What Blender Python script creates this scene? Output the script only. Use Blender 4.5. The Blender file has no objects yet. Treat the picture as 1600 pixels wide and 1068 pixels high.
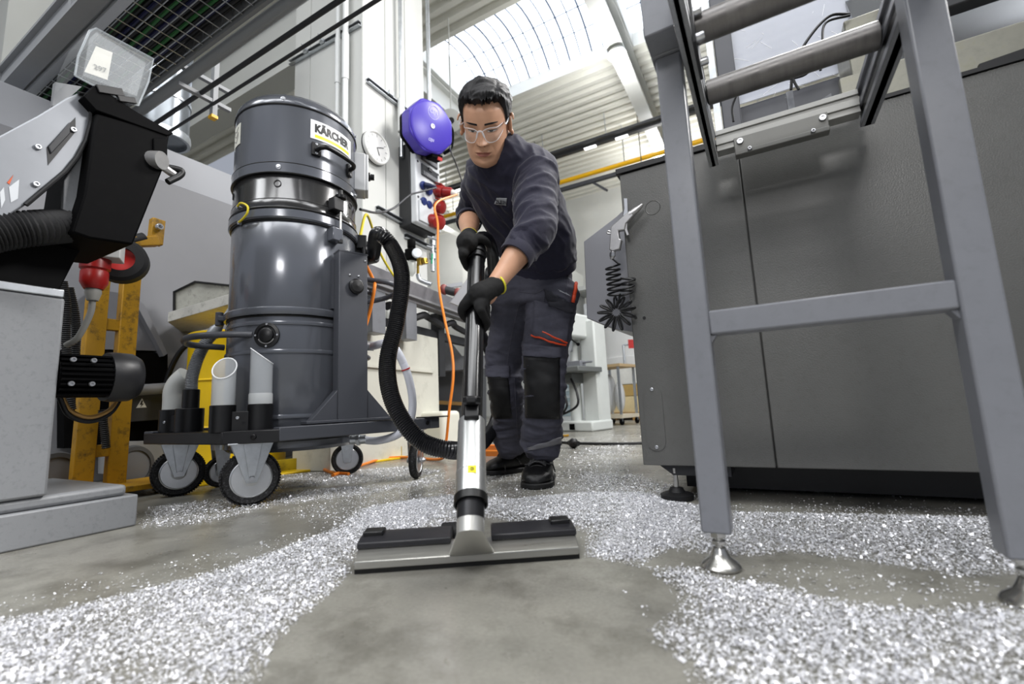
import bpy, bmesh, math, random
import numpy as np
from mathutils import Vector, Matrix, noise as mnoise

S = bpy.context.scene
COL = S.collection
random.seed(7)
RNG = np.random.default_rng(11)
PI = math.pi

# ------------------------------------------------------------------ camera
CAM_LOC = np.array([0.0, 0.0, 0.34])
CAM_M = np.array([[0.8733, 0.1059, 0.4756], [0.4851, -0.0990, -0.8688], [-0.0449, 0.9894, -0.1378]])
FPX = 711.0
cam_data = bpy.data.cameras.new('camera')
cam_data.sensor_width = 36.0
cam_data.lens = FPX / 1600 * 36.0
cam_data.clip_start = 0.02
cam_data.dof.use_dof = True
cam_data.dof.focus_distance = 1.75
cam_data.dof.aperture_fstop = 2.4
cam = bpy.data.objects.new('camera', cam_data)
_m = Matrix([list(CAM_M[i]) + [float(CAM_LOC[i])] for i in range(3)] + [[0, 0, 0, 1]])
cam.matrix_world = _m
COL.objects.link(cam)
S.camera = cam

# ------------------------------------------------------------------ light and exposure
world = bpy.data.worlds.new('hall_ambient')
S.world = world
world.use_nodes = True
bgn = world.node_tree.nodes['Background']
bgn.inputs[0].default_value = (0.80, 0.86, 1.0, 1)
bgn.inputs[1].default_value = 0.42
S.view_settings.view_transform = 'Standard'
S.view_settings.look = 'None'
S.view_settings.exposure = 0.0
S.view_settings.gamma = 1.0
S.view_settings.use_curve_mapping = False
S.cycles.use_denoising = True
S.cycles.max_bounces = 6
S.cycles.transparent_max_bounces = 12
S.cycles.sample_clamp_indirect = 6.0


def area(name, loc, target, sx, sy, power, col=(1, 1, 1)):
    l = bpy.data.lights.new(name, 'AREA')
    l.shape = 'RECTANGLE'
    l.size, l.size_y, l.energy, l.color = sx, sy, power, col
    o = bpy.data.objects.new(name, l)
    o.location = loc
    d = Vector(target) - Vector(loc)
    o.rotation_euler = d.to_track_quat('-Z', 'Y').to_euler()
    COL.objects.link(o)
    return o


# roof light strips of the hall: behind and beside the camera, with three added area lights between them
area('roof_and_added_light', (0.5, -1.6, 6.9), (0.2, -1.2, 0), 10.0, 1.8, 640, (0.97, 0.98, 1.0))
area('roof_and_added_light', (1.2, 4.3, 5.6), (-0.7, 1.5, 1.0), 1.4, 1.2, 260, (1.0, 0.98, 0.96))  # added rim light from back right on the worker's face and arms
area('roof_and_added_light', (2.2, 2.6, 3.25), (-0.7, 1.4, 1.1), 0.9, 0.9, 150, (1.0, 0.98, 0.96))  # added side light, low at the right, to brighten the worker's cheek
area('roof_and_added_light', (0.5, -3.3, 2.9), (0.1, 1.6, 0.7), 1.1, 0.7, 75, (1.0, 0.98, 0.96))  # added lamp low behind the camera, for the stand's shadows on the cabinet
area('roof_and_added_light', (-4.2, -2.2, 5.8), (-2.2, 1.4, 0.8), 1.4, 1.4, 65, (0.96, 0.98, 1.0))

# ------------------------------------------------------------------ helpers
def ray(px, py):
    return CAM_M @ np.array([(px - 800) / FPX, -(py - 534) / FPX, -1.0])


def onZ(px, py, z=0.0):
    r = ray(px, py)
    return Vector(CAM_LOC + r * (z - CAM_LOC[2]) / r[2])


def onX(px, py, x):
    r = ray(px, py)
    return Vector(CAM_LOC + r * x / r[0])


def onY(px, py, y):
    r = ray(px, py)
    return Vector(CAM_LOC + r * y / r[1])


def onD(px, py, d):
    return Vector(CAM_LOC + ray(px, py) * d)


def hexc(h):
    h = h.lstrip('#')
    c = [int(h[i:i + 2], 16) / 255 for i in (0, 2, 4)]
    return tuple((v / 12.92 if v <= 0.04045 else ((v + 0.055) / 1.055) ** 2.4) for v in c) + (1,)


MATS = {}


def mat(name, color, rough=0.5, metal=0.0, var=0.0, vscale=6.0, bump=0.0, bscale=60.0, alpha=1.0, trans=0.0,
        emit=None, estr=0.0, coat=0.0, dirt=None, dscale=9.0, damt=0.5, stretch=None, ior=1.45, rvar=0.0, spec=None, sheen=0.0):
    if name in MATS:
        return MATS[name]
    m = bpy.data.materials.new(name)
    m.use_nodes = True
    nt = m.node_tree
    b = nt.nodes['Principled BSDF']
    c = hexc(color) if isinstance(color, str) else color
    b.inputs['Base Color'].default_value = c
    b.inputs['Roughness'].default_value = rough
    b.inputs['Metallic'].default_value = metal
    b.inputs['IOR'].default_value = ior
    if coat:
        b.inputs['Coat Weight'].default_value = coat
        b.inputs['Coat Roughness'].default_value = 0.12
    if spec is not None:
        b.inputs['Specular IOR Level'].default_value = spec
    if sheen:
        b.inputs['Sheen Weight'].default_value = sheen
        b.inputs['Sheen Roughness'].default_value = 0.4
    if trans:
        b.inputs['Transmission Weight'].default_value = trans
    if alpha < 1:
        b.inputs['Alpha'].default_value = alpha
    if emit:
        b.inputs['Emission Color'].default_value = hexc(emit)
        b.inputs['Emission Strength'].default_value = estr
    tc = None
    if var or bump or dirt or rvar:
        tc = nt.nodes.new('ShaderNodeTexCoord')
        mp = nt.nodes.new('ShaderNodeMapping')
        nt.links.new(tc.outputs['Object'], mp.inputs['Vector'])
        if stretch:
            mp.inputs['Scale'].default_value = stretch
        vec = mp.outputs['Vector']
    col_out = None
    if var or rvar:
        n = nt.nodes.new('ShaderNodeTexNoise')
        n.inputs['Scale'].default_value = vscale
        n.inputs['Detail'].default_value = 5
        n.inputs['Roughness'].default_value = 0.65
        nt.links.new(vec, n.inputs['Vector'])
    if var:
        mx = nt.nodes.new('ShaderNodeMix')
        mx.data_type = 'RGBA'
        mx.inputs['A'].default_value = tuple(max(0, v * (1 - var)) for v in c[:3]) + (1,)
        mx.inputs['B'].default_value = tuple(min(1, v * (1 + var)) for v in c[:3]) + (1,)
        mr = nt.nodes.new('ShaderNodeMapRange')
        mr.inputs['From Min'].default_value = 0.3
        mr.inputs['From Max'].default_value = 0.7
        nt.links.new(n.outputs['Fac'], mr.inputs['Value'])
        nt.links.new(mr.outputs['Result'], mx.inputs['Factor'])
        col_out = mx.outputs['Result']
    if rvar:
        rr = nt.nodes.new('ShaderNodeMapRange')
        rr.inputs['To Min'].default_value = max(0.02, rough - rvar)
        rr.inputs['To Max'].default_value = min(1, rough + rvar)
        rr.inputs['From Min'].default_value = 0.3
        rr.inputs['From Max'].default_value = 0.7
        nt.links.new(n.outputs['Fac'], rr.inputs['Value'])
        nt.links.new(rr.outputs['Result'], b.inputs['Roughness'])
    if dirt:
        n2 = nt.nodes.new('ShaderNodeTexNoise')
        n2.inputs['Scale'].default_value = dscale
        n2.inputs['Detail'].default_value = 8
        n2.inputs['Roughness'].default_value = 0.75
        nt.links.new(vec, n2.inputs['Vector'])
        r2 = nt.nodes.new('ShaderNodeMapRange')
        r2.inputs['From Min'].default_value = 0.52
        r2.inputs['From Max'].default_value = 0.68
        r2.inputs['To Max'].default_value = damt
        nt.links.new(n2.outputs['Fac'], r2.inputs['Value'])
        m2 = nt.nodes.new('ShaderNodeMix')
        m2.data_type = 'RGBA'
        m2.inputs['A'].default_value = c
        m2.inputs['B'].default_value = hexc(dirt)
        if col_out:
            nt.links.new(col_out, m2.inputs['A'])
        nt.links.new(r2.outputs['Result'], m2.inputs['Factor'])
        col_out = m2.outputs['Result']
    if col_out:
        nt.links.new(col_out, b.inputs['Base Color'])
    if bump:
        n3 = nt.nodes.new('ShaderNodeTexNoise')
        n3.inputs['Scale'].default_value = bscale
        n3.inputs['Detail'].default_value = 3
        nt.links.new(vec, n3.inputs['Vector'])
        bp = nt.nodes.new('ShaderNodeBump')
        bp.inputs['Strength'].default_value = bump
        bp.inputs['Distance'].default_value = 0.004
        nt.links.new(n3.outputs['Fac'], bp.inputs['Height'])
        nt.links.new(bp.outputs['Normal'], b.inputs['Normal'])
    MATS[name] = m
    return m


def catmull(pts, per=10):
    P = [np.array(p, float) for p in pts]
    P = [2 * P[0] - P[1]] + P + [2 * P[-1] - P[-2]]
    out = []
    for i in range(1, len(P) - 2):
        p0, p1, p2, p3 = P[i - 1:i + 3]
        for k in range(per):
            t = k / per
            out.append(0.5 * (2 * p1 + (p2 - p0) * t + (2 * p0 - 5 * p1 + 4 * p2 - p3) * t * t + (3 * p1 - p0 - 3 * p2 + p3) * t ** 3))
    out.append(P[-2])
    return np.array(out)


def resample(P, step):
    P = np.array(P, float)
    d = np.r_[0, np.cumsum(np.linalg.norm(np.diff(P, axis=0), axis=1))]
    n = max(2, int(d[-1] / step) + 1)
    s = np.linspace(0, d[-1], n)
    return np.stack([np.interp(s, d, P[:, k]) for k in range(3)], 1)


def unit(v):
    v = np.array(v, float)
    l = np.linalg.norm(v)
    return v / l if l > 1e-12 else v


def frame_of(ax, hint=None):
    a = unit(ax)
    h = np.array(hint if hint is not None else ((0, 0, 1) if abs(a[2]) < 0.9 else (1, 0, 0)), float)
    u = unit(np.cross(h, a))
    v = np.cross(a, u)
    return u, v, a


class MB:
    """collects shapes into one mesh, world coordinates"""
    def __init__(s):
        s.v, s.f = [], []

    def add(s, vs, fs):
        o = len(s.v)
        s.v.extend([tuple(float(q) for q in p) for p in vs])
        s.f.extend([tuple(i + o for i in f) for f in fs])
        return s

    def box(s, x0, x1, y0, y1, z0, z1):
        return s.add([(x0, y0, z0), (x1, y0, z0), (x1, y1, z0), (x0, y1, z0), (x0, y0, z1), (x1, y0, z1), (x1, y1, z1), (x0, y1, z1)],
                     [(0, 3, 2, 1), (4, 5, 6, 7), (0, 1, 5, 4), (1, 2, 6, 5), (2, 3, 7, 6), (3, 0, 4, 7)])

    def obox(s, c, ax, ay, az, sx, sy, sz):
        c = np.array(c, float)
        ax, ay, az = unit(ax) * sx / 2, unit(ay) * sy / 2, unit(az) * sz / 2
        vs = [c + i * ax + j * ay + k * az for k in (-1, 1) for i, j in ((-1, -1), (1, -1), (1, 1), (-1, 1))]
        return s.add(vs, [(0, 3, 2, 1), (4, 5, 6, 7), (0, 1, 5, 4), (1, 2, 6, 5), (2, 3, 7, 6), (3, 0, 4, 7)])

    def bar(s, p0, p1, w, h, up=(0, 0, 1)):
        p0, p1 = np.array(p0, float), np.array(p1, float)
        u, v, a = frame_of(p1 - p0, up)
        return s.obox((p0 + p1) / 2, u, v, a, w, h, np.linalg.norm(p1 - p0))

    def tube(s, pts, r, n=10, cap=True, flat=1.0, hint=None):
        P = np.array([tuple(p) for p in pts], float)
        m = len(P)
        R = np.full(m, r) if np.isscalar(r) else np.array(r, float)
        T = np.gradient(P, axis=0)
        u, v, a = frame_of(T[0], hint)
        o = len(s.v)
        for i in range(m):
            a = unit(T[i])
            u = unit(u - a * (u @ a))
            v = np.cross(a, u)
            for k in range(n):
                t = 2 * PI * k / n
                s.v.append(tuple(P[i] + R[i] * (u * math.cos(t) + v * math.sin(t) * flat)))
        for i in range(m - 1):
            for k in range(n):
                k2 = (k + 1) % n
                s.f.append((o + i * n + k, o + i * n + k2, o + (i + 1) * n + k2, o + (i + 1) * n + k))
        if cap:
            s.f.append(tuple(o + k for k in range(n))[::-1])
            s.f.append(tuple(o + (m - 1) * n + k for k in range(n)))
        return s

    def cyl(s, p0, p1, r0, r1=None, n=20, cap=True):
        return s.tube([p0, p1], [r0, r0 if r1 is None else r1], n, cap)

    def lathe(s, prof, c, axis=(0, 0, 1), n=32, hint=None, closed=False):
        u, v, a = frame_of(axis, hint)
        c = np.array(c, float)
        o = len(s.v)
        for r, z in prof:
            for k in range(n):
                t = 2 * PI * k / n
                s.v.append(tuple(c + a * z + r * (u * math.cos(t) + v * math.sin(t))))
        m = len(prof)
        for i in range(m - 1 + (1 if closed else 0)):
            j = (i + 1) % m
            for k in range(n):
                k2 = (k + 1) % n
                s.f.append((o + i * n + k, o + i * n + k2, o + j * n + k2, o + j * n + k))
        if not closed:
            if prof[0][0] > 1e-6 and not (prof[1][0] < 1e-6 and abs(prof[1][1] - prof[0][1]) < 1e-6):
                s.f.append(tuple(o + k for k in range(n))[::-1])
            if prof[-1][0] > 1e-6:
                s.f.append(tuple(o + (m - 1) * n + k for k in range(n)))
        return s

    def prism(s, poly, vec):
        p = [np.array(tuple(q), float) for q in poly]
        vec = np.array(tuple(vec), float)
        n = len(p)
        nrm = np.zeros(3)
        for i in range(n):
            nrm += np.cross(p[i], p[(i + 1) % n])
        if nrm @ vec > 0:
            p = p[::-1]
        o = len(s.v)
        s.v.extend([tuple(q) for q in p] + [tuple(q + vec) for q in p])
        s.f.append(tuple(o + i for i in range(n)))
        s.f.append(tuple(o + n + i for i in range(n))[::-1])
        for i in range(n):
            j = (i + 1) % n
            s.f.append((o + i, o + n + i, o + n + j, o + j))
        return s

    def sph(s, c, r, n=16, m=10, ax=None):
        c = np.array(tuple(c), float)
        r = np.array([r] * 3 if np.isscalar(r) else r, float)
        A = np.eye(3) if ax is None else np.array([unit(q) for q in ax]).T
        o = len(s.v)
        for i in range(m + 1):
            th = PI * i / m
            for k in range(n):
                t = 2 * PI * k / n
                s.v.append(tuple(c + A @ (r * np.array([math.sin(th) * math.cos(t), math.sin(th) * math.sin(t), math.cos(th)]))))
        for i in range(m):
            for k in range(n):
                k2 = (k + 1) % n
                s.f.append((o + i * n + k, o + (i + 1) * n + k, o + (i + 1) * n + k2, o + i * n + k2))
        return s

    def loft(s, rings, cap=True):
        n = len(rings[0])
        o = len(s.v)
        for rg in rings:
            s.v.extend([tuple(p) for p in rg])
        for i in range(len(rings) - 1):
            for k in range(n):
                k2 = (k + 1) % n
                s.f.append((o + i * n + k, o + i * n + k2, o + (i + 1) * n + k2, o + (i + 1) * n + k))
        if cap:
            s.f.append(tuple(o + k for k in range(n))[::-1])
            s.f.append(tuple(o + (len(rings) - 1) * n + k for k in range(n)))
        return s


ORG = {}


def link_mesh(name, v, f, material, parent=None, org=None, smooth=40, bevel=0.0, seg=2):
    if parent is not None:
        org = ORG[parent.name]
    elif org is None:
        a = np.array(v)
        org = np.array([(a[:, 0].min() + a[:, 0].max()) / 2, (a[:, 1].min() + a[:, 1].max()) / 2, a[:, 2].min()])
    org = np.array(tuple(org), float)
    me = bpy.data.meshes.new(name)
    me.from_pydata([tuple(p) for p in (np.array(v) - org)], [], f)
    me.update()
    bm = bmesh.new()
    bm.from_mesh(me)
    bmesh.ops.recalc_face_normals(bm, faces=bm.faces)
    bm.to_mesh(me)
    bm.free()
    if smooth:
        for p in me.polygons:
            p.use_smooth = True
        me.set_sharp_from_angle(angle=math.radians(smooth))
    if material:
        me.materials.append(material)
    o = bpy.data.objects.new(name, me)
    COL.objects.link(o)
    if parent is not None:
        o.parent = parent
    else:
        o.location = org
    ORG[o.name] = org
    if bevel:
        md = o.modifiers.new('bevel', 'BEVEL')
        md.width = bevel
        md.segments = seg
        md.limit_method = 'ANGLE'
        md.angle_limit = math.radians(50)
        md.harden_normals = False
    return o


def obj(name, mb, material, parent=None, **k):
    return link_mesh(name, mb.v, mb.f, material, parent, **k)


def tag(o, label=None, cat=None, group=None, kind=None):
    if label: o['label'] = label
    if cat: o['category'] = cat
    if group: o['group'] = group
    if kind: o['kind'] = kind
    return o


def thing(name, loc, label, cat, group=None):
    o = bpy.data.objects.new(name, None)
    o.empty_display_size = 0.1
    o.location = tuple(loc)
    COL.objects.link(o)
    ORG[o.name] = np.array(tuple(loc), float)
    return tag(o, label, cat, group)


def part(name, mb, material, parent, label=None, **k):
    o = obj(name, mb, material, parent, **k)
    if label: o['label'] = label
    return o


def struct(name, mb, material, label=None, parent=None, **k):
    o = obj(name, mb, material, parent, **k)
    if parent is None: o['kind'] = 'structure'
    if label: o['label'] = label
    return o


def text_mesh(txt, size=1.0, bold=0.0, shear=0.0, extrude=0.0):
    cu = bpy.data.curves.new('lettering', 'FONT')
    cu.body = txt
    cu.size = size
    cu.offset = bold
    cu.shear = shear
    cu.extrude = extrude
    cu.align_x = 'CENTER'
    cu.align_y = 'CENTER'
    cu.resolution_u = 3
    o = bpy.data.objects.new('lettering', cu)
    COL.objects.link(o)
    dg = bpy.context.evaluated_depsgraph_get()
    me = bpy.data.meshes.new_from_object(o.evaluated_get(dg))
    v = np.array([tuple(q.co) for q in me.vertices]).reshape(-1, 3)
    f = [tuple(p.vertices) for p in me.polygons]
    bpy.data.objects.remove(o)
    bpy.data.curves.remove(cu)
    bpy.data.meshes.remove(me)
    return v, f


def put_text(mb, txt, c, ux, uy, width, bold=0.0, shear=0.0, lift=0.0, height=None):
    """flat lettering centred on c, running along ux"""
    v, f = text_mesh(txt, 1.0, bold, shear)
    w = v[:, 0].max() - v[:, 0].min()
    h = v[:, 1].max() - v[:, 1].min()
    sc = width / w
    sy = sc if height is None else height / h
    ux, uy = unit(ux), unit(uy)
    n = np.cross(ux, uy)
    mx, my = (v[:, 0].max() + v[:, 0].min()) / 2, (v[:, 1].max() + v[:, 1].min()) / 2
    P = np.array(c, float) + np.outer((v[:, 0] - mx) * sc, ux) + np.outer((v[:, 1] - my) * sy, uy) + n * lift
    mb.add(P, f)
    return mb


def helix_hose(path, r, pitch, depth, n=12):
    """ribbed hose surface along a path: returns (points, radii)"""
    P = resample(path, pitch / 2)
    R = np.where(np.arange(len(P)) % 2 == 0, r, r - depth)
    return P, R
# ================================================================== SETTING
M_floor = bpy.data.materials.new('polished_concrete')
M_floor.use_nodes = True


def build_floor_mat(m):
    nt = m.node_tree
    b = nt.nodes['Principled BSDF']
    tc = nt.nodes.new('ShaderNodeTexCoord')

    def noise(sc, det=6, ro=0.6, stretch=None):
        n = nt.nodes.new('ShaderNodeTexNoise')
        n.inputs['Scale'].default_value = sc
        n.inputs['Detail'].default_value = det
        n.inputs['Roughness'].default_value = ro
        nt.links.new(tc.outputs['Object'], n.inputs['Vector'])
        return n

    def ramp(src, stops):
        r = nt.nodes.new('ShaderNodeValToRGB')
        e = r.color_ramp.elements
        e[0].position, e[0].color = stops[0]
        e[1].position, e[1].color = stops[1]
        for p, c in stops[2:]:
            q = e.new(p)
            q.color = c
        nt.links.new(src, r.inputs['Fac'])
        return r.outputs['Color']
    big = ramp(noise(1.7, 7, 0.62).outputs['Fac'], [(0.30, hexc('#706e68')), (0.70, hexc('#9d9b92'))])
    stain = ramp(noise(5.5, 8, 0.7).outputs['Fac'], [(0.34, (0.42, 0.41, 0.38, 1)), (0.52, (1, 1, 1, 1))])
    speck = ramp(noise(150, 3, 0.6).outputs['Fac'], [(0.3, (0.86, 0.86, 0.85, 1)), (0.7, (1.1, 1.1, 1.1, 1))])
    m1 = nt.nodes.new('ShaderNodeMix'); m1.data_type = 'RGBA'; m1.blend_type = 'MULTIPLY'; m1.inputs['Factor'].default_value = 0.7
    nt.links.new(big, m1.inputs['A']); nt.links.new(stain, m1.inputs['B'])
    m2 = nt.nodes.new('ShaderNodeMix'); m2.data_type = 'RGBA'; m2.blend_type = 'MULTIPLY'; m2.inputs['Factor'].default_value = 1
    nt.links.new(m1.outputs['Result'], m2.inputs['A']); nt.links.new(speck, m2.inputs['B'])
    nt.links.new(m2.outputs['Result'], b.inputs['Base Color'])
    rr = nt.nodes.new('ShaderNodeMapRange')
    rr.inputs['To Min'].default_value = 0.16
    rr.inputs['To Max'].default_value = 0.42
    nt.links.new(noise(2.6, 6, 0.65).outputs['Fac'], rr.inputs['Value'])
    nt.links.new(rr.outputs['Result'], b.inputs['Roughness'])
    bp = nt.nodes.new('ShaderNodeBump')
    bp.inputs['Strength'].default_value = 0.10
    bp.inputs['Distance'].default_value = 0.003
    nt.links.new(noise(22, 4, 0.6).outputs['Fac'], bp.inputs['Height'])
    nt.links.new(bp.outputs['Normal'], b.inputs['Normal'])


build_floor_mat(M_floor)
M_white = mat('white_wall_paint', '#c9cac6', 0.6, var=0.03, vscale=2)
M_roof = mat('white_roof_sheet', '#d6d5cc', 0.45, var=0.03, vscale=3)
M_beam = mat('pale_beam_paint', '#cfd0cb', 0.5)
M_galv = mat('galvanised_steel', '#c2c6ca', 0.32, 0.9, var=0.12, vscale=25)
M_black = mat('black_paint', '#0d0d0f', 0.45)
M_blackrub = mat('black_rubber', '#111113', 0.6, bump=0.1, bscale=200)
M_dark = mat('dark_steel', '#2b2c2f', 0.5, var=0.15, vscale=8)
M_yellow = mat('yellow_pipe_paint', '#f2b705', 0.4)
M_glass_lit = mat('milky_skylight_sheet', '#ffffff', 0.5, emit='#eaf1ff', estr=2.6)
M_bar = mat('skylight_bar', '#5d6878', 0.5)
M_lamp = mat('lamp_lens', '#ffffff', 0.4, emit='#f4f8ff', estr=40.0)
M_greymach = mat('grey_machine_enamel', '#77797e', 0.42, var=0.05, vscale=4, dirt='#4c4d50', dscale=14, damt=0.25)

mb = MB().box(-16, 8, -6, 16, -0.06, 0)
struct('floor', mb, M_floor, 'polished grey concrete hall floor', smooth=0)

# corrugated roof sheets with an opening for the roof light strip
RZ = 7.0
SKY_Y0, SKY_Y1 = 6.1, 8.1


def corrugated(y0, y1, x0, x1):
    mb = MB()
    ys = []
    per, dep = 0.25, 0.085
    y = y0
    prof = []
    while y < y1 - 1e-6:
        prof += [(y, 0), (y + 0.10, 0), (y + 0.135, dep), (y + 0.215, dep)]
        y += per
    prof = [p for p in prof if p[0] < y1] + [(y1, 0)]
    vs = [(x0, a, RZ + b) for a, b in prof] + [(x1, a, RZ + b) for a, b in prof]
    n = len(prof)
    mb.add(vs, [(i, i + 1, n + i + 1, n + i) for i in range(n - 1)])
    return mb


struct('ceiling', corrugated(-6, SKY_Y0, -16, 8), M_roof, 'white corrugated roof sheeting in front of the roof light', smooth=0)
struct('ceiling', corrugated(SKY_Y1, 16, -16, 8), M_roof, 'white corrugated roof sheeting behind the roof light', smooth=0)
struct('wall_back', MB().box(-16, 8, 13.6, 13.8, 0, 7.2), M_white, 'white back wall of the hall', smooth=0)
struct('wall_left', MB().box(-16.2, -16, -6, 13.8, 0, 7.2), M_white, 'white left side wall of the hall', smooth=0)

k = 0
for x0, x1 in ((-8.75, -5.55), (-5.1, -1.85), (-1.5, 2.0)):
    k += 1
    mb = MB()
    e0, e1 = {1: (0.25, 0.222), 2: (0.222, 0.172), 3: (0.172, 0.3)}[k]
    for yy in (SKY_Y0 - 0.05, SKY_Y1):
        mb.box(x0 - e0, x1 + e1, yy, yy + 0.05, RZ + 0.002, RZ + 0.28)
    mb.box(x0 - e0, x0, SKY_Y0, SKY_Y1, RZ + 0.002, RZ + 0.28)
    mb.box(x1, x1 + e1, SKY_Y0, SKY_Y1, RZ + 0.002, RZ + 0.28)
    w = struct('window_%d' % k, mb, M_beam, ['barrel roof light left of the pale pillar', 'barrel roof light above the worker', 'barrel roof light right of the roof beam'][k - 1], smooth=0)
    nb = 7
    R = 1.35
    yc = (SKY_Y0 + SKY_Y1) / 2
    half = math.asin(1.0 / R)
    zc = RZ + 0.28 - R * math.cos(half)

    def arc(t, r=R):
        return (yc + r * math.sin(t), zc + r * math.cos(t))
    ts = [half * (-1 + 2 * i / 10) for i in range(11)]
    for gx in (x0 - 0.02, x1):
        gm = MB().prism([(gx, *arc(t_)) for t_ in ts], (0.02, 0, 0))
        part('gable_end', gm, M_beam, w, smooth=0)
    for i in range(nb):
        xa, xb = x0 + (x1 - x0) * i / nb, x0 + (x1 - x0) * (i + 1) / nb
        pm = MB()
        pm.add([(xx, *arc(t)) for t in ts for xx in (xa + 0.004, xb - 0.004)], [(2 * j, 2 * j + 1, 2 * j + 3, 2 * j + 2) for j in range(10)])
        part('pane', pm, M_glass_lit, w, smooth=0)
        for q, (xx, rr) in enumerate(((xa, 0.020), ((xa + xb) / 2, 0.013))):
            if i == 0 and q == 0: continue
            tb = MB().tube([(xx, *arc(t, R - 0.02)) for t in ts], rr, 6)
            part('glazing_bar', tb, M_bar, w)
    for t in (-half * 0.62, half * 0.25, half * 0.62):
        part('cross_wire', MB().cyl((x0, *arc(t, R - 0.03)), (x1, *arc(t, R - 0.03)), 0.010, n=6), M_bar, w)

# roof beams running away from the camera (light I beams)
k = 0
for bx in (-12.6, -9.0, -5.32, -1.67, 2.2):
    k += 1
    mb = MB().box(bx - 0.14, bx + 0.14, -6, 13.6, RZ - 0.55, RZ - 0.51).box(bx - 0.025, bx + 0.025, -6, 13.6, RZ - 0.51, RZ - 0.04).box(bx - 0.14, bx + 0.14, -6, 13.6, RZ - 0.04, RZ - 0.005)
    struct('trim_%d' % k, mb, M_beam, ['roof beam far left', 'roof beam left of the pillar', 'roof beam beside the blue reel', 'roof beam above the worker\'s left', 'roof beam over the grey cabinet'][k - 1], smooth=0)
for cxp in (-5.32, -9.0):
    k += 1
    struct('trim_%d' % k, MB().box(cxp - 0.2, cxp + 0.2, 13.3, 13.6, 0, RZ - 0.5), M_beam, 'white steel wall column behind the %s' % ('worker' if cxp > -6 else 'pillar'), smooth=0)

# square clad pillar with panel joints
PX0, PX1, PY0, PY1 = -3.80, -2.85, 2.65, 3.50
pil = struct('wall_pillar', MB().box(PX0, PX1 - 0.012, PY0 + 0.012, PY1, 0, RZ), M_white, 'square white clad pillar behind the vacuum', smooth=0)
xs = [PX0, PX0 + 0.235, PX0 + 0.62, PX1]
for i in range(3):
    part('panel', MB().box(xs[i] + 0.004, xs[i + 1] - 0.004, PY0, PY0 + 0.02, 0, RZ), M_white, pil, smooth=0)
ys = [PY0, PY0 + 0.28, PY0 + 0.56, PY1]
for i in range(3):
    part('panel', MB().box(PX1 - 0.02, PX1, ys[i] + 0.004, ys[i + 1] - 0.004, 0, RZ), M_white, pil, smooth=0)


def strut(name, p0, p1, nrm, label, parent_label=None):
    """slotted mounting rail with clamps"""
    t = thing(name, p0, label, 'rail', None)
    a = unit(np.array(p1) - np.array(p0))
    n = np.array(nrm, float)
    c = np.array(p0)
    e = np.array(p1)
    z = np.array((0, 0, 1.0))
    mbs = MB()
    mbs.bar(c + n * 0.004, e + n * 0.004, 0.05, 0.006, n) if False else None
    mid = (c + e) / 2
    L = np.linalg.norm(e - c)
    mbs.obox(mid + n * 0.004, a, z, n, L, 0.044, 0.006)
    mbs.obox(mid + n * 0.020 + z * 0.019, a, z, n, L, 0.006, 0.036)
    mbs.obox(mid + n * 0.020 - z * 0.019, a, z, n, L, 0.006, 0.036)
    part('channel', mbs, M_galv, t, smooth=0)
    part('slot_shadow_strip', MB().obox(mid + n * 0.009, a, z, n, L * 0.98, 0.03, 0.003), M_black, t, smooth=0, label='black strip standing in for the shade inside the rail')  # shade inside the channel, put in as a black strip
    return t, a, n


t, a, n = strut('mounting_rail', (-3.85, PY0, 3.86), (-2.86, PY0, 3.83), (0, -1, 0), 'slotted steel rail across the left face of the pillar')
for fx in (0.28, 0.52, 0.83):
    p = np.array((-3.85, PY0, 3.86)) * (1 - fx) + np.array((-2.86, PY0, 3.83)) * fx + np.array((0, -0.045, 0))
    part('pipe_clamp', MB().obox(p, (1, 0, 0), (0, 1, 0), (0, 0, 1), 0.05, 0.03, 0.03).cyl(p + (0, -0.01, 0.01), p + (0, -0.05, 0.05), 0.006, n=8), M_galv, t)
t, a, n = strut('mounting_rail', (PX1, 2.69, 3.29), (PX1, 3.42, 3.29), (1, 0, 0), 'slotted steel rail below, on the right face of the pillar')
for fy in (2.95, 3.08):
    part('pipe_clamp', MB().obox((PX1 + 0.05, fy, 3.31), (1, 0, 0), (0, 1, 0), (0, 0, 1), 0.03, 0.05, 0.04), M_galv, t)
t, a, n = strut('mounting_rail', (PX1, 2.80, 2.12), (PX1, 3.16, 2.10), (1, 0, 0), 'short steel rail left under the socket box')
t, a, n = strut('mounting_rail', (PX1, 3.16, 1.98), (PX1, 3.62, 1.96), (1, 0, 0), 'short steel rail above the air regulator')

M_conduit = mat('white_conduit', '#dcdedd', 0.35)
for fx, zz, lab, r0 in ((-3.10, 2.3, 'left one of the two white conduits on the left pillar face', 0.021), (-3.00, 2.3, 'right one of the two white conduits on the left pillar face', 0.026)):
    tt = thing('conduit_pipe', (fx, PY0 - 0.06, zz), lab, 'pipe')
    part('pipe', MB().cyl((fx, PY0 - 0.06, zz - 1.0), (fx, PY0 - 0.06, RZ), r0, n=12), M_conduit, tt)
    part('coupling', MB().cyl((fx, PY0 - 0.06, 3.3), (fx, PY0 - 0.06, 3.75), r0 + 0.006, n=12), M_conduit, tt)
tt = thing('conduit_pipe', (PX1 + 0.06, 3.08, 2.75), 'galvanised conduit running down into the socket box', 'pipe')
part('pipe', MB().cyl((PX1 + 0.06, 3.08, 2.72), (PX1 + 0.06, 3.08, RZ), 0.02, n=12), M_galv, tt)
part('sleeve', MB().cyl((PX1 + 0.06, 3.08, 2.98), (PX1 + 0.06, 3.08, 3.32), 0.034, n=14), M_conduit, tt)
tt = thing('air_pipe', (PX1 + 0.03, 3.55, 1.75), 'steel air pipe along the right edge of the pillar', 'pipe')
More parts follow.
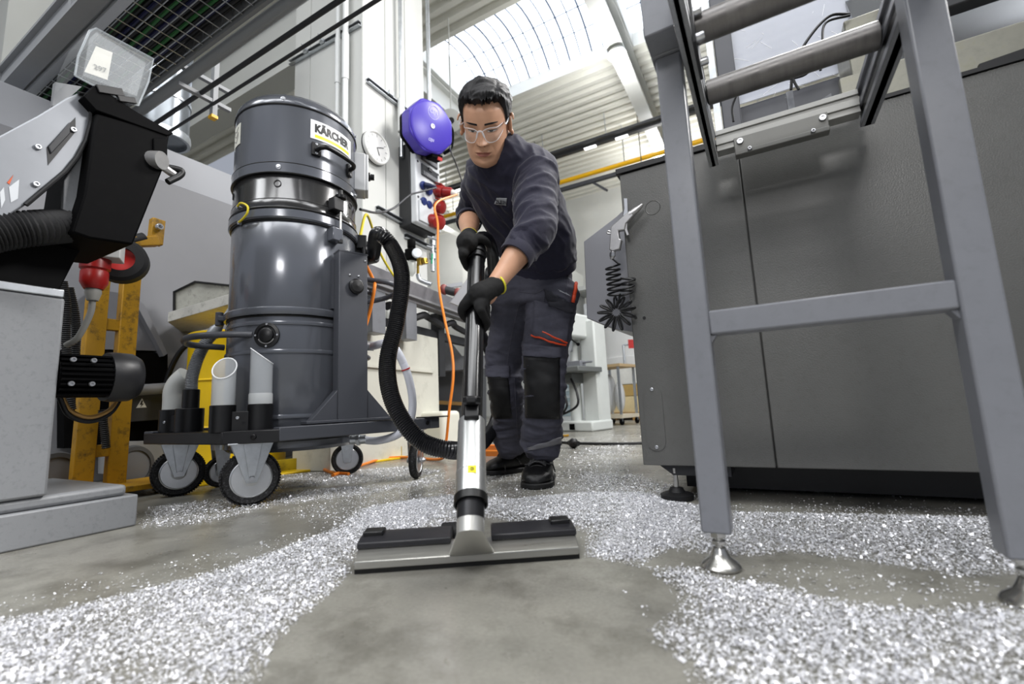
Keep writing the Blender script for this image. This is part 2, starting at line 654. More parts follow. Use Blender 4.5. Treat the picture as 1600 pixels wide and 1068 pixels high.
part('pipe', MB().cyl((PX1 + 0.03, 3.55, 1.72), (PX1 + 0.03, 3.55, RZ), 0.022, n=12), M_galv, tt)
for zz in (2.02, 1.88):
    part('fitting', MB().cyl((PX1 + 0.03, 3.55, zz - 0.03), (PX1 + 0.03, 3.55, zz + 0.03), 0.034, n=8), M_galv, tt)

# lamps in the roof and pipe runs far behind the worker
for lx, ly, lz, lab in ((-1.66, 7.35, 6.36, 'glowing round lamp under the beam beside the big roof light'), (-1.72, 11.4, 6.36, 'glowing round lamp far back above the grey cabinet'), (-8.9, 11.5, 6.36, 'glowing round lamp far back beside the socket box')):
    t = thing('high_bay_lamp', (lx, ly, lz), lab, 'lamp')
    part('housing', MB().lathe([(0.05, 0.10), (0.14, 0.06), (0.17, 0.0), (0.165, -0.01)], (lx, ly, lz), n=20), M_beam, t)
    part('lens', MB().lathe([(0.0, -0.045), (0.09, -0.04), (0.155, -0.005)], (lx, ly, lz), n=20), M_lamp, t)
    l = bpy.data.lights.new('high_bay_light', 'POINT')
    l.energy = 170
    l.shadow_soft_size = 0.2
    lo = bpy.data.objects.new('high_bay_light', l)
    lo.location = (lx, ly, lz - 0.3)
    COL.objects.link(lo)
t = thing('gas_pipe', (-4, 10.45, 6.0), 'yellow pipe running under the roof far behind the worker', 'pipe')
part('pipe', MB().cyl((-14, 10.45, 6.0), (2, 10.45, 6.0), 0.055, n=12), M_yellow, t)
for x in (-7.5, -4.6, -2.4, 0.5):
    part('hanger', MB().cyl((x, 10.45, 6.0), (x, 10.45, RZ), 0.012, n=6), M_galv, t)
t = thing('light_trunking', (-3, 9.75, 6.3), 'black lighting trunking under the roof behind the worker', 'trunking')
part('trunk', MB().box(-14, 2, 9.70, 9.80, 6.27, 6.36).box(-14, 2, 9.55, 9.62, 6.30, 6.36), M_dark, t, smooth=0)
for x in (-2.25, -3.0, -6.8):
    part('lamp_strip', MB().box(x - 0.14, x + 0.14, 9.71, 9.79, 6.25, 6.268), mat('strip_lamp', '#ffffff', emit='#ffffff', estr=4), t, smooth=0)
for x in (-2.6, -4.2, -7.2):
    part('hanger', MB().cyl((x, 9.75, 6.3), (x - 0.02, 9.75, RZ), 0.012, n=6), M_galv, t)
t = thing('busbar_rail', (-3, 9.9, 5.5), 'black busbar rail with a hanging strut far behind the worker', 'rail')
part('rail', MB().box(-14, 2, 9.86, 9.94, 5.46, 5.55), M_dark, t, smooth=0)
part('hanging_strut', MB().bar((-3.05, 9.9, 5.47), (-2.72, 9.9, 5.17), 0.05, 0.05).bar((-2.72, 9.9, 5.12), (-2.72, 9.9, 5.42), 0.06, 0.06), M_dark, t, smooth=0)
for x in (-1.9, -4.5, -8):
    part('hanger', MB().cyl((x, 9.9, 5.5), (x, 9.9, RZ), 0.012, n=6), M_dark, t)
# round white speaker on the beam near the reel
c = onD(705, 188, 7.6)
t = thing('ceiling_speaker', c, 'round white speaker hanging beside the blue reel', 'speaker')
ax = unit(np.array(CAM_LOC) - np.array(c) + np.array((0.6, 0, -0.5)))
part('shell', MB().lathe([(0.0, -0.42), (0.13, -0.40), (0.18, -0.1), (0.18, 0.0), (0.16, 0.01), (0.0, 0.0)], c, ax, 20), M_beam, t)
part('grille', MB().lathe([(0.0, 0.02), (0.05, 0.02), (0.05, 0.0)], c, ax, 16), M_dark, t)
part('bracket', MB().cyl(np.array(c), (c[0], c[1], RZ), 0.012, n=8), M_beam, t)

# runway girder behind the pillar, and the gantry with cable tray upper left
t = thing('runway_girder', (-8, 3.1, 4.3), 'pale runway girder running behind the pillar', 'beam')
part('web', MB().box(-13, -3.82, 3.08, 3.12, 4.33, 5.15), M_beam, t, smooth=0)
part('flange', MB().box(-13, -3.82, 2.96, 3.24, 4.28, 4.33), M_beam, t, smooth=0)
part('flange', MB().box(-13, -3.82, 2.96, 3.24, 5.15, 5.20), M_beam, t, smooth=0)

M_gant = mat('grey_gantry_paint', '#8d8f92', 0.45, var=0.04)
M_alu = mat('brushed_aluminium', '#c9cbcd', 0.3, 0.85, var=0.06, vscale=20, stretch=(1, 20, 20))
t = thing('gantry_girder', (-4, 0.8, 2.5), 'grey gantry girder overhead at the upper left', 'beam')
part('girder', MB().box(-8, -0.9, 0.775, 0.86, 2.50, 2.52).box(-8, -0.9, 0.80, 0.812, 2.52, 2.66).box(-8, -0.9, 0.775, 0.86, 2.66, 2.68), M_gant, t, smooth=0)
part('edge_rail', MB().box(-8, -0.9, 0.868, 0.905, 2.47, 2.56).box(-8, -0.9, 0.905, 0.93, 2.515, 2.535), M_alu, t, smooth=0)
for x in (-5.4, -4.2, -3.0):
    part('stiffener', MB().box(x - 0.02, x + 0.02, 0.778, 0.80, 2.52, 2.66), M_gant, t, smooth=0)
t = thing('cable_tray', (-4, 1.1, 2.6), 'wire mesh cable tray full of black cables overhead', 'cable tray')
mb = MB()
for y in np.linspace(0.95, 1.27, 5):
    mb.tube([(-8, y, 2.545), (-0.9, y, 2.545)], 0.0035, 6)
part('long_wires', mb, M_galv, t, label='lengthwise tray wires').__setitem__('kind', 'stuff')
proto = None
for i in range(70):
    x = -7.9 + i * 0.1
    if proto is None:
        proto = part('cross_wire', MB().tube([(x, 0.94, 2.62), (x, 0.94, 2.54), (x, 1.28, 2.54), (x, 1.28, 2.62)], 0.0035, 6), M_galv, t)
    else:
        q = proto.copy(); q.location.x += 0.1 * i; COL.objects.link(q)
mb = MB()
for i in range(16):
    y = 0.965 + 0.019 * i
    pts = [(x, y + random.uniform(-0.008, 0.008), 2.57 + random.uniform(0, 0.02)) for x in np.arange(-8, -0.8, 0.45)]
    part('cable', MB().tube(catmull(pts, 4), 0.0095, 6), [M_black, mat('green_cable', '#2f6b3a', 0.5), M_black, mat('navy_cable', '#1a1f4a', 0.5), M_dark][i % 5], t)
part('tray_cover', MB().box(-8, -0.9, 0.94, 1.28, 2.66, 2.665), M_dark, t, smooth=0)
part('side_rail', MB().box(-8, -0.9, 1.285, 1.305, 2.52, 2.66), M_gant, t, smooth=0)
for y, z, r, lab, mm in ((1.345, 2.50, 0.035, 'thick grey conduit beside the overhead cable tray', mat('grey_conduit', '#8a8d90', 0.4)), (1.43, 2.44, 0.014, 'upper thin steel rod below the overhead cable tray', M_dark), (1.50, 2.40, 0.010, 'lower thin steel rod below the overhead cable tray', M_dark)):
    o = obj('overhead_pipe', MB().cyl((-8, y, z), (-0.9, y, z), r, n=12), mm)
    tag(o, lab, 'pipe')
c = onD(312, 60, 3.0)
t = thing('pipe_hanger', (c[0], c[1], 2.35), 'white slotted pipe hanger under the overhead pipes', 'bracket')
part('slotted_strip', MB().box(c[0] - 0.02, c[0] + 0.02, 1.50, 1.53, 2.33, 2.72), M_gant, t, smooth=0)
for z in (2.43, 2.56):
    part('arm', MB().box(c[0] - 0.015, c[0] + 0.015, 1.30, 1.62, z - 0.012, z + 0.012), M_gant, t, smooth=0)
part('end_cap', MB().box(c[0] - 0.022, c[0] + 0.022, 1.495, 1.535, 2.31, 2.33), M_yellow, t, smooth=0)
# round exhaust duct
c = np.array(onD(260, 150, 3.55))
t = thing('exhaust_duct', (c[0], c[1], 2.4), 'round grey exhaust duct hanging behind the saw', 'duct')
zb = onD(260, 222, 3.55)[2]
part('duct', MB().lathe([(0.158, zb), (0.158, 4.2)], (c[0], c[1], 0), n=28), mat('duct_steel', '#8f9499', 0.3, 0.85, var=0.15, vscale=5), t)
part('rim', MB().lathe([(0.150, zb - 0.03), (0.170, zb - 0.03), (0.174, zb), (0.170, zb + 0.03), (0.150, zb + 0.03)], (c[0], c[1], 0), n=28, closed=True), M_galv, t)
part('seam_ring', MB().lathe([(0.155, zb + 0.28), (0.165, zb + 0.28), (0.165, zb + 0.30), (0.155, zb + 0.30)], (c[0], c[1], 0), n=28, closed=True), M_galv, t)
# white steel column at the very left
struct('trim_8', MB().box(-7.0, -6.6, 1.25, 1.7, 0, RZ), M_beam, 'white steel column at the far left edge', smooth=0)
# ================================================================== MACHINES AND FURNITURE
M_frame = mat('grey_frame_paint', '#7b7d83', 0.33, var=0.04, vscale=12, dirt='#5b5c60', dscale=40, damt=0.18, bump=0.03, bscale=90)
M_cab = mat('cabinet_enamel', '#5a5a58', 0.36, var=0.06, vscale=3, bump=0.16, bscale=260, dirt='#46463f', dscale=55, damt=0.25, rvar=0.08)
M_steel = mat('bright_steel', '#b9b8b4', 0.25, 0.95, var=0.08, vscale=40)
M_roller = mat('scuffed_roller_steel', '#6c6a69', 0.42, 0.55, var=0.2, vscale=9, stretch=(6, 1, 1), rvar=0.1)
M_bolt = mat('bolt_zinc', '#c2c4c8', 0.3, 0.9)


def bolt(mb, c, n, r=0.008, h=0.006):
    c = np.array(tuple(c), float)
    n = unit(n)
    mb.lathe([(r, 0), (r, h * 0.8), (r * 0.85, h), (r * 0.5, h), (r * 0.45, h * 0.5), (0, h * 0.5)], c, n, 12)
    return mb


# ---- roller stand in the right foreground
t = thing('roller_stand', (0.1, 1.03, 0), 'grey steel roller stand on levelling feet in the right foreground', 'stand')
LG = [(-0.142, -0.087), (0.297, 0.352)]
FY0, FY1 = 1.008, 1.063
for i, (a, b) in enumerate(LG):
    part('leg', MB().box(a, b, FY0, FY1, 0.072, 1.115), M_frame, t, bevel=0.004)
    cx = (a + b) / 2
    cy = (FY0 + FY1) / 2
    ft = part('foot', MB().lathe([(0.0, 0.002), (0.036, 0.002), (0.038, 0.006), (0.034, 0.012), (0.020, 0.022), (0.0145, 0.034), (0.012, 0.040), (0.0, 0.041)], (cx, cy, 0), n=28), M_steel, t, label='turned steel levelling foot')
    part('spindle', MB().cyl((cx, cy, 0.036), (cx, cy, 0.075), 0.007, n=12), M_steel, ft)
    part('nut', MB().cyl((cx, cy, 0.046), (cx, cy, 0.054), 0.014, n=6).cyl((cx, cy, 0.060), (cx, cy, 0.073), 0.0155, n=6), M_steel, ft, bevel=0.001)
part('crossbar', MB().box(LG[0][1] - 0.001, LG[1][0] + 0.001, FY0 + 0.004, FY0 + 0.052, 0.466, 0.516), M_frame, t, bevel=0.004)
mbw = MB()
for x, sgn in ((LG[0][1], 1), (LG[1][0], -1)):
    mbw.prism([(x, FY0 + 0.012, 0.466), (x + sgn * 0.011, FY0 + 0.012, 0.466), (x, FY0 + 0.012, 0.450)], (0, 0.03, 0))
part('weld_gusset', mbw, M_frame, t, smooth=0)
# side rails run in depth; rollers turn between them
RL = [(-0.083, -0.055), (0.312, 0.345)]
RY0, RY1 = 0.55, 1.535
for i, (a, b) in enumerate(RL):
    s = 1 if i == 0 else -1
    mbp = MB()
    inn = b if i == 0 else a
    out = a if i == 0 else b
    lo, hi = min(inn, out), max(inn, out)
    # slotted aluminium profile: flanges and web
    mbp.box(lo, hi, RY0, RY1, 1.072, 1.088).box(lo, hi, RY0, RY1, 1.118, 1.134).box(lo, hi, RY0, RY1, 1.166, 1.182)
    mbp.box(lo + 0.008, hi - 0.008, RY0, RY1, 1.072, 1.182)
    part('side_rail', mbp, M_alu if i == 0 else M_frame, t, bevel=0.0015, smooth=30)
    part('rail_slot', MB().box(inn - 0.0085 if i == 0 else inn + 0.004, inn - 0.004 if i == 0 else inn + 0.0085, RY0, RY1 - 0.002, 1.090, 1.116), M_black, t, smooth=0, label='black groove of the side rail')
for (y, z) in ((0.995, 1.135), (1.235, 1.135), (0.755, 1.135)):
    rl = part('roller', MB().lathe([(0.012, -0.055), (0.024, -0.054), (0.031, -0.050), (0.031, 0.308), (0.024, 0.311), (0.012, 0.312)], (0, y, z), (1, 0, 0), 28), M_roller, t)
    mbn = MB()
    for x in (RL[0][1], RL[1][0]):
        d = 1 if x < 0 else -1
        mbn.cyl((x - 0.004, y, z), (x + d * 0.014, y, z), 0.007, n=10)
        mbn.cyl((x - 0.0, y, z), (x + d * 0.007, y, z), 0.012, n=6)
    part('axle_nut', mbn, M_bolt, rl)
prof = MB().box(-0.054, 0.311, 1.490, 1.533, 1.150, 1.165).box(-0.054, 0.311, 1.490, 1.533, 1.118, 1.138).box(-0.054, 0.311, 1.496, 1.533, 1.100, 1.165).box(-0.054, 0.311, 1.492, 1.533, 1.098, 1.104)
part('end_profile', prof, mat('worn_profile_alu', '#9b9b98', 0.5, 0.3, var=0.06), t, bevel=0.001, smooth=30)
br = part('mounting_bracket', MB().box(-0.005, 0.235, 1.482, 1.497, 1.075, 1.120).box(-0.005, 0.235, 1.478, 1.51, 1.062, 1.076), mat('bracket_steel', '#6d6d6a', 0.5, 0.3, var=0.08), t, bevel=0.002)
for x in (0.012, 0.222): part('bolt', bolt(MB(), (x, 1.482, 1.104), (0, -1, 0), 0.0095, 0.007), M_bolt, br)
for x in (0.035, 0.195): part('bolt', bolt(MB(), (x, 1.478, 1.069), (0, -1, 0), 0.006, 0.012), M_bolt, br)
# corner block on the left leg top
part('corner_block', MB().box(-0.150, -0.084, 0.93, 1.0, 1.115, 1.235).box(-0.150, -0.084, 1.0, 1.07, 1.115, 1.16), M_frame, t, bevel=0.003)
part('clamp_plate', MB().box(-0.056, -0.049, 0.93, 1.06, 1.06, 1.16), M_dark, t, bevel=0.001)
for y, z in ((0.955, 1.145), (1.035, 1.085), (0.955, 1.085)): part('bolt', bolt(MB(), (-0.049, y, z), (1, 0, 0), 0.009, 0.016), M_bolt, t)

# ---- big grey machine cabinet behind the stand
t = thing('machine_cabinet', (0.6, 1.63, 0), 'wide grey sheet steel machine cabinet behind the roller stand', 'machine')
CX0, CX1, CY0, CY1, CZ0, CZ1 = -0.394, 2.3, 1.630, 3.0, 0.117, 1.178
part('carcass', MB().box(CX0 + 0.003, CX1, CY0 + 0.010, CY1, CZ0 + 0.003, CZ1), M_cab, t, smooth=0)
for a, b in ((CX0, 0.0028), (0.0062, 1.05), (1.0535, CX1)):
    part('front_panel', MB().box(a, b, CY0 - 0.012, CY0 + 0.011, CZ0, CZ1 - 0.002), M_cab, t, bevel=0.003)
part('top_seal', MB().box(CX0 - 0.012, 0.30, CY0 - 0.02, CY0 + 0.5, CZ1, CZ1 + 0.022), M_black, t, bevel=0.002)
part('plinth', MB().box(CX0 + 0.10, CX1, CY0 + 0.22, CY1, 0.012, CZ0 + 0.01), M_black, t, smooth=0)
part('skid', MB().prism([(CX0 + 0.04, CY0 + 0.02, CZ0 + 0.003), (CX0 + 0.27, CY0 + 0.02, CZ0 + 0.003), (CX0 + 0.27, CY0 + 0.02, CZ0 - 0.035), (CX0 + 0.09, CY0 + 0.02, CZ0 - 0.035)], (0, 0.16, 0)), M_dark, t, smooth=0)
ft = part('foot', MB().lathe([(0, 0.001), (0.052, 0.001), (0.054, 0.018), (0.046, 0.022), (0.028, 0.026), (0.020, 0.040), (0.0, 0.042)], (-0.300, 1.665, 0), n=26), M_blackrub, t, label='black levelling foot')
part('spindle', MB().cyl((-0.300, 1.665, 0.04), (-0.300, 1.665, 0.12), 0.008, n=12).cyl((-0.300, 1.665, 0.088), (-0.300, 1.665, 0.105), 0.017, n=6), M_steel, ft)


def capsule(cx, z0, z1, w, y, th, n=10):
    pts = []
    r = w / 2
    for i in range(n + 1):
        a = PI * i / n
        pts.append((cx + r * math.cos(a), y, z1 - r + r * math.sin(a)))
    for i in range(n + 1):
        a = PI + PI * i / n
        pts.append((cx + r * math.cos(a), y, z0 + r + r * math.sin(a)))
    return MB().prism(pts, (0, -th, 0))


cp = part('cover_plate', capsule(-0.343, 0.165, 0.385, 0.062, CY0 - 0.011, 0.004), M_cab, t)
for z in (0.178, 0.373): part('screw', bolt(MB(), (-0.343, CY0 - 0.015, z), (0, -1, 0), 0.006, 0.003), M_bolt, cp)
cp = part('knockout', MB().lathe([(0.024, 0), (0.026, 0.0015), (0.028, 0)], (-0.285, CY0 - 0.012, 1.02), (0, -1, 0), 24, closed=True), M_cab, t)
for x, z in ((-0.352, 1.027), (-0.348, 0.625), (-0.378, 0.63)): part('hole', MB().cyl((x, CY0 - 0.014, z), (x, CY0 + 0.0, z), 0.0055, n=12), M_black, t, label='black cable hole')
# angled side box beyond the left edge
side_px = [(912, 377), (963, 338), (985, 318), (1000, 318), (1000, 520), (962, 514), (917, 497)]
part('side_box', MB().prism([onY(px, py, 1.70) for px, py in side_px], (0, 0.28, 0)), mat('side_box_paint', '#8a8b91', 0.4, var=0.02), t, bevel=0.003)
# upper housing over the cabinet top, set back: ledge, window frame, window sheet, far panels
M_ledge = mat('worn_ledge_steel', '#85847a', 0.42, 0.5, var=0.12, vscale=30, dirt='#77765f', dscale=30, damt=0.5)
part('ledge', MB().box(0.30, CX1, CY0 + 0.0, CY0 + 0.03, CZ1 + 0.012, CZ1 + 0.115).box(-0.05, 0.30, CY0 + 0.10, CY0 + 0.16, CZ1 + 0.022, CZ1 + 0.06), M_ledge, t, bevel=0.003)
part('ledge_seal', MB().box(0.30, CX1, CY0 - 0.018, CY0 + 0.03, CZ1, CZ1 + 0.012).prism([(0.60, CY0 - 0.016, CZ1 + 0.012), (0.70, CY0 - 0.016, CZ1 + 0.012), (0.70, CY0 - 0.016, CZ1 + 0.030), (0.60, CY0 - 0.016, CZ1 + 0.022)], (0, 0.012, 0)), M_black, t, smooth=0)
part('slanted_panel', MB().prism([(0.40, CY0 + 0.03, CZ1 + 0.11), (CX1, CY0 + 0.03, CZ1 + 0.11), (CX1, CY0 + 0.30, CZ1 + 0.62), (0.40, CY0 + 0.30, CZ1 + 0.62)], (0, 0.012, 0.012)), mat('reflective_panel', '#64676c', 0.25, 0.7, var=0.08, vscale=4), t, smooth=0)
part('top_edge_bar', MB().box(0.44, CX1, CY0 - 0.03, CY0 + 0.02, CZ1 + 0.205, CZ1 + 0.45), M_dark, t, bevel=0.004)
rod = part('gas_strut', MB().cyl((0.80, CY0 - 0.01, CZ1 + 0.075), (0.86, CY0 - 0.01, CZ1 + 0.36), 0.009, n=12), M_black, t)
part('strut_pivot', bolt(MB().cyl((0.80, CY0 + 0.0, CZ1 + 0.07), (0.80, CY0 - 0.018, CZ1 + 0.07), 0.016, n=14), (0.80, CY0 - 0.018, CZ1 + 0.07), (0, -1, 0), 0.010, 0.008), M_bolt, rod)
M_housing = mat('housing_grey', '#55565b', 0.45, var=0.06)
part('window_post', MB().box(-0.035, 0.030, 1.86, 1.93, CZ1 + 0.02, 2.25).box(-0.03, 0.44, 1.90, 1.96, 1.98, 2.05), M_housing, t, bevel=0.004)
part('post_edge', MB().box(-0.062, -0.038, 1.84, 1.90, CZ1 + 0.02, 2.25), M_galv, t, smooth=0)
M_poly = mat('scratched_polycarbonate', '#d9dde8', 0.32, alpha=0.55, var=0.05, vscale=3)
wn = part('window_sheet', MB().box(0.03, 0.42, 1.895, 1.901, 1.47, 1.98), M_poly, t, smooth=0)
mbs = MB()
for i in range(46):
    x, z = random.uniform(0.05, 0.40), random.uniform(1.44, 1.9)
    a = random.choice([random.uniform(0.3, 1.4), random.uniform(2.0, 2.6)])
    L = random.uniform(0.006, 0.06)
    mbs.obox((x, 1.8945, z), (math.cos(a), 0, math.sin(a)), (0, 1, 0), (-math.sin(a), 0, math.cos(a)), L, 0.0008, 0.0009)
sc = part('scratches', mbs, mat('scratch_white', '#ffffff', 0.5), wn, smooth=0)
sc['kind'] = 'stuff'
part('inner_wall', MB().box(0.03, 0.44, 1.92, 1.95, CZ1 + 0.02, 1.47), M_housing, t, smooth=0)
part('inner_shelf', MB().prism([(0.05, 1.78, CZ1 + 0.05), (0.30, 1.78, CZ1 + 0.16), (0.30, 1.78, CZ1 + 0.135), (0.05, 1.78, CZ1 + 0.025)], (0, 0.10, 0)).box(0.17, 0.19, 1.74, 1.76, CZ1 + 0.02, CZ1 + 0.19), M_greymach, t, smooth=0)
part('cover_block', MB().box(0.35, 0.46, 1.72, 1.90, CZ1 + 0.02, CZ1 + 0.36), M_ledge, t, bevel=0.005)
cab1 = MB().tube(catmull([onY(1328, 22, 1.72), onY(1295, 26, 1.7), onY(1262, 62, 1.68), onY(1240, 105, 1.68), onY(1236, 140, 1.68)], 6), 0.0045, 8)
cab1.tube(catmull([onY(1328, 24, 1.71), onY(1290, 36, 1.69), onY(1285, 70, 1.68), onY(1282, 110, 1.68)], 6), 0.004, 8)
cab1.tube(catmull([onY(1270, 105, 1.66), onY(1255, 118, 1.66), onY(1225, 124, 1.66), onY(1195, 122, 1.66)], 6), 0.004, 8)
cab1.tube(catmull([onY(1238, 105, 1.66), onY(1240, 125, 1.66), onY(1248, 140, 1.66)], 6), 0.004, 8)
part('loose_cable', cab1, M_black, t)
part('loose_cable', MB().tube(catmull([onY(1150, 150, 1.7), onY(1144, 168, 1.7), onY(1146, 190, 1.7)], 6), 0.004, 8).tube(catmull([onY(1078, -20, 1.78), onY(1079, 20, 1.78), onY(1088, 60, 1.78), onY(1100, 125, 1.78)], 6), 0.005, 8), M_black, t)

# ---- air blow gun with coiled hose, hanging on the cabinet corner
M_cast = mat('cast_zinc', '#b5b4b4', 0.35, 0.75, var=0.08, vscale=40)
GY = 1.585
def g(px, py, y=GY): return onY(px, py, y)
t = thing('air_blow_gun', g(962, 390), 'silver air blow gun hanging on the left edge of the grey cabinet', 'air gun')
body = [(956, 355), (985, 330), (991, 337), (979, 350), (977, 360), (967, 361), (969, 374), (972, 375), (969, 390), (958, 393), (953, 391), (955, 362)]
part('body', MB().prism([g(*p) + Vector((0, -0.011, 0)) for p in body], (0, 0.022, 0)), M_cast, t, bevel=0.003, smooth=50)
part('nozzle', MB().tube([g(984, 336), g(993, 329), g(1000, 323), g(1004, 319)], [0.0125, 0.0125, 0.008, 0.005], 14), M_cast, t)
part('trigger', MB().prism([g(*p) + Vector((0, -0.005, 0)) for p in [(977, 341), (981, 344), (980, 358), (983, 367), (980, 368), (976, 357), (976, 348)]], (0, 0.010, 0)), M_cast, t, smooth=0)
part('hanger', MB().prism([g(*p) + Vector((0, -0.002, 0)) for p in [(975, 310), (980, 310), (981, 333), (978, 342), (974, 336), (976, 326)]], (0, 0.004, 0)), M_bolt, t, smooth=0)
part('guard', MB().tube(catmull([g(955, 362), g(950, 361), g(949, 364), g(955, 365)], 5), 0.003, 8).tube([g(958, 393), g(957, 400), g(956, 405)], [0.009, 0.009, 0.006], 10), M_cast, t)
part('inlet_nut', MB().cyl(g(957, 395), g(957, 401), 0.011, n=6), M_bolt, t)
# coil
hp = [g(957, 404)]
up = np.array((0, 0, 1.0))
cxs = [(957, 417), (956, 432), (957, 447), (959, 460)]
turns, N = 6, 6 * 14
for i in range(N):
    u = i / N
    pxx = np.interp(u, [0, 1], [957, 961])
    pyy = np.interp(u, [0, 1], [414, 462])
    c = np.array(g(pxx, pyy, 1.575))
    a = 2 * PI * turns * u
    hp.append(Vector(c + np.array((0.024 * math.cos(a), 0.024 * math.sin(a) - 0.0, 0.007 * math.sin(a)))))
# rosette of stretched loops hanging below
cc = np.array(g(963, 487, 1.578))
for k in range(13):
    a0 = 2 * PI * (k / 13) + PI / 2
    for q in range(8):
        s = q / 8
        a = a0 + (s - 0.5) * 0.30
        r = 0.016 + 0.052 * math.sin(PI * s) ** 0.8
        dd = 0.006 * math.sin(2 * PI * s)
        hp.append(Vector(cc + np.array((r * math.cos(a), -0.004 * math.sin(2 * PI * s) + dd, r * math.sin(a) * (1.0 if math.sin(a) < 0 else 0.8)))))
for i in range(3 * 14 + 1):
    u = i / (3 * 14)
    pxx = np.interp(u, [0, 1], [978, 982])
    pyy = np.interp(u, [0, 1], [462, 433])
    c = np.array(g(pxx, pyy, 1.585))
    a = 2 * PI * 3 * u + PI
    hp.append(Vector(c + np.array((0.024 * math.cos(a), 0.022 * math.sin(a), 0.006 * math.sin(a)))))
hp.append(onY(993, 437, 1.60))
o = obj('coiled_hose', MB().tube(catmull(hp, 3), 0.0038, 7), M_black)
tag(o, 'black spiral air hose tangled below the silver blow gun', 'hose')

# ---- band saw machine at the left edge
M_saw = mat('saw_enamel', '#85878a', 0.42, var=0.05, vscale=5, dirt='#4f4f50', dscale=60, damt=0.28, bump=0.05, bscale=120)
M_sawlight = mat('saw_arm_silver', '#82858a', 0.38, 0.25, var=0.08, vscale=4)
M_blk = mat('black_machine_box', '#060607', 0.6, dirt='#121213', dscale=30, damt=0.3, spec=0.06)
t = thing('band_saw', (-2.0, 0.5, 0), 'grey and black band saw machine cropped by the left edge', 'machine')
part('base_plate', MB().box(-2.55, -1.88, -0.3, 0.772, 0.0, 0.102), M_saw, t, bevel=0.006)
part('base_tray', MB().box(-2.5, -1.895, -0.3, 0.745, 0.102, 0.138), M_saw, t, bevel=0.012)
part('column', MB().box(-2.35, -1.885, 0.0, 0.547, 0.138, 0.735), M_saw, t, bevel=0.008)
part('column_cap', MB().box(-2.35, -1.88, 0.0, 0.542, 0.735, 0.760), M_galv, t, bevel=0.003)


def XP(pts, x, th, back=True):
    return MB().prism([onX(px, py, x) for px, py in pts], (-th, 0, 0))


part('saw_bed', XP([(-60, 400), (-60, 455), (0, 450), (92, 455), (128, 385), (120, 372), (60, 380)], -1.90, 0.4), mat('saw_bed_black', '#0f0f10', 0.6, spec=0.1), t, bevel=0.004)
arm_px = [(-80, 362), (-80, 270), (0, 212), (60, 180), (105, 152), (122, 145), (136, 148), (143, 160), (142, 190), (134, 220), (120, 246), (102, 268), (40, 320), (0, 345)]
ap = part('saw_arm', XP(arm_px, -1.775, 0.16), M_sawlight, t, bevel=0.004, smooth=50)
part('arm_slot', XP([(73, 230), (118, 183), (118, 206), (75, 258)], -1.7735, 0.004), M_black, ap, smooth=0, label='black slot in the silver arm')
part('slot_block', XP([(76, 228), (110, 190), (110, 208), (80, 240)], -1.768, 0.012), M_dark, ap, bevel=0.002)
for p in ((59, 230), (56, 288), (114, 203)): part('bolt', bolt(MB(), onX(*p, -1.774), (1, 0, 0), 0.008, 0.008), M_bolt, ap)
part('red_arrow', XP([(11, 285), (21, 273), (15, 288)], -1.7735, 0.002), mat('orange_mark', '#c8572a', 0.5), ap, smooth=0, label='orange arrow mark on the silver arm')
part('maker_mark', XP([(0, 300), (6, 292), (8, 312), (2, 325)], -1.7735, 0.002).add(*(lambda m: (m.v, m.f))(XP([(14, 292), (30, 280), (28, 310), (17, 316)], -1.7735, 0.002))), mat('pale_mark', '#c4c8cc', 0.5), ap, smooth=0)
part('bracket_plate', XP([(136, 178), (150, 190), (140, 250), (124, 350), (106, 362), (98, 345), (100, 282), (122, 250)], -1.80, 0.02), M_saw, t, bevel=0.002)
part('arm_rim', MB().tube([onX(px, py, -1.77) for px, py in arm_px[5:13]], 0.006, 8), M_black, t)
bx = [(150, 176), (266, 208), (256, 262), (208, 382), (140, 372), (112, 362), (132, 300)]
part('guard_box', XP(bx, -1.74, 0.34), M_blk, t, bevel=0.006)
part('guard_lid', XP([(130, 150), (148, 132), (215, 175), (272, 208), (262, 212), (200, 190), (150, 172)], -1.735, 0.36), M_blk, t, bevel=0.003)
part('grey_tab', XP([(82, 165), (86, 128), (128, 135), (100, 160)], -1.95, 0.02), M_saw, t, smooth=0)
# clamp lever on the right of the box
c = np.array(onX(243, 242, -1.72))
lv = part('clamp_boss', MB().cyl(c + (-0.08, -0.02, 0), c + (-0.0, 0.02, -0.01), 0.030, n=18).cyl(c + (-0.03, 0.02, -0.01), c + (-0.03, 0.07, -0.03), 0.014, n=14), M_cast, t)
part('lever_handle', MB().tube(catmull([c + (-0.03, 0.04, -0.015), onX(282, 266, -1.74), onX(281, 274, -1.74), onX(262, 284, -1.74)], 5), 0.011, 12), M_black, lv)
part('box_flange', XP([(240, 215), (262, 215), (262, 250), (248, 262), (240, 240)], -1.733, 0.02), M_blk, t, bevel=0.003)
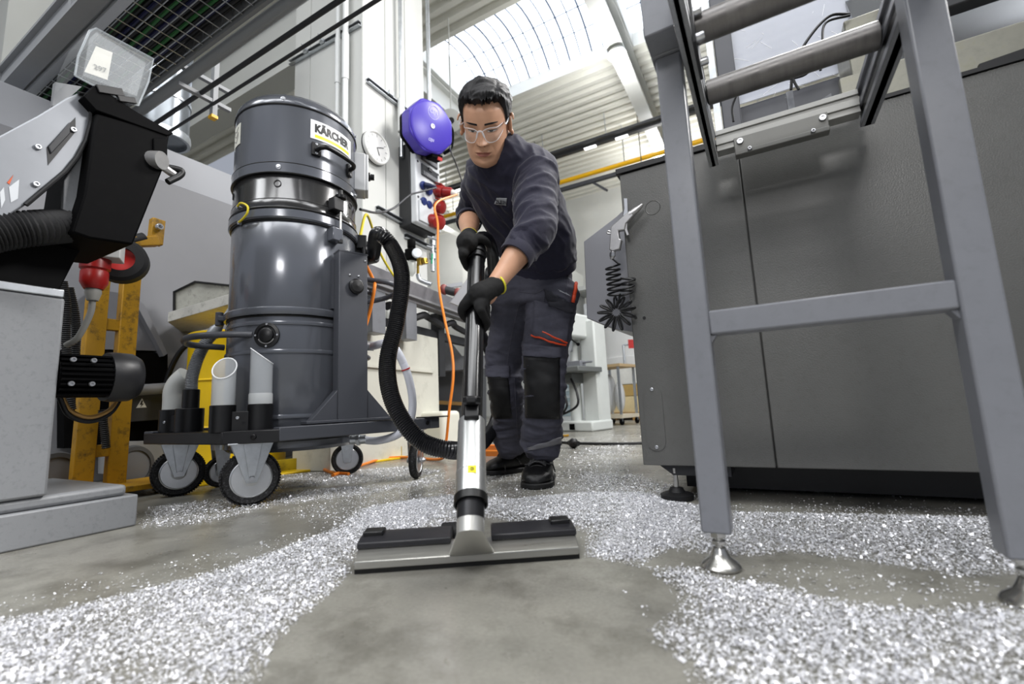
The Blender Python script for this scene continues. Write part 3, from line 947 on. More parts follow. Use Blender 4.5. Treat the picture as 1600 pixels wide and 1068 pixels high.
# clear polycarbonate guard standing on the lid
M_clear = mat('clear_guard_plastic', '#dfe4e7', 0.12, alpha=0.13, var=0.05)
shell = MB()
front = [(117, 118), (122, 88), (140, 48), (150, 44), (240, 92), (232, 128), (216, 165), (196, 160), (130, 125)]
shell.prism([onX(px, py, -1.74) for px, py in front], (-0.004, 0, 0))
shell.prism([onX(px, py, -1.90) for px, py in [(130, 118), (140, 60), (150, 50), (228, 98), (214, 150)]], (-0.004, 0, 0))
for a, b in zip(front[:6], front[1:6]):
    A, B = onX(*a, -1.74), onX(*b, -1.74)
    shell.add([A, B, B + Vector((-0.16, 0, 0)), A + Vector((-0.16, 0, 0))], [(0, 1, 2, 3)])
cg = part('clear_guard', shell, M_clear, t, smooth=0)
part('guard_rim', MB().tube([onX(*p, -1.738) for p in front] + [onX(*front[0], -1.738)], 0.003, 6), mat('guard_edge', '#c3cacf', 0.2, alpha=0.35), cg)
lb = part('paper_label', XP([(132, 112), (150, 72), (176, 82), (168, 125)], -1.80, 0.002), mat('paper_label', '#e6e4da', 0.7), cg, smooth=0)
mt = MB()
lc = np.array(onX(157, 107, -1.797))
uy_ = unit(np.array(onX(176, 82, -1.8)) - np.array(onX(150, 72, -1.8)))
put_text(mt, '297', lc, uy_, np.cross((1, 0, 0), uy_), 0.034, 0.02)
part('lettering', mt, mat('grey_ink', '#8a8a86', 0.7), cg, smooth=0)
part('hinge', MB().obox(onX(172, 142, -1.735), (0, 1, 0.4), (1, 0, 0), (0, -0.4, 1), 0.07, 0.012, 0.025).obox(onX(198, 156, -1.735), (0, 1, 0.4), (1, 0, 0), (0, -0.4, 1), 0.05, 0.012, 0.02), M_black, t, bevel=0.002)
# black suction hose into the arm
P, R = helix_hose(catmull([onX(-90, 400, -1.80), onX(-30, 370, -1.80), onX(20, 360, -1.80), onX(70, 355, -1.80), onX(112, 352, -1.84)], 8), 0.052, 0.011, 0.006)
part('ribbed_hose', MB().tube(P, R, 16), M_blackrub, t)
# motor: finned body, end cap
c0, c1, c2 = np.array((-1.955, 0.552, 0.498)), np.array((-1.95, 0.685, 0.498)), np.array((-1.95, 0.78, 0.498))
mo = MB().cyl(c0, c1, 0.070, n=24)
for i in range(9):
    z = -0.062 + i * 0.0155
    x = math.sqrt(max(0.0004, 0.080 ** 2 - z * z))
    mo.box(c0[0], c0[0] + x, 0.552, 0.683, c0[2] + z - 0.003, c0[2] + z + 0.003)
mm = part('motor', mo, M_blk, t, smooth=30, label='black finned electric motor')
part('motor_cap', MB().lathe([(0.082, 0.683), (0.085, 0.70), (0.083, 0.75), (0.070, 0.772), (0.05, 0.78), (0, 0.781)], (c0[0], 0, c0[2]), (0, 1, 0), 28), mat('motor_cap_black', '#242426', 0.4), mm)
for y, z in ((0.575, 0.045), (0.625, 0.045), (0.575, -0.03), (0.625, -0.03)): part('bolt', bolt(MB(), (c0[0] + 0.076, y, c0[2] + z), (1, 0, 0), 0.008, 0.008), M_bolt, mm)
for dx, mcol in ((0, mat('brass_hose', '#a8824a', 0.4, 0.3)), (1, M_black)):
    part('motor_cable', MB().tube(catmull([onX(93, 612 + 8 * dx, -1.99), onX(108, 640 + 8 * dx, -2.0), onX(140, 652 + 6 * dx, -2.0), onX(172, 640 + 5 * dx, -2.0), onX(192, 615, -2.0)], 8), 0.008, 8), mcol, t)

# switch box with red plug, behind the guard box
t = thing('switch_box', onD(155, 390, 1.8), 'small white switch box with a yellow mark and a red plug below the black guard', 'switch')
sb = np.array(onD(153, 390, 1.78))
part('box', MB().obox(sb, (0.49, 0.87, 0), (0.87, -0.49, 0), (0, 0, 1), 0.15, 0.09, 0.075), mat('light_plastic', '#c9cac8', 0.45), t, bevel=0.004)
part('yellow_pad', MB().cyl(sb + np.array((0.035, -0.02, 0.0385)), sb + np.array((0.035, -0.02, 0.050)), 0.040, n=20), M_yellow, t)
part('stop_knob', MB().cyl(sb + np.array((0.035, -0.02, 0.050)), sb + np.array((0.035, -0.02, 0.070)), 0.02, n=20), mat('red_plastic', '#b3231f', 0.38, var=0.06), t)
M_red = mat('red_plastic', '#b3231f', 0.38)
pl = np.array(onD(150, 403, 1.78))
pg = part('plug', MB().lathe([(0.044, 0.02), (0.047, 0.0), (0.047, -0.045), (0.040, -0.052), (0.043, -0.058), (0.043, -0.10), (0.034, -0.118), (0.03, -0.125), (0, -0.125)], pl, n=24), mat('deep_red_plastic', '#8f1a17', 0.35), t, label='red industrial plug')
part('gland', MB().lathe([(0.024, -0.12), (0.026, -0.14), (0.018, -0.17), (0, -0.17)], pl, n=14), mat('gland_grey', '#8a8984', 0.5), pg)
part('cable', MB().tube(catmull([pl + (0, 0, -0.16), pl + (-0.01, 0, -0.22), pl + (-0.04, -0.02, -0.31), pl + (-0.08, -0.04, -0.34)], 6), 0.011, 10), mat('gland_grey', '#8a8984'), pg)
c = np.array(onD(190, 408, 1.9))
t = thing('grinding_wheel', c, 'black wheel behind the red plug', 'wheel')
ax = np.array((0.86, -0.5, 0.05))
part('tyre', MB().lathe([(0.05, -0.035), (0.08, -0.035), (0.092, -0.022), (0.092, 0.022), (0.08, 0.035), (0.05, 0.035)], c, ax, 32, closed=True), M_blackrub, t)
part('disc', MB().lathe([(0, 0.01), (0.05, 0.02), (0.05, -0.02), (0, -0.01)], c, ax, 24), M_red, t)
t = thing('ribbed_conduit', onD(105, 600, 1.9), 'black ribbed conduit hanging behind the saw column', 'hose')
for k, pts in enumerate(([(98, 440), (104, 480), (103, 530), (108, 600), (112, 640)], [(108, 450), (118, 500), (118, 560)], [(160, 640), (166, 700)])):
    P, R = helix_hose(catmull([onD(x, y, 2.0 + 0.05 * k) for x, y in pts], 8), 0.018, 0.009, 0.004)
    part('hose', MB().tube(P, R, 10), M_blackrub, t)

# ---- yellow hand truck behind the saw
M_yel = mat('worn_yellow_paint', '#a57a0a', 0.5, var=0.12, vscale=9, dirt='#2e2716', dscale=16, damt=0.85)
TX = -2.78
def H(px, py, x=TX): return np.array(onX(px, py, x))
t = thing('hand_truck', (TX, 0.98, 0), 'worn yellow sack truck standing behind the saw motor', 'hand truck')
yl, yr = 0.915, 1.04
wv = 0.018
part('side_rail', MB().bar((TX, yl, 0.04), (TX, yl + 0.005, 1.05), 0.075, 0.052, (1, 0, 0)), M_yel, t, bevel=0.004)
part('side_rail', MB().bar((TX, yr, 0.04), (TX, yr + 0.005, 1.16), 0.075, 0.052, (1, 0, 0)), M_yel, t, bevel=0.004)
for z in (0.82, 0.215):
    part('rung', MB().box(TX - 0.018, TX + 0.018, yl, yr, z - 0.028, z + 0.028), M_yel, t, bevel=0.003)
hd = part('handle', MB().bar((TX, yr + 0.0, 1.16), (TX, yr + 0.002, 1.27), 0.06, 0.05, (1, 0, 0)).bar((TX, yr - 0.05, 1.245), (TX, yr + 0.11, 1.30), 0.05, 0.055, (1, 0, 0)).bar((TX, yr + 0.10, 1.28), (TX, yr + 0.105, 1.42), 0.06, 0.045, (1, 0, 0)), M_yel, t, bevel=0.004)
part('grip', MB().cyl((TX, yr - 0.06, 1.23), (TX, yr + 0.05, 1.30), 0.03, n=14), M_blackrub, hd)
part('bolt', bolt(MB(), (TX + 0.03, yr + 0.10, 1.37), (1, 0, 0), 0.018, 0.02), M_bolt, hd)
part('toe_plate', MB().box(TX - 0.1, TX + 0.22, 0.72, 1.28, 0.03, 0.055), M_yel, t, bevel=0.003)
for yy in (0.86, 1.16):
    w = part('wheel', MB().lathe([(0.085, -0.02), (0.105, -0.018), (0.112, 0), (0.105, 0.018), (0.085, 0.02)], (TX - 0.14, yy, 0.112), (1, 0.25, 0), 28, closed=True), mat('grey_tyre', '#4b4c4e', 0.6), t)
    part('rim', MB().lathe([(0.086, -0.012), (0.086, 0.012), (0.02, 0.018), (0, 0.018)], (TX - 0.14, yy, 0.112), (1, 0.25, 0), 24), mat('wheel_rim_grey', '#6f7072', 0.4), w)

# ---- dark grey enclosure at the back left, with hopper
t = thing('grey_enclosure', (-3.6, 1.8, 0), 'tall grey machine enclosure behind the yellow hand truck', 'machine')
M_encl = mat('enclosure_grey', '#76777b', 0.5, var=0.04, vscale=2)
part('lower_panel', MB().box(-4.4, -3.58, 0.4, 2.55, 0.0, 2.03), M_encl, t, bevel=0.004)
part('upper_panel', MB().box(-4.4, -3.60, 0.4, 2.55, 2.03, 2.29), mat('enclosure_light', '#95979c', 0.5), t, bevel=0.004)
t = thing('hopper_machine', (-3.4, 1.5, 0), 'dark hopper machine with a warning triangle behind the yellow truck', 'machine')
M_hop = mat('hopper_dark_grey', '#5b5c61', 0.5, var=0.05)
part('hopper', MB().prism([onX(px, py, -3.45) for px, py in [(150, 452), (206, 460), (222, 485), (258, 548), (150, 545)]], (-0.12, 0, 0)), M_hop, t, smooth=0)
part('hopper_side', MB().prism([onX(px, py, -3.40) for px, py in [(206, 462), (225, 475), (262, 552), (256, 556)]], (-0.1, 0, 0)), mat('hopper_edge', '#6e6f74', 0.5), t, smooth=0)
part('body', MB().prism([onX(px, py, -3.46) for px, py in [(100, 545), (262, 552), (262, 700), (100, 700)]], (-0.10, 0, 0)), M_blk, t, smooth=0)
fp = part('front_box', MB().prism([onX(px, py, -3.36) for px, py in [(185, 612), (258, 606), (258, 655), (185, 660)]], (-0.10, 0, 0)), M_dark, t, bevel=0.004)
part('tube', MB().cyl(onX(170, 612, -3.3), onX(262, 606, -3.3), 0.034, n=14), mat('dull_grey_tube', '#6f7073', 0.45), t)
tri = [(222, 622), (229, 636), (213, 637)]
part('warning_sign', MB().prism([onX(*p, -3.357) for p in tri], (-0.002, 0, 0)), mat('sign_pale', '#cfcfca', 0.5), fp, smooth=0, label='pale warning triangle with a lightning bolt')
bz = [(221.5, 625), (218.5, 632), (221.5, 631.5), (219.5, 636), (225, 630), (222, 630.5), (223.5, 625.5)]
part('lightning_bolt', MB().prism([onX(*p, -3.355) for p in bz], (-0.002, 0, 0)), M_black, fp, smooth=0)
part('base_sheet', MB().prism([onX(px, py, -3.2) for px, py in [(190, 690), (255, 688), (262, 735), (190, 742)]], (-0.3, 0, 0)), mat('pale_base', '#8f9092', 0.45), t, smooth=0)

# ---- white work table with a dirty upstand over the yellow drum
M_tab = mat('dirty_white_paint', '#c0bfb8', 0.55, var=0.06, dirt='#6e6d64', dscale=22, damt=0.5)
t = thing('drip_table', (-3.1, 1.7, 0), 'dirty white steel table over the yellow drum', 'table')
A, B = np.array(onD(262, 503, 2.9)), np.array(onD(362, 474, 2.72))
part('top', MB().prism([A, B, B + (0, 0, 0.065), A + (0, 0, 0.065)], (-0.42, 0.30, 0)), M_tab, t, bevel=0.003)
up = [(272, 493), (272, 456), (305, 440), (362, 446), (362, 475)]
part('upstand', MB().prism([onD(px, py, 3.0) for px, py in up], (-0.012, 0.012, 0)), mat('stained_upstand', '#a7a79f', 0.55, var=0.2, vscale=14, dirt='#4c4b45', dscale=14, damt=0.8), t, smooth=0)
part('upstand_edge', MB().tube([onD(px, py, 2.99) for px, py in up], 0.008, 8), M_black, t)
part('leg', MB().bar(np.array(onD(268, 505, 2.92)), np.array((onD(268, 505, 2.92)[0], onD(268, 505, 2.92)[1], 0)), 0.055, 0.055), M_tab, t, smooth=0)
A2 = np.array(onD(288, 503, 3.25))
part('rusty_post', MB().bar(A2 + (0.02, 0.03, 0), (A2[0] + 0.02, A2[1] + 0.03, 0.0), 0.10, 0.05), mat('rust_brown', '#5a3413', 0.7, var=0.3, vscale=8), t, smooth=0)
part('hose', MB().tube(catmull([onD(318, 528, 2.95), onD(285, 545, 2.95), onD(262, 590, 2.95), onD(258, 640, 2.95)], 8), 0.016, 10), M_black, t)

# ---- yellow drum
M_ydrum = mat('yellow_drum_paint', '#e3bd0a', 0.38, var=0.05, vscale=6)
dc = np.array(onD(372, 640, 3.0))
dc = (dc[0], dc[1], 0)
o = obj('oil_drum', MB().lathe([(0, 0.86), (0.275, 0.86), (0.288, 0.88), (0.294, 0.875), (0.294, 0.86), (0.288, 0.85), (0.288, 0.585), (0.297, 0.575), (0.288, 0.565), (0.288, 0.30), (0.297, 0.29), (0.288, 0.28), (0.288, 0.02), (0.294, 0.01), (0.294, 0.0), (0, 0.0)], dc, n=44), M_ydrum)
tag(o, 'yellow steel drum standing behind the vacuum under the white table', 'drum')
# ---- yellow spill tray on the floor behind the vacuum
t = thing('spill_tray', (-2.9, 2.4, 0), 'yellow spill tray on the floor behind the vacuum', 'tray')
a, b = np.array(onZ(225, 772)), np.array(onZ(632, 716))
d = unit(b - a)
q = np.array((-d[1], d[0], 0))
ex = b + d * 0.05
a = ex - d * 1.45
part('floor_sheet', MB().prism([a, ex, ex + q * 0.20, a + q * 0.20], (0, 0, 0.012)), M_ydrum, t, bevel=0.003)
part('rim', MB().bar(a + q * 0.12 + (0, 0, 0.045), ex + q * 0.12 + (0, 0, 0.045), 0.03, 0.066), mat('tray_yellow_dark', '#a9930f', 0.45, dirt='#4f4a1b', dscale=10, damt=0.7), t, smooth=0)

# ---- heavy bench bed right of the vacuum
t = thing('bench_bed', (-2.6, 2.8, 0), 'long grey steel bench bed on pale concrete blocks behind the hose', 'bench')
b0, b1 = np.array((-2.165, 1.91, 1.305)), np.array((-2.475, 4.4, 1.305))
d = unit(b1 - b0)
q = np.array((-d[1], d[0], 0))
M_bed = mat('scraped_bed_grey', '#77767a', 0.42, 0.35, var=0.14, vscale=8, dirt='#4a4948', dscale=9, damt=0.4)
part('face_beam', MB().prism([b0, b1, b1 + (0, 0, -0.112), b0 + (0, 0, -0.112)], q * 0.10), M_bed, t, bevel=0.004)
part('lower_lip', MB().prism([b0 - q * 0.012 + (0, 0, -0.112), b1 - q * 0.012 + (0, 0, -0.112), b1 - q * 0.012 + (0, 0, -0.128), b0 - q * 0.012 + (0, 0, -0.128)], q * 0.12).prism([b0 + q * 0.02 + (0, 0, -0.128), b1 + q * 0.02 + (0, 0, -0.128), b1 + q * 0.02 + (0, 0, -0.155), b0 + q * 0.02 + (0, 0, -0.155)], q * 0.08), mat('bed_lip', '#909093', 0.4, 0.3), t, smooth=0)
part('top_plate', MB().prism([b0 + q * 0.1, b1 + q * 0.1, b1 + q * 0.32, b0 + q * 0.32], (0, 0, -0.02)), M_bed, t, smooth=0)
M_conc = mat('pale_block_concrete', '#cbcabf', 0.7, var=0.06, vscale=3, dirt='#8b8a7e', dscale=6, damt=0.35)
def BP(s, w, z): return b0 * (1, 1, 0) + d * s + q * w + (0, 0, z)
part('support_block', MB().prism([BP(0.0, 0.14, 0), BP(1.26, 0.14, 0), BP(1.26, 0.14, 0.95), BP(0.0, 0.14, 0.95)], q * 0.30), M_conc, t, bevel=0.006)
part('block_ledge', MB().prism([BP(0.0, 0.12, 0.64), BP(1.16, 0.12, 0.64), BP(1.16, 0.12, 0.66), BP(0.0, 0.12, 0.66)], q * 0.05), M_conc, t, smooth=0)
part('under_frame', MB().prism([BP(0.0, 0.16, 0.95), BP(2.3, 0.16, 0.95), BP(2.3, 0.16, 1.02), BP(0.0, 0.16, 1.02)], q * 0.06).prism([BP(1.28, 0.14, 0.62), BP(1.38, 0.14, 0.62), BP(1.38, 0.14, 1.18), BP(1.28, 0.14, 1.18)], q * 0.08), M_dark, t, smooth=0)
for s, w in ((0.24, 0.07), (0.62, 0.07)):
    part('cross_member', MB().prism([BP(s, 0.02, 0.86), BP(s + 0.14, 0.02, 0.86), BP(s + 0.14, 0.02, 1.15), BP(s, 0.02, 1.15)], q * 0.10), M_greymach, t, bevel=0.003)
part('cable_bundle', MB().tube(catmull([BP(0.5 + 0.12 * i, 0.10 + 0.04 * (i % 2), 1.09 + 0.03 * math.sin(i * 1.7)) for i in range(14)], 5), 0.03, 8), M_dark, t)
# items on the bench: red-black pipe fitting, grey angled sheet
c = np.array(onD(694, 452, 3.7))
t = thing('pipe_fitting', c, 'red and dark pipe fitting lying on the bench bed', 'fitting')
e = np.array(onD(716, 458, 3.7))
part('body', MB().tube([c + (0, 0, 0), (c + e) / 2, e], [0.032, 0.034, 0.03], 12), M_dark, t)
for p in (c, e): part('collar', MB().sph(p, (0.028, 0.045, 0.045), 14, 8), mat('dull_red', '#7d3a36', 0.5), t)
o = obj('sheet_guard', MB().prism([onD(px, py, 3.6) for px, py in [(704, 472), (735, 430), (735, 485)]], (-0.02, 0.01, 0)).prism([onD(px, py, 4.2) for px, py in [(690, 445), (722, 440), (724, 446), (692, 450)]], (-0.02, 0.02, 0)), mat('pale_guard', '#b4b6ba', 0.5), smooth=0)
tag(o, 'pale sloping sheet guard on the bench bed behind the black tube', 'guard')

# dark machines further back under the bench
t = thing('background_machine', (-2.9, 4.6, 0), 'grey machine far behind the bench, left of the worker', 'machine')
part('cabinet', MB().prism([onD(px, py, 5.0) for px, py in [(673, 560), (760, 555), (760, 700), (676, 700)]], (-0.5, 0.4, 0)), mat('back_machine_grey', '#55585c', 0.5), t, smooth=0)
part('hood', MB().prism([onD(px, py, 4.8) for px, py in [(675, 530), (700, 528), (722, 556), (760, 555), (760, 575), (675, 580)]], (-0.4, 0.4, 0)), M_greymach, t, smooth=0)
part('tray', MB().prism([onD(px, py, 4.7) for px, py in [(680, 625), (724, 628), (724, 633), (680, 631)]], (-0.3, 0.4, 0)), mat('wood_edge', '#8a6a3c', 0.6), t, smooth=0)
part('post', MB().prism([onD(px, py, 4.9) for px, py in [(671, 575), (682, 575), (682, 690), (671, 690)]], (-0.1, 0.1, 0)), mat('blue_grey', '#8b939b', 0.5), t, smooth=0)
# jerrycan
c = np.array(onZ(676, 706)) + np.array((-0.05, 0.06, 0))
t = thing('jerrycan', c, 'white plastic canister on the floor beyond the hose', 'canister')
dx = unit(np.array(onZ(700, 700)) - np.array(onZ(650, 700)))
dy = np.array((-dx[1], dx[0], 0))
part('body', MB().obox(c + (0, 0, 0.16), dx, dy, (0, 0, 1), 0.40, 0.26, 0.32), mat('milky_plastic', '#dcdccf', 0.4, var=0.03), t, bevel=0.035, seg=4)
part('cap', MB().cyl(c + dx * -0.13 + (0, 0, 0.318), c + dx * -0.13 + (0, 0, 0.35), 0.03, n=16), mat('cream_cap', '#cfcfc4', 0.5), t)
# ================================================================== INDUSTRIAL VACUUM
M_vac = mat('vacuum_grey_enamel', '#5d6067', 0.22, 0.25, coat=0.5, bump=0.015, bscale=18)
M_vacdark = mat('vacuum_dark_band', '#2c2c2d', 0.2, 0.3, coat=0.5)
M_chas = mat('chassis_grey_paint', '#47494f', 0.36, bump=0.02, bscale=60)
M_tray = mat('black_tray', '#1b1b1d', 0.38)
M_gask = mat('black_gasket', '#060607', 0.4)
M_plast = mat('black_plastic', '#0e0e10', 0.38)
M_lab = mat('label_white', '#eceef0', 0.4)
M_laby = mat('label_yellow', '#f0e000', 0.4)
M_ink = mat('label_ink', '#0b0b0c', 0.5)

VC = np.array((-1.985, 1.415, 0.0))
_f = unit(np.array((1.985, -1.415, 0)))
_r = np.array((-_f[1], _f[0], 0))       # image right
if _r @ np.array((0.5, 0.8, 0)) < 0: _r = -_r
R0 = 0.282


def VP(phi, r, z):
    a = math.radians(phi)
    return VC + r * (math.cos(a) * _f + math.sin(a) * _r) + np.array((0, 0, z))


def vdir(phi):
    a = math.radians(phi)
    return math.cos(a) * _f + math.sin(a) * _r


def vtan(phi):
    a = math.radians(phi)
    return -math.sin(a) * _f + math.cos(a) * _r


def shell_patch(phi0, phi1, z0, z1, r, th=0.002, n=10):
    rings = []
    mbp = MB()
    vs = []
    for i in range(n + 1):
        p = phi0 + (phi1 - phi0) * i / n
        vs += [VP(p, r, z0), VP(p, r, z1), VP(p, r + th, z1), VP(p, r + th, z0)]
    fs = []
    for i in range(n):
        o = i * 4
        for k in range(4):
            k2 = (k + 1) % 4
            fs.append((o + k, o + 4 + k, o + 4 + k2, o + k2))
    fs += [(3, 2, 1, 0), tuple(n * 4 + k for k in range(4))]
    return mbp.add(vs, fs)


def ring(z, r, h=0.008, dr=0.004):
    return MB().lathe([(r - 0.004, z - h / 2), (r + dr * 0.7, z - h / 2), (r + dr, z), (r + dr * 0.7, z + h / 2), (r - 0.004, z + h / 2)], VC, n=64, closed=True)


t = thing('industrial_vacuum', (VC[0], VC[1], 0), 'tall grey cylindrical industrial vacuum cleaner on a wheeled chassis', 'vacuum cleaner')
V = t
part('collecting_drum', MB().lathe([(0, 0.19), (R0 - 0.02, 0.19), (R0 - 0.004, 0.205), (R0 - 0.004, 0.235), (R0, 0.24), (R0, 0.765), (R0 - 0.01, 0.77)], VC, n=64), M_vac, t)
for z in (0.335, 0.600, 0.718): part('bead', ring(z, R0, 0.016, 0.007), M_vac, t)
part('drum_clamp_ring', MB().lathe([(R0 - 0.01, 0.752), (R0 + 0.012, 0.752), (R0 + 0.016, 0.760), (R0 + 0.016, 0.778), (R0 + 0.010, 0.784), (R0 - 0.01, 0.784)], VC, n=64, closed=True), M_vac, t)
part('gasket', ring(0.748, R0, 0.008, 0.005), M_gask, t)
part('lower_gasket', ring(0.236, R0 - 0.002, 0.01, 0.004), M_gask, t)
part('filter_housing', MB().lathe([(R0 - 0.004, 0.78), (R0 - 0.002, 0.785), (R0 - 0.002, 1.19), (R0 - 0.006, 1.195)], VC, n=64), M_vac, t)
part('housing_rim', MB().lathe([(R0 - 0.01, 1.165), (R0 + 0.006, 1.165), (R0 + 0.012, 1.172), (R0 + 0.012, 1.202), (R0 + 0.004, 1.210), (R0 - 0.01, 1.210)], VC, n=64, closed=True), M_vac, t)
part('rim_gasket', ring(1.213, R0 + 0.004, 0.010, 0.007), M_gask, t)
part('rim_gasket', ring(1.160, R0, 0.006, 0.004), M_gask, t)
part('filter_band', MB().lathe([(R0 - 0.006, 1.215), (R0 + 0.004, 1.218), (R0 + 0.004, 1.250), (R0 - 0.002, 1.258), (R0 - 0.002, 1.365), (R0 - 0.006, 1.37)], VC, n=64), M_vacdark, t)
part('band_gasket', ring(1.253, R0, 0.006, 0.004), M_gask, t)
part('motor_head', MB().lathe([(R0 - 0.004, 1.368), (R0 + 0.006, 1.372), (R0 + 0.006, 1.415), (R0 - 0.001, 1.418), (R0 - 0.001, 1.69), (R0 - 0.004, 1.692)], VC, n=64), M_vac, t)
part('head_gasket', ring(1.3695, R0 + 0.003, 0.007, 0.006), M_gask, t)
part('head_gasket', ring(1.4165, R0 + 0.003, 0.005, 0.004), M_gask, t)
part('lid', MB().lathe([(R0 - 0.006, 1.694), (R0 + 0.002, 1.696), (R0 + 0.002, 1.706), (R0 - 0.004, 1.728), (R0 - 0.022, 1.752), (R0 - 0.06, 1.766), (R0 - 0.14, 1.772), (0, 1.774)], VC, n=64), M_vac, t)
part('lid_gasket', ring(1.6925, R0 - 0.001, 0.007, 0.005), M_gask, t)
for i, (phi, z, r) in enumerate(((-14, 1.716, R0 - 0.002), (-16, 1.393, R0 + 0.006), (72, 1.716, R0 - 0.002), (68, 1.393, R0 + 0.006))):
    part('screw', MB().lathe([(0.011, 0), (0.011, 0.003), (0.007, 0.004), (0.0065, 0.009), (0, 0.009)], VP(phi, r, z), vdir(phi), 12), M_bolt, t)
for phi in (-17, -78, 60):
    part('vent_hole', MB().lathe([(0.016, 0), (0.016, 0.003), (0.013, 0.003), (0.012, 0.001), (0, 0.001)], VP(phi, R0 - 0.0035, 1.322), vdir(phi), 20), M_gask, t)
for phi, rr in ((150, 0.2), (110, 0.22), (178, 0.19)):
    c = VP(phi, rr, 1.77)
    part('exhaust_slot', MB().obox(c + (0, 0, 0.003), vdir(phi), vtan(phi), (0, 0, 1), 0.03, 0.05, 0.014), M_gask, t, smooth=0)
# maker label wrapped round the head
lb = part('maker_label', shell_patch(10, 58, 1.555, 1.645, R0 + 0.0005, 0.0012, 14), M_lab, t, smooth=30)


def wrap_text(txt, phi_c, z_c, width, height, r, bold=0.03, th=0.0):
    v, f = text_mesh(txt, 1.0, bold)
    bm = bmesh.new()
    vs = [bm.verts.new(tuple(p)) for p in v]
    for q in f:
        try: bm.faces.new([vs[i] for i in q])
        except ValueError: pass
    ex = v[:, 0].max() - v[:, 0].min()
    for _ in range(2):
        long = [e for e in bm.edges if abs(e.verts[0].co.x - e.verts[1].co.x) > ex / 24]
        if long: bmesh.ops.subdivide_edges(bm, edges=long, cuts=1)
    bmesh.ops.triangulate(bm, faces=bm.faces)
    bm.verts.index_update()
    v = np.array([tuple(q.co) for q in bm.verts])
    f = [tuple(q.index for q in p.verts) for p in bm.faces]
    bm.free()
    x = (v[:, 0] - (v[:, 0].max() + v[:, 0].min()) / 2) / ex * width
    y = (v[:, 1] - (v[:, 1].max() + v[:, 1].min()) / 2) / (v[:, 1].max() - v[:, 1].min()) * height
    return MB().add([VP(phi_c + math.degrees(a / r), r, z_c + b) for a, b in zip(x, y)], f)


part('lettering', wrap_text('KÄRCHER', 33.5, 1.612, 0.195, 0.050, R0 + 0.0024, 0.06), M_ink, lb, smooth=0, label='black KÄRCHER lettering')
part('yellow_stripe', shell_patch(14, 54, 1.563, 1.577, R0 + 0.0015, 0.0008, 14), M_laby, lb, smooth=30)
l2 = part('side_label', shell_patch(-76, -60, 1.54, 1.64, R0 + 0.0005, 0.0012, 8), mat('label_offwhite', '#d3d3c8', 0.45), t, smooth=30)
part('zigzag_mark', MB().tube([VP(-73, R0 + 0.002, 1.57), VP(-68, R0 + 0.002, 1.555), VP(-64, R0 + 0.002, 1.58), VP(-64, R0 + 0.002, 1.60), VP(-68, R0 + 0.002, 1.58), VP(-73, R0 + 0.002, 1.595), VP(-73, R0 + 0.002, 1.62), VP(-68, R0 + 0.002, 1.605), VP(-64, R0 + 0.002, 1.625)], 0.002, 6), mat('grey_ink', '#8a8a86'), l2)
# lifting handle
hh = part('handle', MB().tube(catmull([VP(15, R0 + 0.012, 1.50), VP(18, R0 + 0.042, 1.503), VP(24, R0 + 0.052, 1.504), VP(44, R0 + 0.052, 1.494), VP(51, R0 + 0.040, 1.49), VP(53, R0 + 0.010, 1.485)], 8), 0.0105, 12), M_plast, t, label='black carrying handle')
part('handle_base', shell_patch(11, 19, 1.475, 1.532, R0, 0.014, 5), M_plast, hh, smooth=30)
part('handle_base', shell_patch(50, 57, 1.455, 1.51, R0, 0.014, 5), M_plast, hh, smooth=30)
for phi, z in ((15, 1.525), (15, 1.482), (53.5, 1.503), (53.5, 1.462)):
    part('screw', bolt(MB(), VP(phi, R0 + 0.013, z), vdir(phi), 0.006, 0.004), M_bolt, hh)
# switch box on the right
c = VP(82, R0 + 0.02, 1.53)
sb = part('switch_box', MB().obox(c, vdir(82), vtan(82), (0, 0, 1), 0.06, 0.11, 0.20), mat('light_grey_plastic', '#c2c4c6', 0.4), t, bevel=0.006)
part('box_lid', MB().obox(c + vdir(82) * 0.036, vdir(82), vtan(82), (0, 0, 1), 0.016, 0.104, 0.194), mat('light_grey_plastic', '#c2c4c6', 0.4), sb, bevel=0.006)
part('switch_knob', MB().lathe([(0.022, 0), (0.022, 0.008), (0.016, 0.012), (0.015, 0.03), (0, 0.03)], c + vdir(82) * 0.044, vdir(82), 18), M_plast, sb)
# earth wire across the rim
part('earth_wire', MB().tube(catmull([VP(-55, R0 + 0.014, 1.235), VP(-48, R0 + 0.022, 1.238), VP(-40, R0 + 0.026, 1.215), VP(-40, R0 + 0.026, 1.185), VP(-46, R0 + 0.020, 1.165), VP(-52, R0 + 0.014, 1.16)], 8), 0.0045, 8), mat('earth_yellow', '#d8c52a', 0.4), t)
for z, p in ((1.235, -56), (1.16, -53)):
    part('wire_lug', MB().lathe([(0.009, -0.004), (0.009, 0.008), (0.005, 0.009), (0, 0.012)], VP(p, R0 + 0.006, z), vdir(p), 10), M_bolt, t)
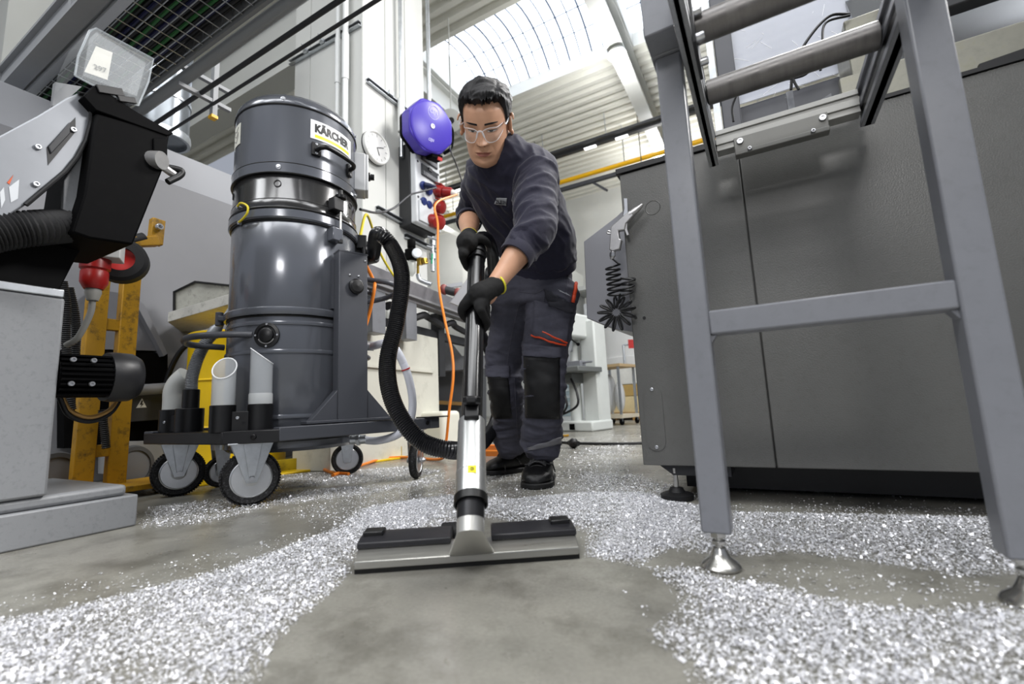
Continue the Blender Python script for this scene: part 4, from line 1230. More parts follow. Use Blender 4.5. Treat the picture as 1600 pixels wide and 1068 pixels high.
# toggle latch
lt = part('latch_block', MB().obox(VP(33, R0 + 0.022, 1.265), vdir(33), vtan(33), (0, 0, 1), 0.045, 0.055, 0.06), M_plast, t, bevel=0.004)
part('latch_star_knob', MB().lathe([(0.008, -0.01), (0.026, 0.0), (0.028, 0.012), (0.012, 0.016), (0.010, 0.04), (0, 0.04)], VP(36, R0 + 0.034, 1.298), (0, 0, 1), 10), M_plast, lt)
part('latch_rod', MB().cyl(VP(36, R0 + 0.034, 1.30), VP(36, R0 + 0.034, 1.10), 0.006, n=10), M_steel, lt)
part('latch_anchor', MB().obox(VP(33, R0 + 0.018, 1.125), vdir(33), vtan(33), (0, 0, 1), 0.045, 0.055, 0.06), M_vac, lt, bevel=0.004)
part('rod_nut', MB().cyl(VP(36, R0 + 0.034, 1.09), VP(36, R0 + 0.034, 1.105), 0.012, n=6), M_plast, lt)
# inlet at the right
inl = part('inlet_port', MB().obox(VP(92, R0 + 0.02, 1.12), vdir(92), vtan(92), (0, 0, 1), 0.08, 0.11, 0.14).cyl(VP(96, R0 + 0.01, 1.12), VP(84, R0 + 0.10, 1.13), 0.048, n=22), M_plast, t, bevel=0.006)
part('plug_socket', MB().obox(VP(82, R0 + 0.03, 1.175), vdir(82), vtan(82), (0, 0, 1), 0.05, 0.05, 0.07).cyl(VP(80, R0 + 0.045, 1.15), VP(80, R0 + 0.05, 1.06), 0.018, n=14), M_plast, inl, bevel=0.004)

# vertical post with gussets standing on the chassis
pa, pt = 42.0, None
pc = VP(pa, R0 + 0.065, 0)
pn = unit(np.array((0.94, -0.34, 0)))
px_ = np.array((-pn[1], pn[0], 0))
post = part('post', MB().obox(pc + (0, 0, 0.665), px_, pn, (0, 0, 1), 0.135, 0.07, 0.75), M_chas, t, bevel=0.004)
part('post_cap', MB().obox(pc + (0, 0, 1.041), px_, pn, (0, 0, 1), 0.137, 0.072, 0.006), M_chas, post, smooth=0)
part('post_flange', MB().obox(pc - px_ * 0.074 - pn * 0.045 + (0, 0, 0.90), px_, pn, (0, 0, 1), 0.012, 0.05, 0.22), M_chas, post, smooth=0)
fr = pc + pn * 0.035
part('post_knob', MB().lathe([(0.012, -0.0), (0.030, 0.0), (0.034, 0.006), (0.034, 0.018), (0.026, 0.026), (0.0, 0.028)], fr + (0, 0, 0.885) + px_ * 0.008, pn, 24), M_plast, post, label='round black locking knob')
mbb = MB()
for dx_, z in ((0.055, 1.01), (-0.018, 0.935), (0.022, 0.935)):
    part('rivet', MB().sph(fr + px_ * dx_ + (0, 0, z), (0.006, 0.006, 0.006), 8, 6), M_bolt, post)
for sgn, L in ((-1, 0.115), (1, 0.115)):
    e = pc + px_ * sgn * 0.0675
    part('gusset', MB().prism([e - pn * 0.03 + (0, 0, 0.31), e + px_ * sgn * L - pn * 0.03 + (0, 0, 0.31), e - pn * 0.03 + (0, 0, 0.435)], pn * 0.06), M_chas, post, bevel=0.002)
part('post_foot', MB().obox(pc + (0, 0, 0.307), px_, pn, (0, 0, 1), 0.40, 0.09, 0.012), M_chas, t, bevel=0.002)
# black drum emblem
ec = VP(-22, R0 + 0.0, 0.665)
em = part('drum_emblem', MB().lathe([(0.052, 0.0), (0.052, 0.006), (0.040, 0.008), (0.036, 0.004), (0, 0.004)], ec, vdir(-22), 32), M_plast, t, label='round black port cover')
part('port_grip', MB().lathe([(0.030, 0.003), (0.030, 0.014), (0.026, 0.017), (0, 0.017)], ec, vdir(-22), 10), M_plast, em)
for k in range(4):
    a = PI / 2 * k
    c = ec + vdir(-22) * 0.006 + 0.045 * (math.cos(a) * vtan(-22) + math.sin(a) * np.array((0, 0, 1)))
    part('screw', MB().lathe([(0.005, 0), (0.004, 0.003), (0, 0.003)], c, vdir(-22), 10), M_bolt, em)
mtx = MB()
for k in range(15):
    a = math.radians(-150 + k * 8.6)
    c = ec + vdir(-22) * 0.0085 + 0.0345 * (math.cos(a) * vtan(-22) + math.sin(a) * np.array((0, 0, 1)))
    tg = -math.sin(a) * vtan(-22) + math.cos(a) * np.array((0, 0, 1))
    mtx.obox(c, tg, vdir(-22), np.cross(tg, vdir(-22)), 0.0028, 0.001, 0.005)
part('raised_print', mtx, mat('grey_print', '#9a9a9a', 0.5), em, smooth=0)
# clip at left
part('clamp_lever', MB().cyl(VP(-84, R0 + 0.03, 0.735), VP(-84, R0 + 0.03, 0.795), 0.016, n=12).obox(VP(-84, R0 + 0.02, 0.765), vdir(-84), vtan(-84), (0, 0, 1), 0.03, 0.05, 0.022), M_chas, t, bevel=0.003)
# small sticker low right
part('sticker', shell_patch(68, 74, 0.475, 0.495, R0 + 0.0005, 0.001, 3), M_lab, t, smooth=30)
# left tube handle
def lp(px, py, d): return np.array(onD(px, py, d))
part('tube_handle', MB().tube(catmull([VP(-36, R0 - 0.005, 0.672), VP(-50, R0 + 0.05, 0.672), VP(-66, R0 + 0.13, 0.668), VP(-78, R0 + 0.155, 0.662), VP(-90, R0 + 0.13, 0.655), VP(-100, R0 + 0.02, 0.652)], 8), 0.0135, 12), M_chas, t)
# right tube handle, two bars
part('tube_handle', MB().tube(catmull([VP(76, R0 - 0.01, 0.985), VP(78, R0 + 0.08, 0.978), VP(79, R0 + 0.17, 0.968), VP(88, R0 + 0.22, 0.955), VP(100, R0 + 0.19, 0.935), VP(112, R0 + 0.06, 0.90)], 8), 0.0135, 12), M_chas, t)
part('push_bar', MB().tube([VP(58, R0 + 0.02, 0.915), VP(72, R0 + 0.09, 0.90)], 0.013, 12).sph(VP(72, R0 + 0.09, 0.90), 0.0135, 10, 8), M_chas, t)

# chassis: black tray at the left front corner, grey frame to the right
ZT0, ZT1 = 0.243, 0.297
def c2(x, y, z=0.0): return np.array((x, y, z))
P0, P1, P2, P3, P4, P5 = c2(-2.50, 1.03), c2(-1.84, 1.012), c2(-1.655, 1.124), c2(-1.487, 1.90), c2(-2.12, 1.99), c2(-2.55, 1.42)
inner = VC
def framebar(a, b, w=0.055, z0=ZT0, z1=ZT1, mm=None, name='chassis_bar', bev=0.004):
    d = unit(b - a)
    q = np.array((-d[1], d[0], 0))
    if q @ (inner - a) < 0: q = -q
    return part(name, MB().prism([a + (0, 0, z0), b + (0, 0, z0), b + q * w + (0, 0, z0), a + q * w + (0, 0, z0)], (0, 0, z1 - z0)), mm or M_chas, t, bevel=bev)
framebar(P0, P1, 0.17, mm=M_tray, name='accessory_tray', z0=0.240, z1=0.288)
framebar(P1, P2, 0.12, mm=M_tray, name='accessory_tray', z0=0.240, z1=0.290)
framebar(P2, P3, 0.06, name='chassis_bar')
framebar(P3, P4, 0.06); framebar(P4, P5, 0.06); framebar(P5, P0, 0.06)
part('chassis_end_plate', MB().obox(P3 + (-0.03, -0.02, 0.30), unit(P3 - P2), np.cross((0, 0, 1), unit(P3 - P2)), (0, 0, 1), 0.13, 0.10, 0.006), M_tray, t, smooth=0)
for s, base in ((0.55, P1), ):
    part('frame_bolt', bolt(MB(), base + (P2 - P1) * s + (0, 0, 0.265), np.array((0.54, -0.84, 0)), 0.011, 0.006), M_gask, t)
part('frame_bolt', bolt(MB(), P3 * 0.9 + P2 * 0.1 + (0, 0, 0.272), np.array((0.93, -0.38, 0)), 0.010, 0.005), M_gask, t)
# drain fitting and translucent drain hose at the right
vh = MB().cyl(VP(80, R0 - 0.01, 0.655), VP(80, R0 + 0.06, 0.655), 0.016, n=12).cyl(VP(80, R0 + 0.02, 0.655), VP(80, R0 + 0.035, 0.655), 0.026, n=8).cyl(VP(80, R0 + 0.05, 0.655), VP(80, R0 + 0.09, 0.652), 0.023, n=10)
part('drain_fitting', vh, M_galv, t)
part('fitting_bracket', MB().tube(catmull([VP(78, R0 - 0.01, 0.60), VP(80, R0 + 0.05, 0.60), VP(90, R0 + 0.06, 0.60), VP(100, R0 - 0.01, 0.60)], 5), 0.012, 10), M_chas, t)
hp = [VP(80, R0 + 0.08, 0.653), lp(610, 543, 2.12), lp(632, 575, 2.12), lp(644, 620, 2.14), lp(641, 655, 2.15), lp(622, 678, 2.16), lp(590, 688, 2.18), VP(70, R0 + 0.03, 0.212)]
P, R = helix_hose(catmull(hp, 10), 0.0195, 0.009, 0.0015)
dh = part('drain_hose', MB().tube(P, R, 12), mat('milky_hose', '#dfe2ec', 0.3, alpha=0.9), t, label='milky white drain hose with a red ring')
kk = int(len(P) * 0.42)
part('red_ring', MB().tube([P[kk] - (P[kk + 1] - P[kk]) * 0.2, P[kk + 1]], 0.021, 12), M_red, dh)
part('hose_connector', MB().cyl(VP(66, R0 - 0.01, 0.212), VP(68, R0 + 0.06, 0.212), 0.022, n=12).cyl(VP(67, R0 + 0.02, 0.212), VP(67, R0 + 0.035, 0.212), 0.028, n=8), M_galv, t)

def stretch(o):
    if o.type == 'MESH':
        for v_ in o.data.vertices:
            if v_.co.z > 0.31: v_.co.z = 0.31 + (v_.co.z - 0.31) * 1.05
    for ch in o.children: stretch(ch)


stretch(V)
# wheels
M_tyre = mat('tyre_rubber', '#0d0d0e', 0.65, bump=0.35, bscale=160, dirt='#8a8a90', dscale=120, damt=0.35)
M_rim = mat('zinc_rim', '#d0d2d5', 0.3, 0.85, var=0.05)


def caster(pos, axis, r, w, fork=True, big=True):
    """fork bracket > tyre, rim"""
    c = np.array((pos[0], pos[1], r))
    a = unit(np.array(axis + (0,)))
    d = np.array((-a[1], a[0], 0))
    mbk = MB()
    zt = ZT0
    for s in (-1, 1):
        o = c + a * s * (w / 2 + 0.012)
        ww = 0.075 if big else 0.045
        pl = [o + d * ww + (0, 0, zt - r), o - d * ww + (0, 0, zt - r), o - d * 0.019 + (0, 0, -0.018), o + d * 0.019 + (0, 0, -0.018)]
        mbk.prism(pl, a * s * 0.004)
        if big:
            mbk.prism([o + d * 0.032 + a * s * 0.004 + (0, 0, zt - r - 0.005), o - d * 0.032 + a * s * 0.004 + (0, 0, zt - r - 0.005), o - d * 0.010 + a * s * 0.004, o + d * 0.010 + a * s * 0.004], a * s * 0.010)
    mbk.obox(c + (0, 0, zt - r - 0.003), a, d, (0, 0, 1), w + 0.06, 0.17 if big else 0.10, 0.006)
    if not big:
        mbk.cyl(c + (0, 0, zt - r - 0.06), c + (0, 0, zt - r), 0.038, n=18)
    cs = part('caster', mbk, M_galv, t, bevel=0.0015, label='galvanised caster fork')
    n = 40
    ty = part('tyre', MB().lathe([(r * 0.70, -w / 2 + 0.004), (r * 0.9, -w / 2), (r * 0.985, -w / 2 + 0.010), (r, -w * 0.15), (r, w * 0.15), (r * 0.985, w / 2 - 0.010), (r * 0.9, w / 2), (r * 0.70, w / 2 - 0.004)], c, a, n, closed=True), M_tyre, cs)
    if big:
        mbt = MB()
        for k in range(60):
            th = 2 * PI * k / 60
            rd = math.cos(th) * d + math.sin(th) * np.array((0, 0, 1))
            tg = -math.sin(th) * d + math.cos(th) * np.array((0, 0, 1))
            for s in (-1, 1):
                mbt.obox(c + rd * (r * 0.985) + a * s * (w / 2 - 0.009), rd, tg, a, 0.0055, 0.006, 0.014)
        q = part('tread_blocks', mbt, M_tyre, cs, smooth=0)
        q['kind'] = 'stuff'
    part('rim', MB().lathe([(r * 0.71, w / 2 - 0.002), (r * 0.67, w / 2 + 0.001), (r * 0.64, w / 2 - 0.004), (r * 0.56, w / 2 - 0.008), (r * 0.54, w / 2 - 0.004), (r * 0.30, w / 2 - 0.002), (r * 0.12, w / 2 + 0.004), (0, w / 2 + 0.004)], c, a, 36)
         .lathe([(r * 0.71, -w / 2 + 0.002), (r * 0.62, -w / 2 + 0.004), (r * 0.3, -w / 2 + 0.004), (0, -w / 2 + 0.004)], c, a, 36), M_rim, cs)
    part('rim_groove', MB().lathe([(r * 0.60, w / 2 - 0.006), (r * 0.60, w / 2 - 0.0025), (r * 0.555, w / 2 - 0.0035), (r * 0.555, w / 2 - 0.007)], c, a, 36, closed=True), M_gask, cs)
    part('axle_nut', MB().cyl(c + a * (w / 2), c + a * (w / 2 + 0.026), 0.013, n=6).cyl(c + a * (w / 2 + 0.026), c + a * (w / 2 + 0.032), 0.007, n=10).cyl(c - a * (w / 2), c - a * (w / 2 + 0.026), 0.013, n=6), M_bolt, cs)
    return cs


caster((-1.815, 1.115), (0.90, -0.44), 0.105, 0.050)
caster((-2.40, 1.135), (0.93, -0.37), 0.105, 0.050)
caster((-2.455, 1.35), (0.97, -0.2), 0.075, 0.035, big=False)
caster((-2.085, 1.83), (0.75, -0.66), 0.085, 0.035, big=False)
caster((-1.575, 1.815), (0.88, 0.46), 0.090, 0.036, big=False)

# holders on the tray, and the nozzles that stand in them
def holder(cx, cy, d, L, W, z0, z1):
    q = np.array((-d[1], d[0], 0))
    m_ = MB()
    for s in (-1, 1):
        m_.tube([(cx + d[0] * s * L, cy + d[1] * s * L, z0), (cx + d[0] * s * L, cy + d[1] * s * L, z1)], W, 20)
    m_.obox((cx, cy, (z0 + z1) / 2 - 0.012), d, q, (0, 0, 1), 2 * L, W * 1.1, z1 - z0 - 0.03)
    return part('nozzle_holder', m_, M_plast, t, bevel=0.002)
dA = unit(P1 - P0)
hA = c2(-2.36, 1.115)
holder(hA[0], hA[1], dA, 0.075, 0.056, 0.286, 0.392)
part('holder_screw', bolt(MB(), (hA[0] + 0.02, hA[1] - 0.075, 0.335), (0.3, -0.9, 0), 0.006, 0.004), M_bolt, t)
dB = unit(np.array((0.66, 0.75, 0)))
hB = c2(-1.845, 1.088)
holder(hB[0], hB[1], dB, 0.066, 0.046, 0.286, 0.392)
part('holder_screw', bolt(MB(), (hB[0] + 0.045, hB[1] - 0.042, 0.34), (0.7, -0.7, 0), 0.006, 0.004), M_bolt, t)

M_milk = mat('milky_nozzle', '#d4d6d3', 0.35, alpha=0.93)
M_milk2 = mat('frosted_nozzle', '#c3c7cb', 0.3, alpha=0.38)
a = hA - dA * 0.075
b = [a + (0, 0, 0.38), a + (0, 0, 0.43), a + (0.00, 0, 0.475), a + (0.014, 0.01, 0.515), a + (0.046, 0.030, 0.548)]
Pm = catmull(b, 6)
o = obj('elbow_nozzle', MB().tube(Pm, np.interp(np.arange(len(Pm)), [0, 10, len(Pm) - 1], [0.046, 0.046, 0.050]), 20, flat=1.0), M_milk)
tag(o, 'milky bent nozzle standing in the left black holder', 'nozzle')
a = hA + dA * 0.078
t2 = thing('flexible_nozzle', a + (0, 0, 0.38), 'ribbed grey flexible nozzle with a narrow tip in the left black holder', 'nozzle')
part('sleeve', MB().lathe([(0.034, 0.38), (0.034, 0.475), (0.030, 0.478), (0, 0.478)], a, n=18), M_plast, t2)
hp = [a + (0, 0, 0.47), a + (0.0, 0.0, 0.53), a + (0.01, 0.015, 0.62), a + (0.03, 0.04, 0.70), a + (0.045, 0.06, 0.735)]
P, R = helix_hose(catmull(hp, 8), 0.0265, 0.007, 0.003)
part('ribbed_tube', MB().tube(P, R, 14), mat('grey_ribbed', '#8c8f93', 0.4, 0.3), t2)
part('tip', MB().tube([a + (0.04, 0.055, 0.725), a + (0.05, 0.067, 0.755), a + (0.062, 0.083, 0.785), a + (0.085, 0.112, 0.86)], [0.028, 0.026, 0.014, 0.011], 14), mat('grey_tip', '#9a9da1', 0.35, 0.3), t2)


def cut_tube(c, r, z0, zl, zr, d, th=0.003, n=28):
    m_ = MB()
    q = np.array((-d[1], d[0], 0))
    rr = []
    for rad in (r, r - th):
        lo, hi = [], []
        for k in range(n):
            a_ = 2 * PI * k / n
            x, y = rad * math.cos(a_), rad * math.sin(a_)
            zt_ = (zl + zr) / 2 + (zr - zl) / 2 * x / r
            lo.append(c + d * x + q * y + (0, 0, z0))
            hi.append(c + d * x + q * y + (0, 0, zt_))
        rr += [lo, hi]
    o_ = 0
    m_.add(rr[0] + rr[1] + rr[3] + rr[2], [(s * n + k, s * n + (k + 1) % n, (s + 1) * n + (k + 1) % n, (s + 1) * n + k) for s in range(3) for k in range(n)])
    return m_, rr[1]


c = hB - dB * 0.066
m_, rim = cut_tube(c, 0.0415, 0.30, 0.495, 0.585, unit(np.array((-0.72, 0.69, 0))))
t2 = thing('clear_nozzle', c + (0, 0, 0.3), 'frosted tube nozzle with an oval slanted mouth in the right black holder', 'nozzle')
part('tube', m_, mat('frosted_nozzle_b', '#cfd3d6', 0.3, alpha=0.5), t2)
part('mouth_rim', MB().tube(rim + [rim[0]], 0.0028, 6), M_lab, t2)
c = hB + dB * 0.066
t2 = thing('clear_nozzle', c + (0, 0, 0.3), 'clear crevice nozzle cut to a tall point, right of the oval-mouthed one', 'nozzle')
m_, rim = cut_tube(c, 0.0415, 0.30, 0.620, 0.555, dB)
part('tube', m_, M_milk2, t2)
part('mouth_rim', MB().tube(rim + [rim[0]], 0.0022, 6), M_lab, t2)
part('collar', MB().lathe([(0.043, 0.385), (0.044, 0.39), (0.044, 0.43), (0.0425, 0.435)], c, n=24), mat('frosted_collar', '#e0e3e4', 0.35, alpha=0.5), t2)

# ---- wand with floor nozzle
M_silver = mat('satin_aluminium', '#c4c6c6', 0.3, 0.85, var=0.05, vscale=40)
M_tubeblk = mat('gloss_black_tube', '#09090b', 0.28, 0.0, coat=0.35)
def W(px, py, d): return np.array(onD(px, py, d))
w0 = W(735, 806, 0.985)      # neck top at the nozzle
w1 = W(737, 660, 1.135)      # top of the silver sleeve
wt = W(745, 392, 1.475)      # top of the black tube
nb0 = np.array(onZ(552, 899)) ; nb1 = np.array(onZ(907, 874))
wd = unit(nb1 - nb0)
wq = np.array((-wd[1], wd[0], 0))      # away from the camera
t = thing('suction_wand', (nb0 + nb1) / 2, 'suction wand: black tube, silver sleeve and wide floor nozzle, held by the worker', 'wand')
L = np.linalg.norm(nb1 - nb0)
mid = (nb0 + nb1) / 2
part('rubber_lip', MB().obox(mid + wq * 0.012 + (0, 0, 0.006), wd, wq, (0, 0, 1), L, 0.008, 0.012), M_gask, t, smooth=0)
prof = [(0.0, 0.011), (0.0, 0.026), (0.03, 0.046), (0.055, 0.046), (0.055, 0.011)]
part('nozzle_body', MB().prism([nb0 + wd * 0.002 + wq * a + (0, 0, b) for a, b in prof], wd * (L - 0.004)), mat('brushed_nozzle', '#a3a29d', 0.34, 0.8, var=0.05, vscale=6, stretch=(1, 1, 30), rvar=0.08), t, bevel=0.0015)
for s, a0, a1 in ((-1, 0.0, 0.42), (1, 0.605, 1.0)):
    A = nb0 + wd * (L * a0) ; B = nb0 + wd * (L * a1)
    pr = [(0.008, 0.0445), (0.008, 0.058), (0.060, 0.066), (0.095, 0.062), (0.095, 0.012), (0.056, 0.012), (0.056, 0.0445)]
    part('brush_cover', MB().prism([A + wq * (a + 0.016) + (0, 0, b) for a, b in pr], B - A), mat('scuffed_rubber', '#232327', 0.42, var=0.1, vscale=30), t, bevel=0.003)
    C = nb0 + wd * (L * (0.02 if s < 0 else 0.90))
    part('end_clamp', MB().obox(C + wd * 0.018 + wq * 0.075 + (0, 0, 0.066), wd, wq, (0, 0, 1), 0.045, 0.04, 0.014), M_plast, t, bevel=0.003)
part('rear_wheel', MB().cyl(nb0 + wd * L * 0.36 + wq * 0.125 + (0, 0, 0.034), nb0 + wd * L * 0.44 + wq * 0.125 + (0, 0, 0.034), 0.032, n=22), M_blackrub, t, bevel=0.004)
# flared neck: wide foot to round collar
foot_c = nb0 + wd * (L * 0.513) + wq * 0.012
nrm = unit(w1 - w0)
u_ = unit(wd - nrm * (wd @ nrm))
v_ = np.cross(nrm, u_)
rings = []
n = 36
wpos = W(735, 835, 0.925)
for s in np.linspace(0, 1, 7):
    rg = []
    cc_ = foot_c * (1 - s) + wpos * s + (0, 0, 0.026 * (1 - s))
    hx = 0.050 * (1 - s) ** 1.0 + 0.0285 * s
    hy = 0.016 * (1 - s) + 0.0285 * s
    for k in range(n):
        a_ = 2 * PI * k / n
        ca, sa = math.cos(a_), math.sin(a_)
        e = 0.45 + 0.55 * s
        x = hx * np.sign(ca) * abs(ca) ** e
        y = hy * np.sign(sa) * abs(sa) ** e
        up_ = wq * (1 - s) + v_ * s
        rg.append(cc_ + (wd * (1 - s) + u_ * s) * x + up_ * y)
    rings.append(rg)
part('nozzle_neck', MB().loft(rings).tube([wpos, wpos + nrm * 0.055], 0.0285, 36), mat('cast_aluminium', '#d6d5d0', 0.32, 0.75), t, smooth=50)
part('neck_collar', MB().tube([wpos + nrm * 0.03, wpos + nrm * 0.075], [0.0295, 0.0295], 28), mat('dark_ring', '#39393b', 0.3, 0.7), t)
sl0 = wpos + nrm * 0.072
part('sleeve', MB().lathe([(0.030, 0.0), (0.0335, 0.0), (0.0335, np.linalg.norm(w1 - sl0)), (0.026, np.linalg.norm(w1 - sl0) + 0.003), (0.02, np.linalg.norm(w1 - sl0) + 0.003)], sl0, w1 - sl0, 36), M_silver, t)
part('sleeve_lip', MB().lathe([(0.0335, -0.012), (0.0365, -0.012), (0.0365, 0.006), (0.0335, 0.008)], sl0, w1 - sl0, 32, closed=True), M_gask, t)
part('sleeve_ring', MB().lathe([(0.0330, 0.062), (0.0342, 0.063), (0.0342, 0.066), (0.0330, 0.067)], sl0, w1 - sl0, 32, closed=True), M_alu, t)
ax_ = unit(w1 - sl0)
fc = -unit(sl0 - np.array(CAM_LOC)); fc = unit(fc - ax_ * (fc @ ax_)); sd = np.cross(ax_, fc)
if sd @ np.array((0.5, 0.85, 0)) < 0: sd = -sd
def sleeve_patch(a0, a1, h0, h1, r=0.0345, n=8):
    vs, fs = [], []
    for i in range(n + 1):
        a_ = math.radians(a0 + (a1 - a0) * i / n)
        dv = fc * math.cos(a_) + sd * math.sin(a_)
        for rr_, hh_ in ((r - 0.001, h0), (r - 0.001, h1), (r, h1), (r, h0)):
            vs.append(sl0 + ax_ * hh_ + dv * rr_)
    for i in range(n):
        for k in range(4):
            fs.append((i * 4 + k, i * 4 + 4 + k, i * 4 + 4 + (k + 1) % 4, i * 4 + (k + 1) % 4))
    fs += [(3, 2, 1, 0), tuple(n * 4 + k for k in range(4))]
    return MB().add(vs, fs)
st = part('yellow_sticker', sleeve_patch(-12, 18, 0.045, 0.063), M_laby, t, smooth=30, label='small yellow sticker on the silver sleeve')
mt = MB().lathe([(0.0032, 0), (0.0046, 0), (0.0046, 0.0006), (0.0032, 0.0006)], sl0 + ax_ * 0.054 + (fc * 0.9986 + sd * 0.052) * 0.0348, fc, 18, closed=True)
mt.lathe([(0.0012, 0), (0.0022, 0), (0.0022, 0.0006), (0.0012, 0.0006)], sl0 + ax_ * 0.054 + (fc * 0.9986 + sd * 0.052) * 0.0348, fc, 12, closed=True)
part('round_mark', mt, mat('olive_ink', '#8f8a10', 0.5), st)
tb0 = w1 - ax_ * 0.05
part('tube', MB().tube([tb0, w1 + (wt - w1) * 0.5, wt], [0.0235, 0.0235, 0.0235], 28), M_tubeblk, t)
part('tube_ribs', MB().tube([w1 + ax_ * 0.01 + sd * 0.020, wt * 0.97 + w1 * 0.03 + sd * 0.020], 0.0065, 10).tube([w1 + ax_ * 0.01 - sd * 0.020, wt * 0.97 + w1 * 0.03 - sd * 0.020], 0.0065, 10), M_tubeblk, t)
kb = W(737, 645, 1.135) + fc * 0.022
part('clamp_block', MB().obox(kb - fc * 0.012 - ax_ * 0.008, sd, fc, ax_, 0.036, 0.03, 0.05), M_plast, t, bevel=0.004)
part('star_knob', MB().lathe([(0.008, -0.004), (0.019, -0.002), (0.024, 0.003), (0.024, 0.014), (0.019, 0.018), (0, 0.018)], kb + (0, 0, 0.008), unit(fc * 0.6 + ax_ * 0.8), 6), M_plast, t, bevel=0.003)
# upper end: collar, bent handle tube joining the hose
part('top_collar', MB().tube([wt - unit(wt - w1) * 0.04, wt + unit(wt - w1) * 0.01], [0.029, 0.030], 24).tube([wt - unit(wt - w1) * 0.02, wt - unit(wt - w1) * 0.012], 0.033, 24), M_plast, t)
he = [wt, wt + unit(wt - w1) * 0.035, W(752, 372, 1.52), W(762, 375, 1.58), W(769, 395, 1.63), W(772, 428, 1.66)]
part('handle_tube', MB().tube(catmull(he, 8), 0.0225, 18), M_tubeblk, t)

# ---- black suction hose
hp = [VP(84, R0 + 0.09, 1.165), W(590, 366, 2.02), W(612, 385, 1.98), W(628, 430, 1.92), W(620, 500, 1.86), W(606, 560, 1.80), W(609, 610, 1.74), W(628, 655, 1.70), W(660, 690, 1.68), W(705, 703, 1.68),
      W(738, 699, 1.82), W(760, 684, 2.12), W(775, 655, 2.54), W(780, 610, 2.68), W(766, 550, 2.60), W(744, 505, 2.28), W(750, 472, 1.97), W(768, 448, 1.74), W(772, 425, 1.66)]
P, R = helix_hose(catmull(hp, 12), 0.0340, 0.0085, 0.0042)
o = obj('suction_hose', MB().tube(P, R, 16), mat('hose_black', '#131316', 0.28, coat=0.3))
tag(o, 'thick black ribbed suction hose looping from the vacuum to the wand', 'hose')
# ================================================================== THINGS ON THE PILLAR, CABLES, BACKGROUND
M_clockw = mat('clock_white', '#e9e9e6', 0.4)
# wall clock
CW = PX1
cy_, cz_ = 2.775, 2.672
t = thing('wall_clock', (CW, cy_, cz_ - 0.14), 'round white wall clock on the pillar above the vacuum', 'clock')
part('case', MB().lathe([(0, 0.0), (0.145, 0.0), (0.150, 0.01), (0.150, 0.055), (0.142, 0.062), (0.134, 0.058), (0.132, 0.045)], (CW, cy_, cz_), (1, 0, 0), 40), M_clockw, t)
part('rim', MB().lathe([(0.1495, 0.012), (0.1515, 0.012), (0.1515, 0.026), (0.1495, 0.026)], (CW, cy_, cz_), (1, 0, 0), 40, closed=True), M_dark, t)
fc_ = part('face', MB().lathe([(0.133, 0.046), (0, 0.046)], (CW, cy_, cz_), (1, 0, 0), 40), M_clockw, t)
mk = MB()
for h in range(12):
    a = 2 * PI * h / 12
    mk.obox((CW + 0.0475, cy_ + 0.112 * math.sin(a), cz_ + 0.112 * math.cos(a)), (1, 0, 0), (0, math.cos(a), -math.sin(a)), (0, math.sin(a), math.cos(a)), 0.002, 0.006, 0.022)
part('hour_marks', mk, mat('grey_print', '#9a9a9a'), fc_, smooth=0)
for a, l, w in ((math.radians(158), 0.07, 0.006), (math.radians(68), 0.085, 0.005)):
    part('hand', MB().obox((CW + 0.050, cy_ + l / 2 * math.sin(a), cz_ + l / 2 * math.cos(a)), (1, 0, 0), (0, math.cos(a), -math.sin(a)), (0, math.sin(a), math.cos(a)), 0.003, w, l), M_black, t, smooth=0)

# socket distribution box on the right face
t = thing('socket_box', (CW, 3.3, 2.04), 'grey power socket box with red and blue sockets on the pillar', 'socket box')
Y0b, Y1b, Z0b, Z1b = 3.10, 3.47, 2.045, 2.86
XB = CW + 0.02
XF = CW + 0.21
part('back_box', MB().box(CW, XB + 0.12, Y0b, Y1b, Z0b, Z1b), mat('socket_box_black', '#232426', 0.5), t, bevel=0.008)
M_sbox = mat('socket_box_grey', '#c9cccf', 0.4)
part('front_box', MB().box(XB + 0.121, XF, Y0b + 0.002, Y1b - 0.002, Z0b + 0.01, Z1b - 0.005), M_sbox, t, bevel=0.012)
part('front_step', MB().box(XF, XF + 0.018, Y0b + 0.03, Y1b - 0.03, Z0b + 0.03, Z0b + 0.23), M_sbox, t, bevel=0.004)
for z0 in (2.70, 2.545):
    w = part('breaker_window', MB().box(XF, XF + 0.014, Y0b + 0.075, Y1b - 0.05, z0, z0 + 0.115), mat('smoked_window', '#3a3c40', 0.25), t, bevel=0.005)
    part('window_clip', MB().box(XF + 0.014, XF + 0.024, Y0b + 0.17, Y0b + 0.22, z0 + 0.08, z0 + 0.112), M_dark, w, smooth=0)
    for i in range(9):
        yy = Y0b + 0.10 + i * 0.024
        part('breaker', MB().box(XF + 0.014, XF + 0.0165, yy, yy + 0.014, z0 + 0.012, z0 + 0.05), mat('breaker_grey', '#8a8c90', 0.5), w, smooth=0)
M_bluep = mat('blue_plastic', '#27356f', 0.4)
M_redp = mat('dark_red_plastic', '#8d1d1b', 0.35)
for y, z in ((3.185, 2.44), (3.275, 2.42), (3.185, 2.28), (3.265, 2.275)):
    s_ = part('blue_socket', MB().lathe([(0.036, 0), (0.040, 0.006), (0.040, 0.022), (0.034, 0.032), (0, 0.034)], (XF, y, z), (1, 0.15, -0.3), 22), M_bluep, t, label='blue socket')
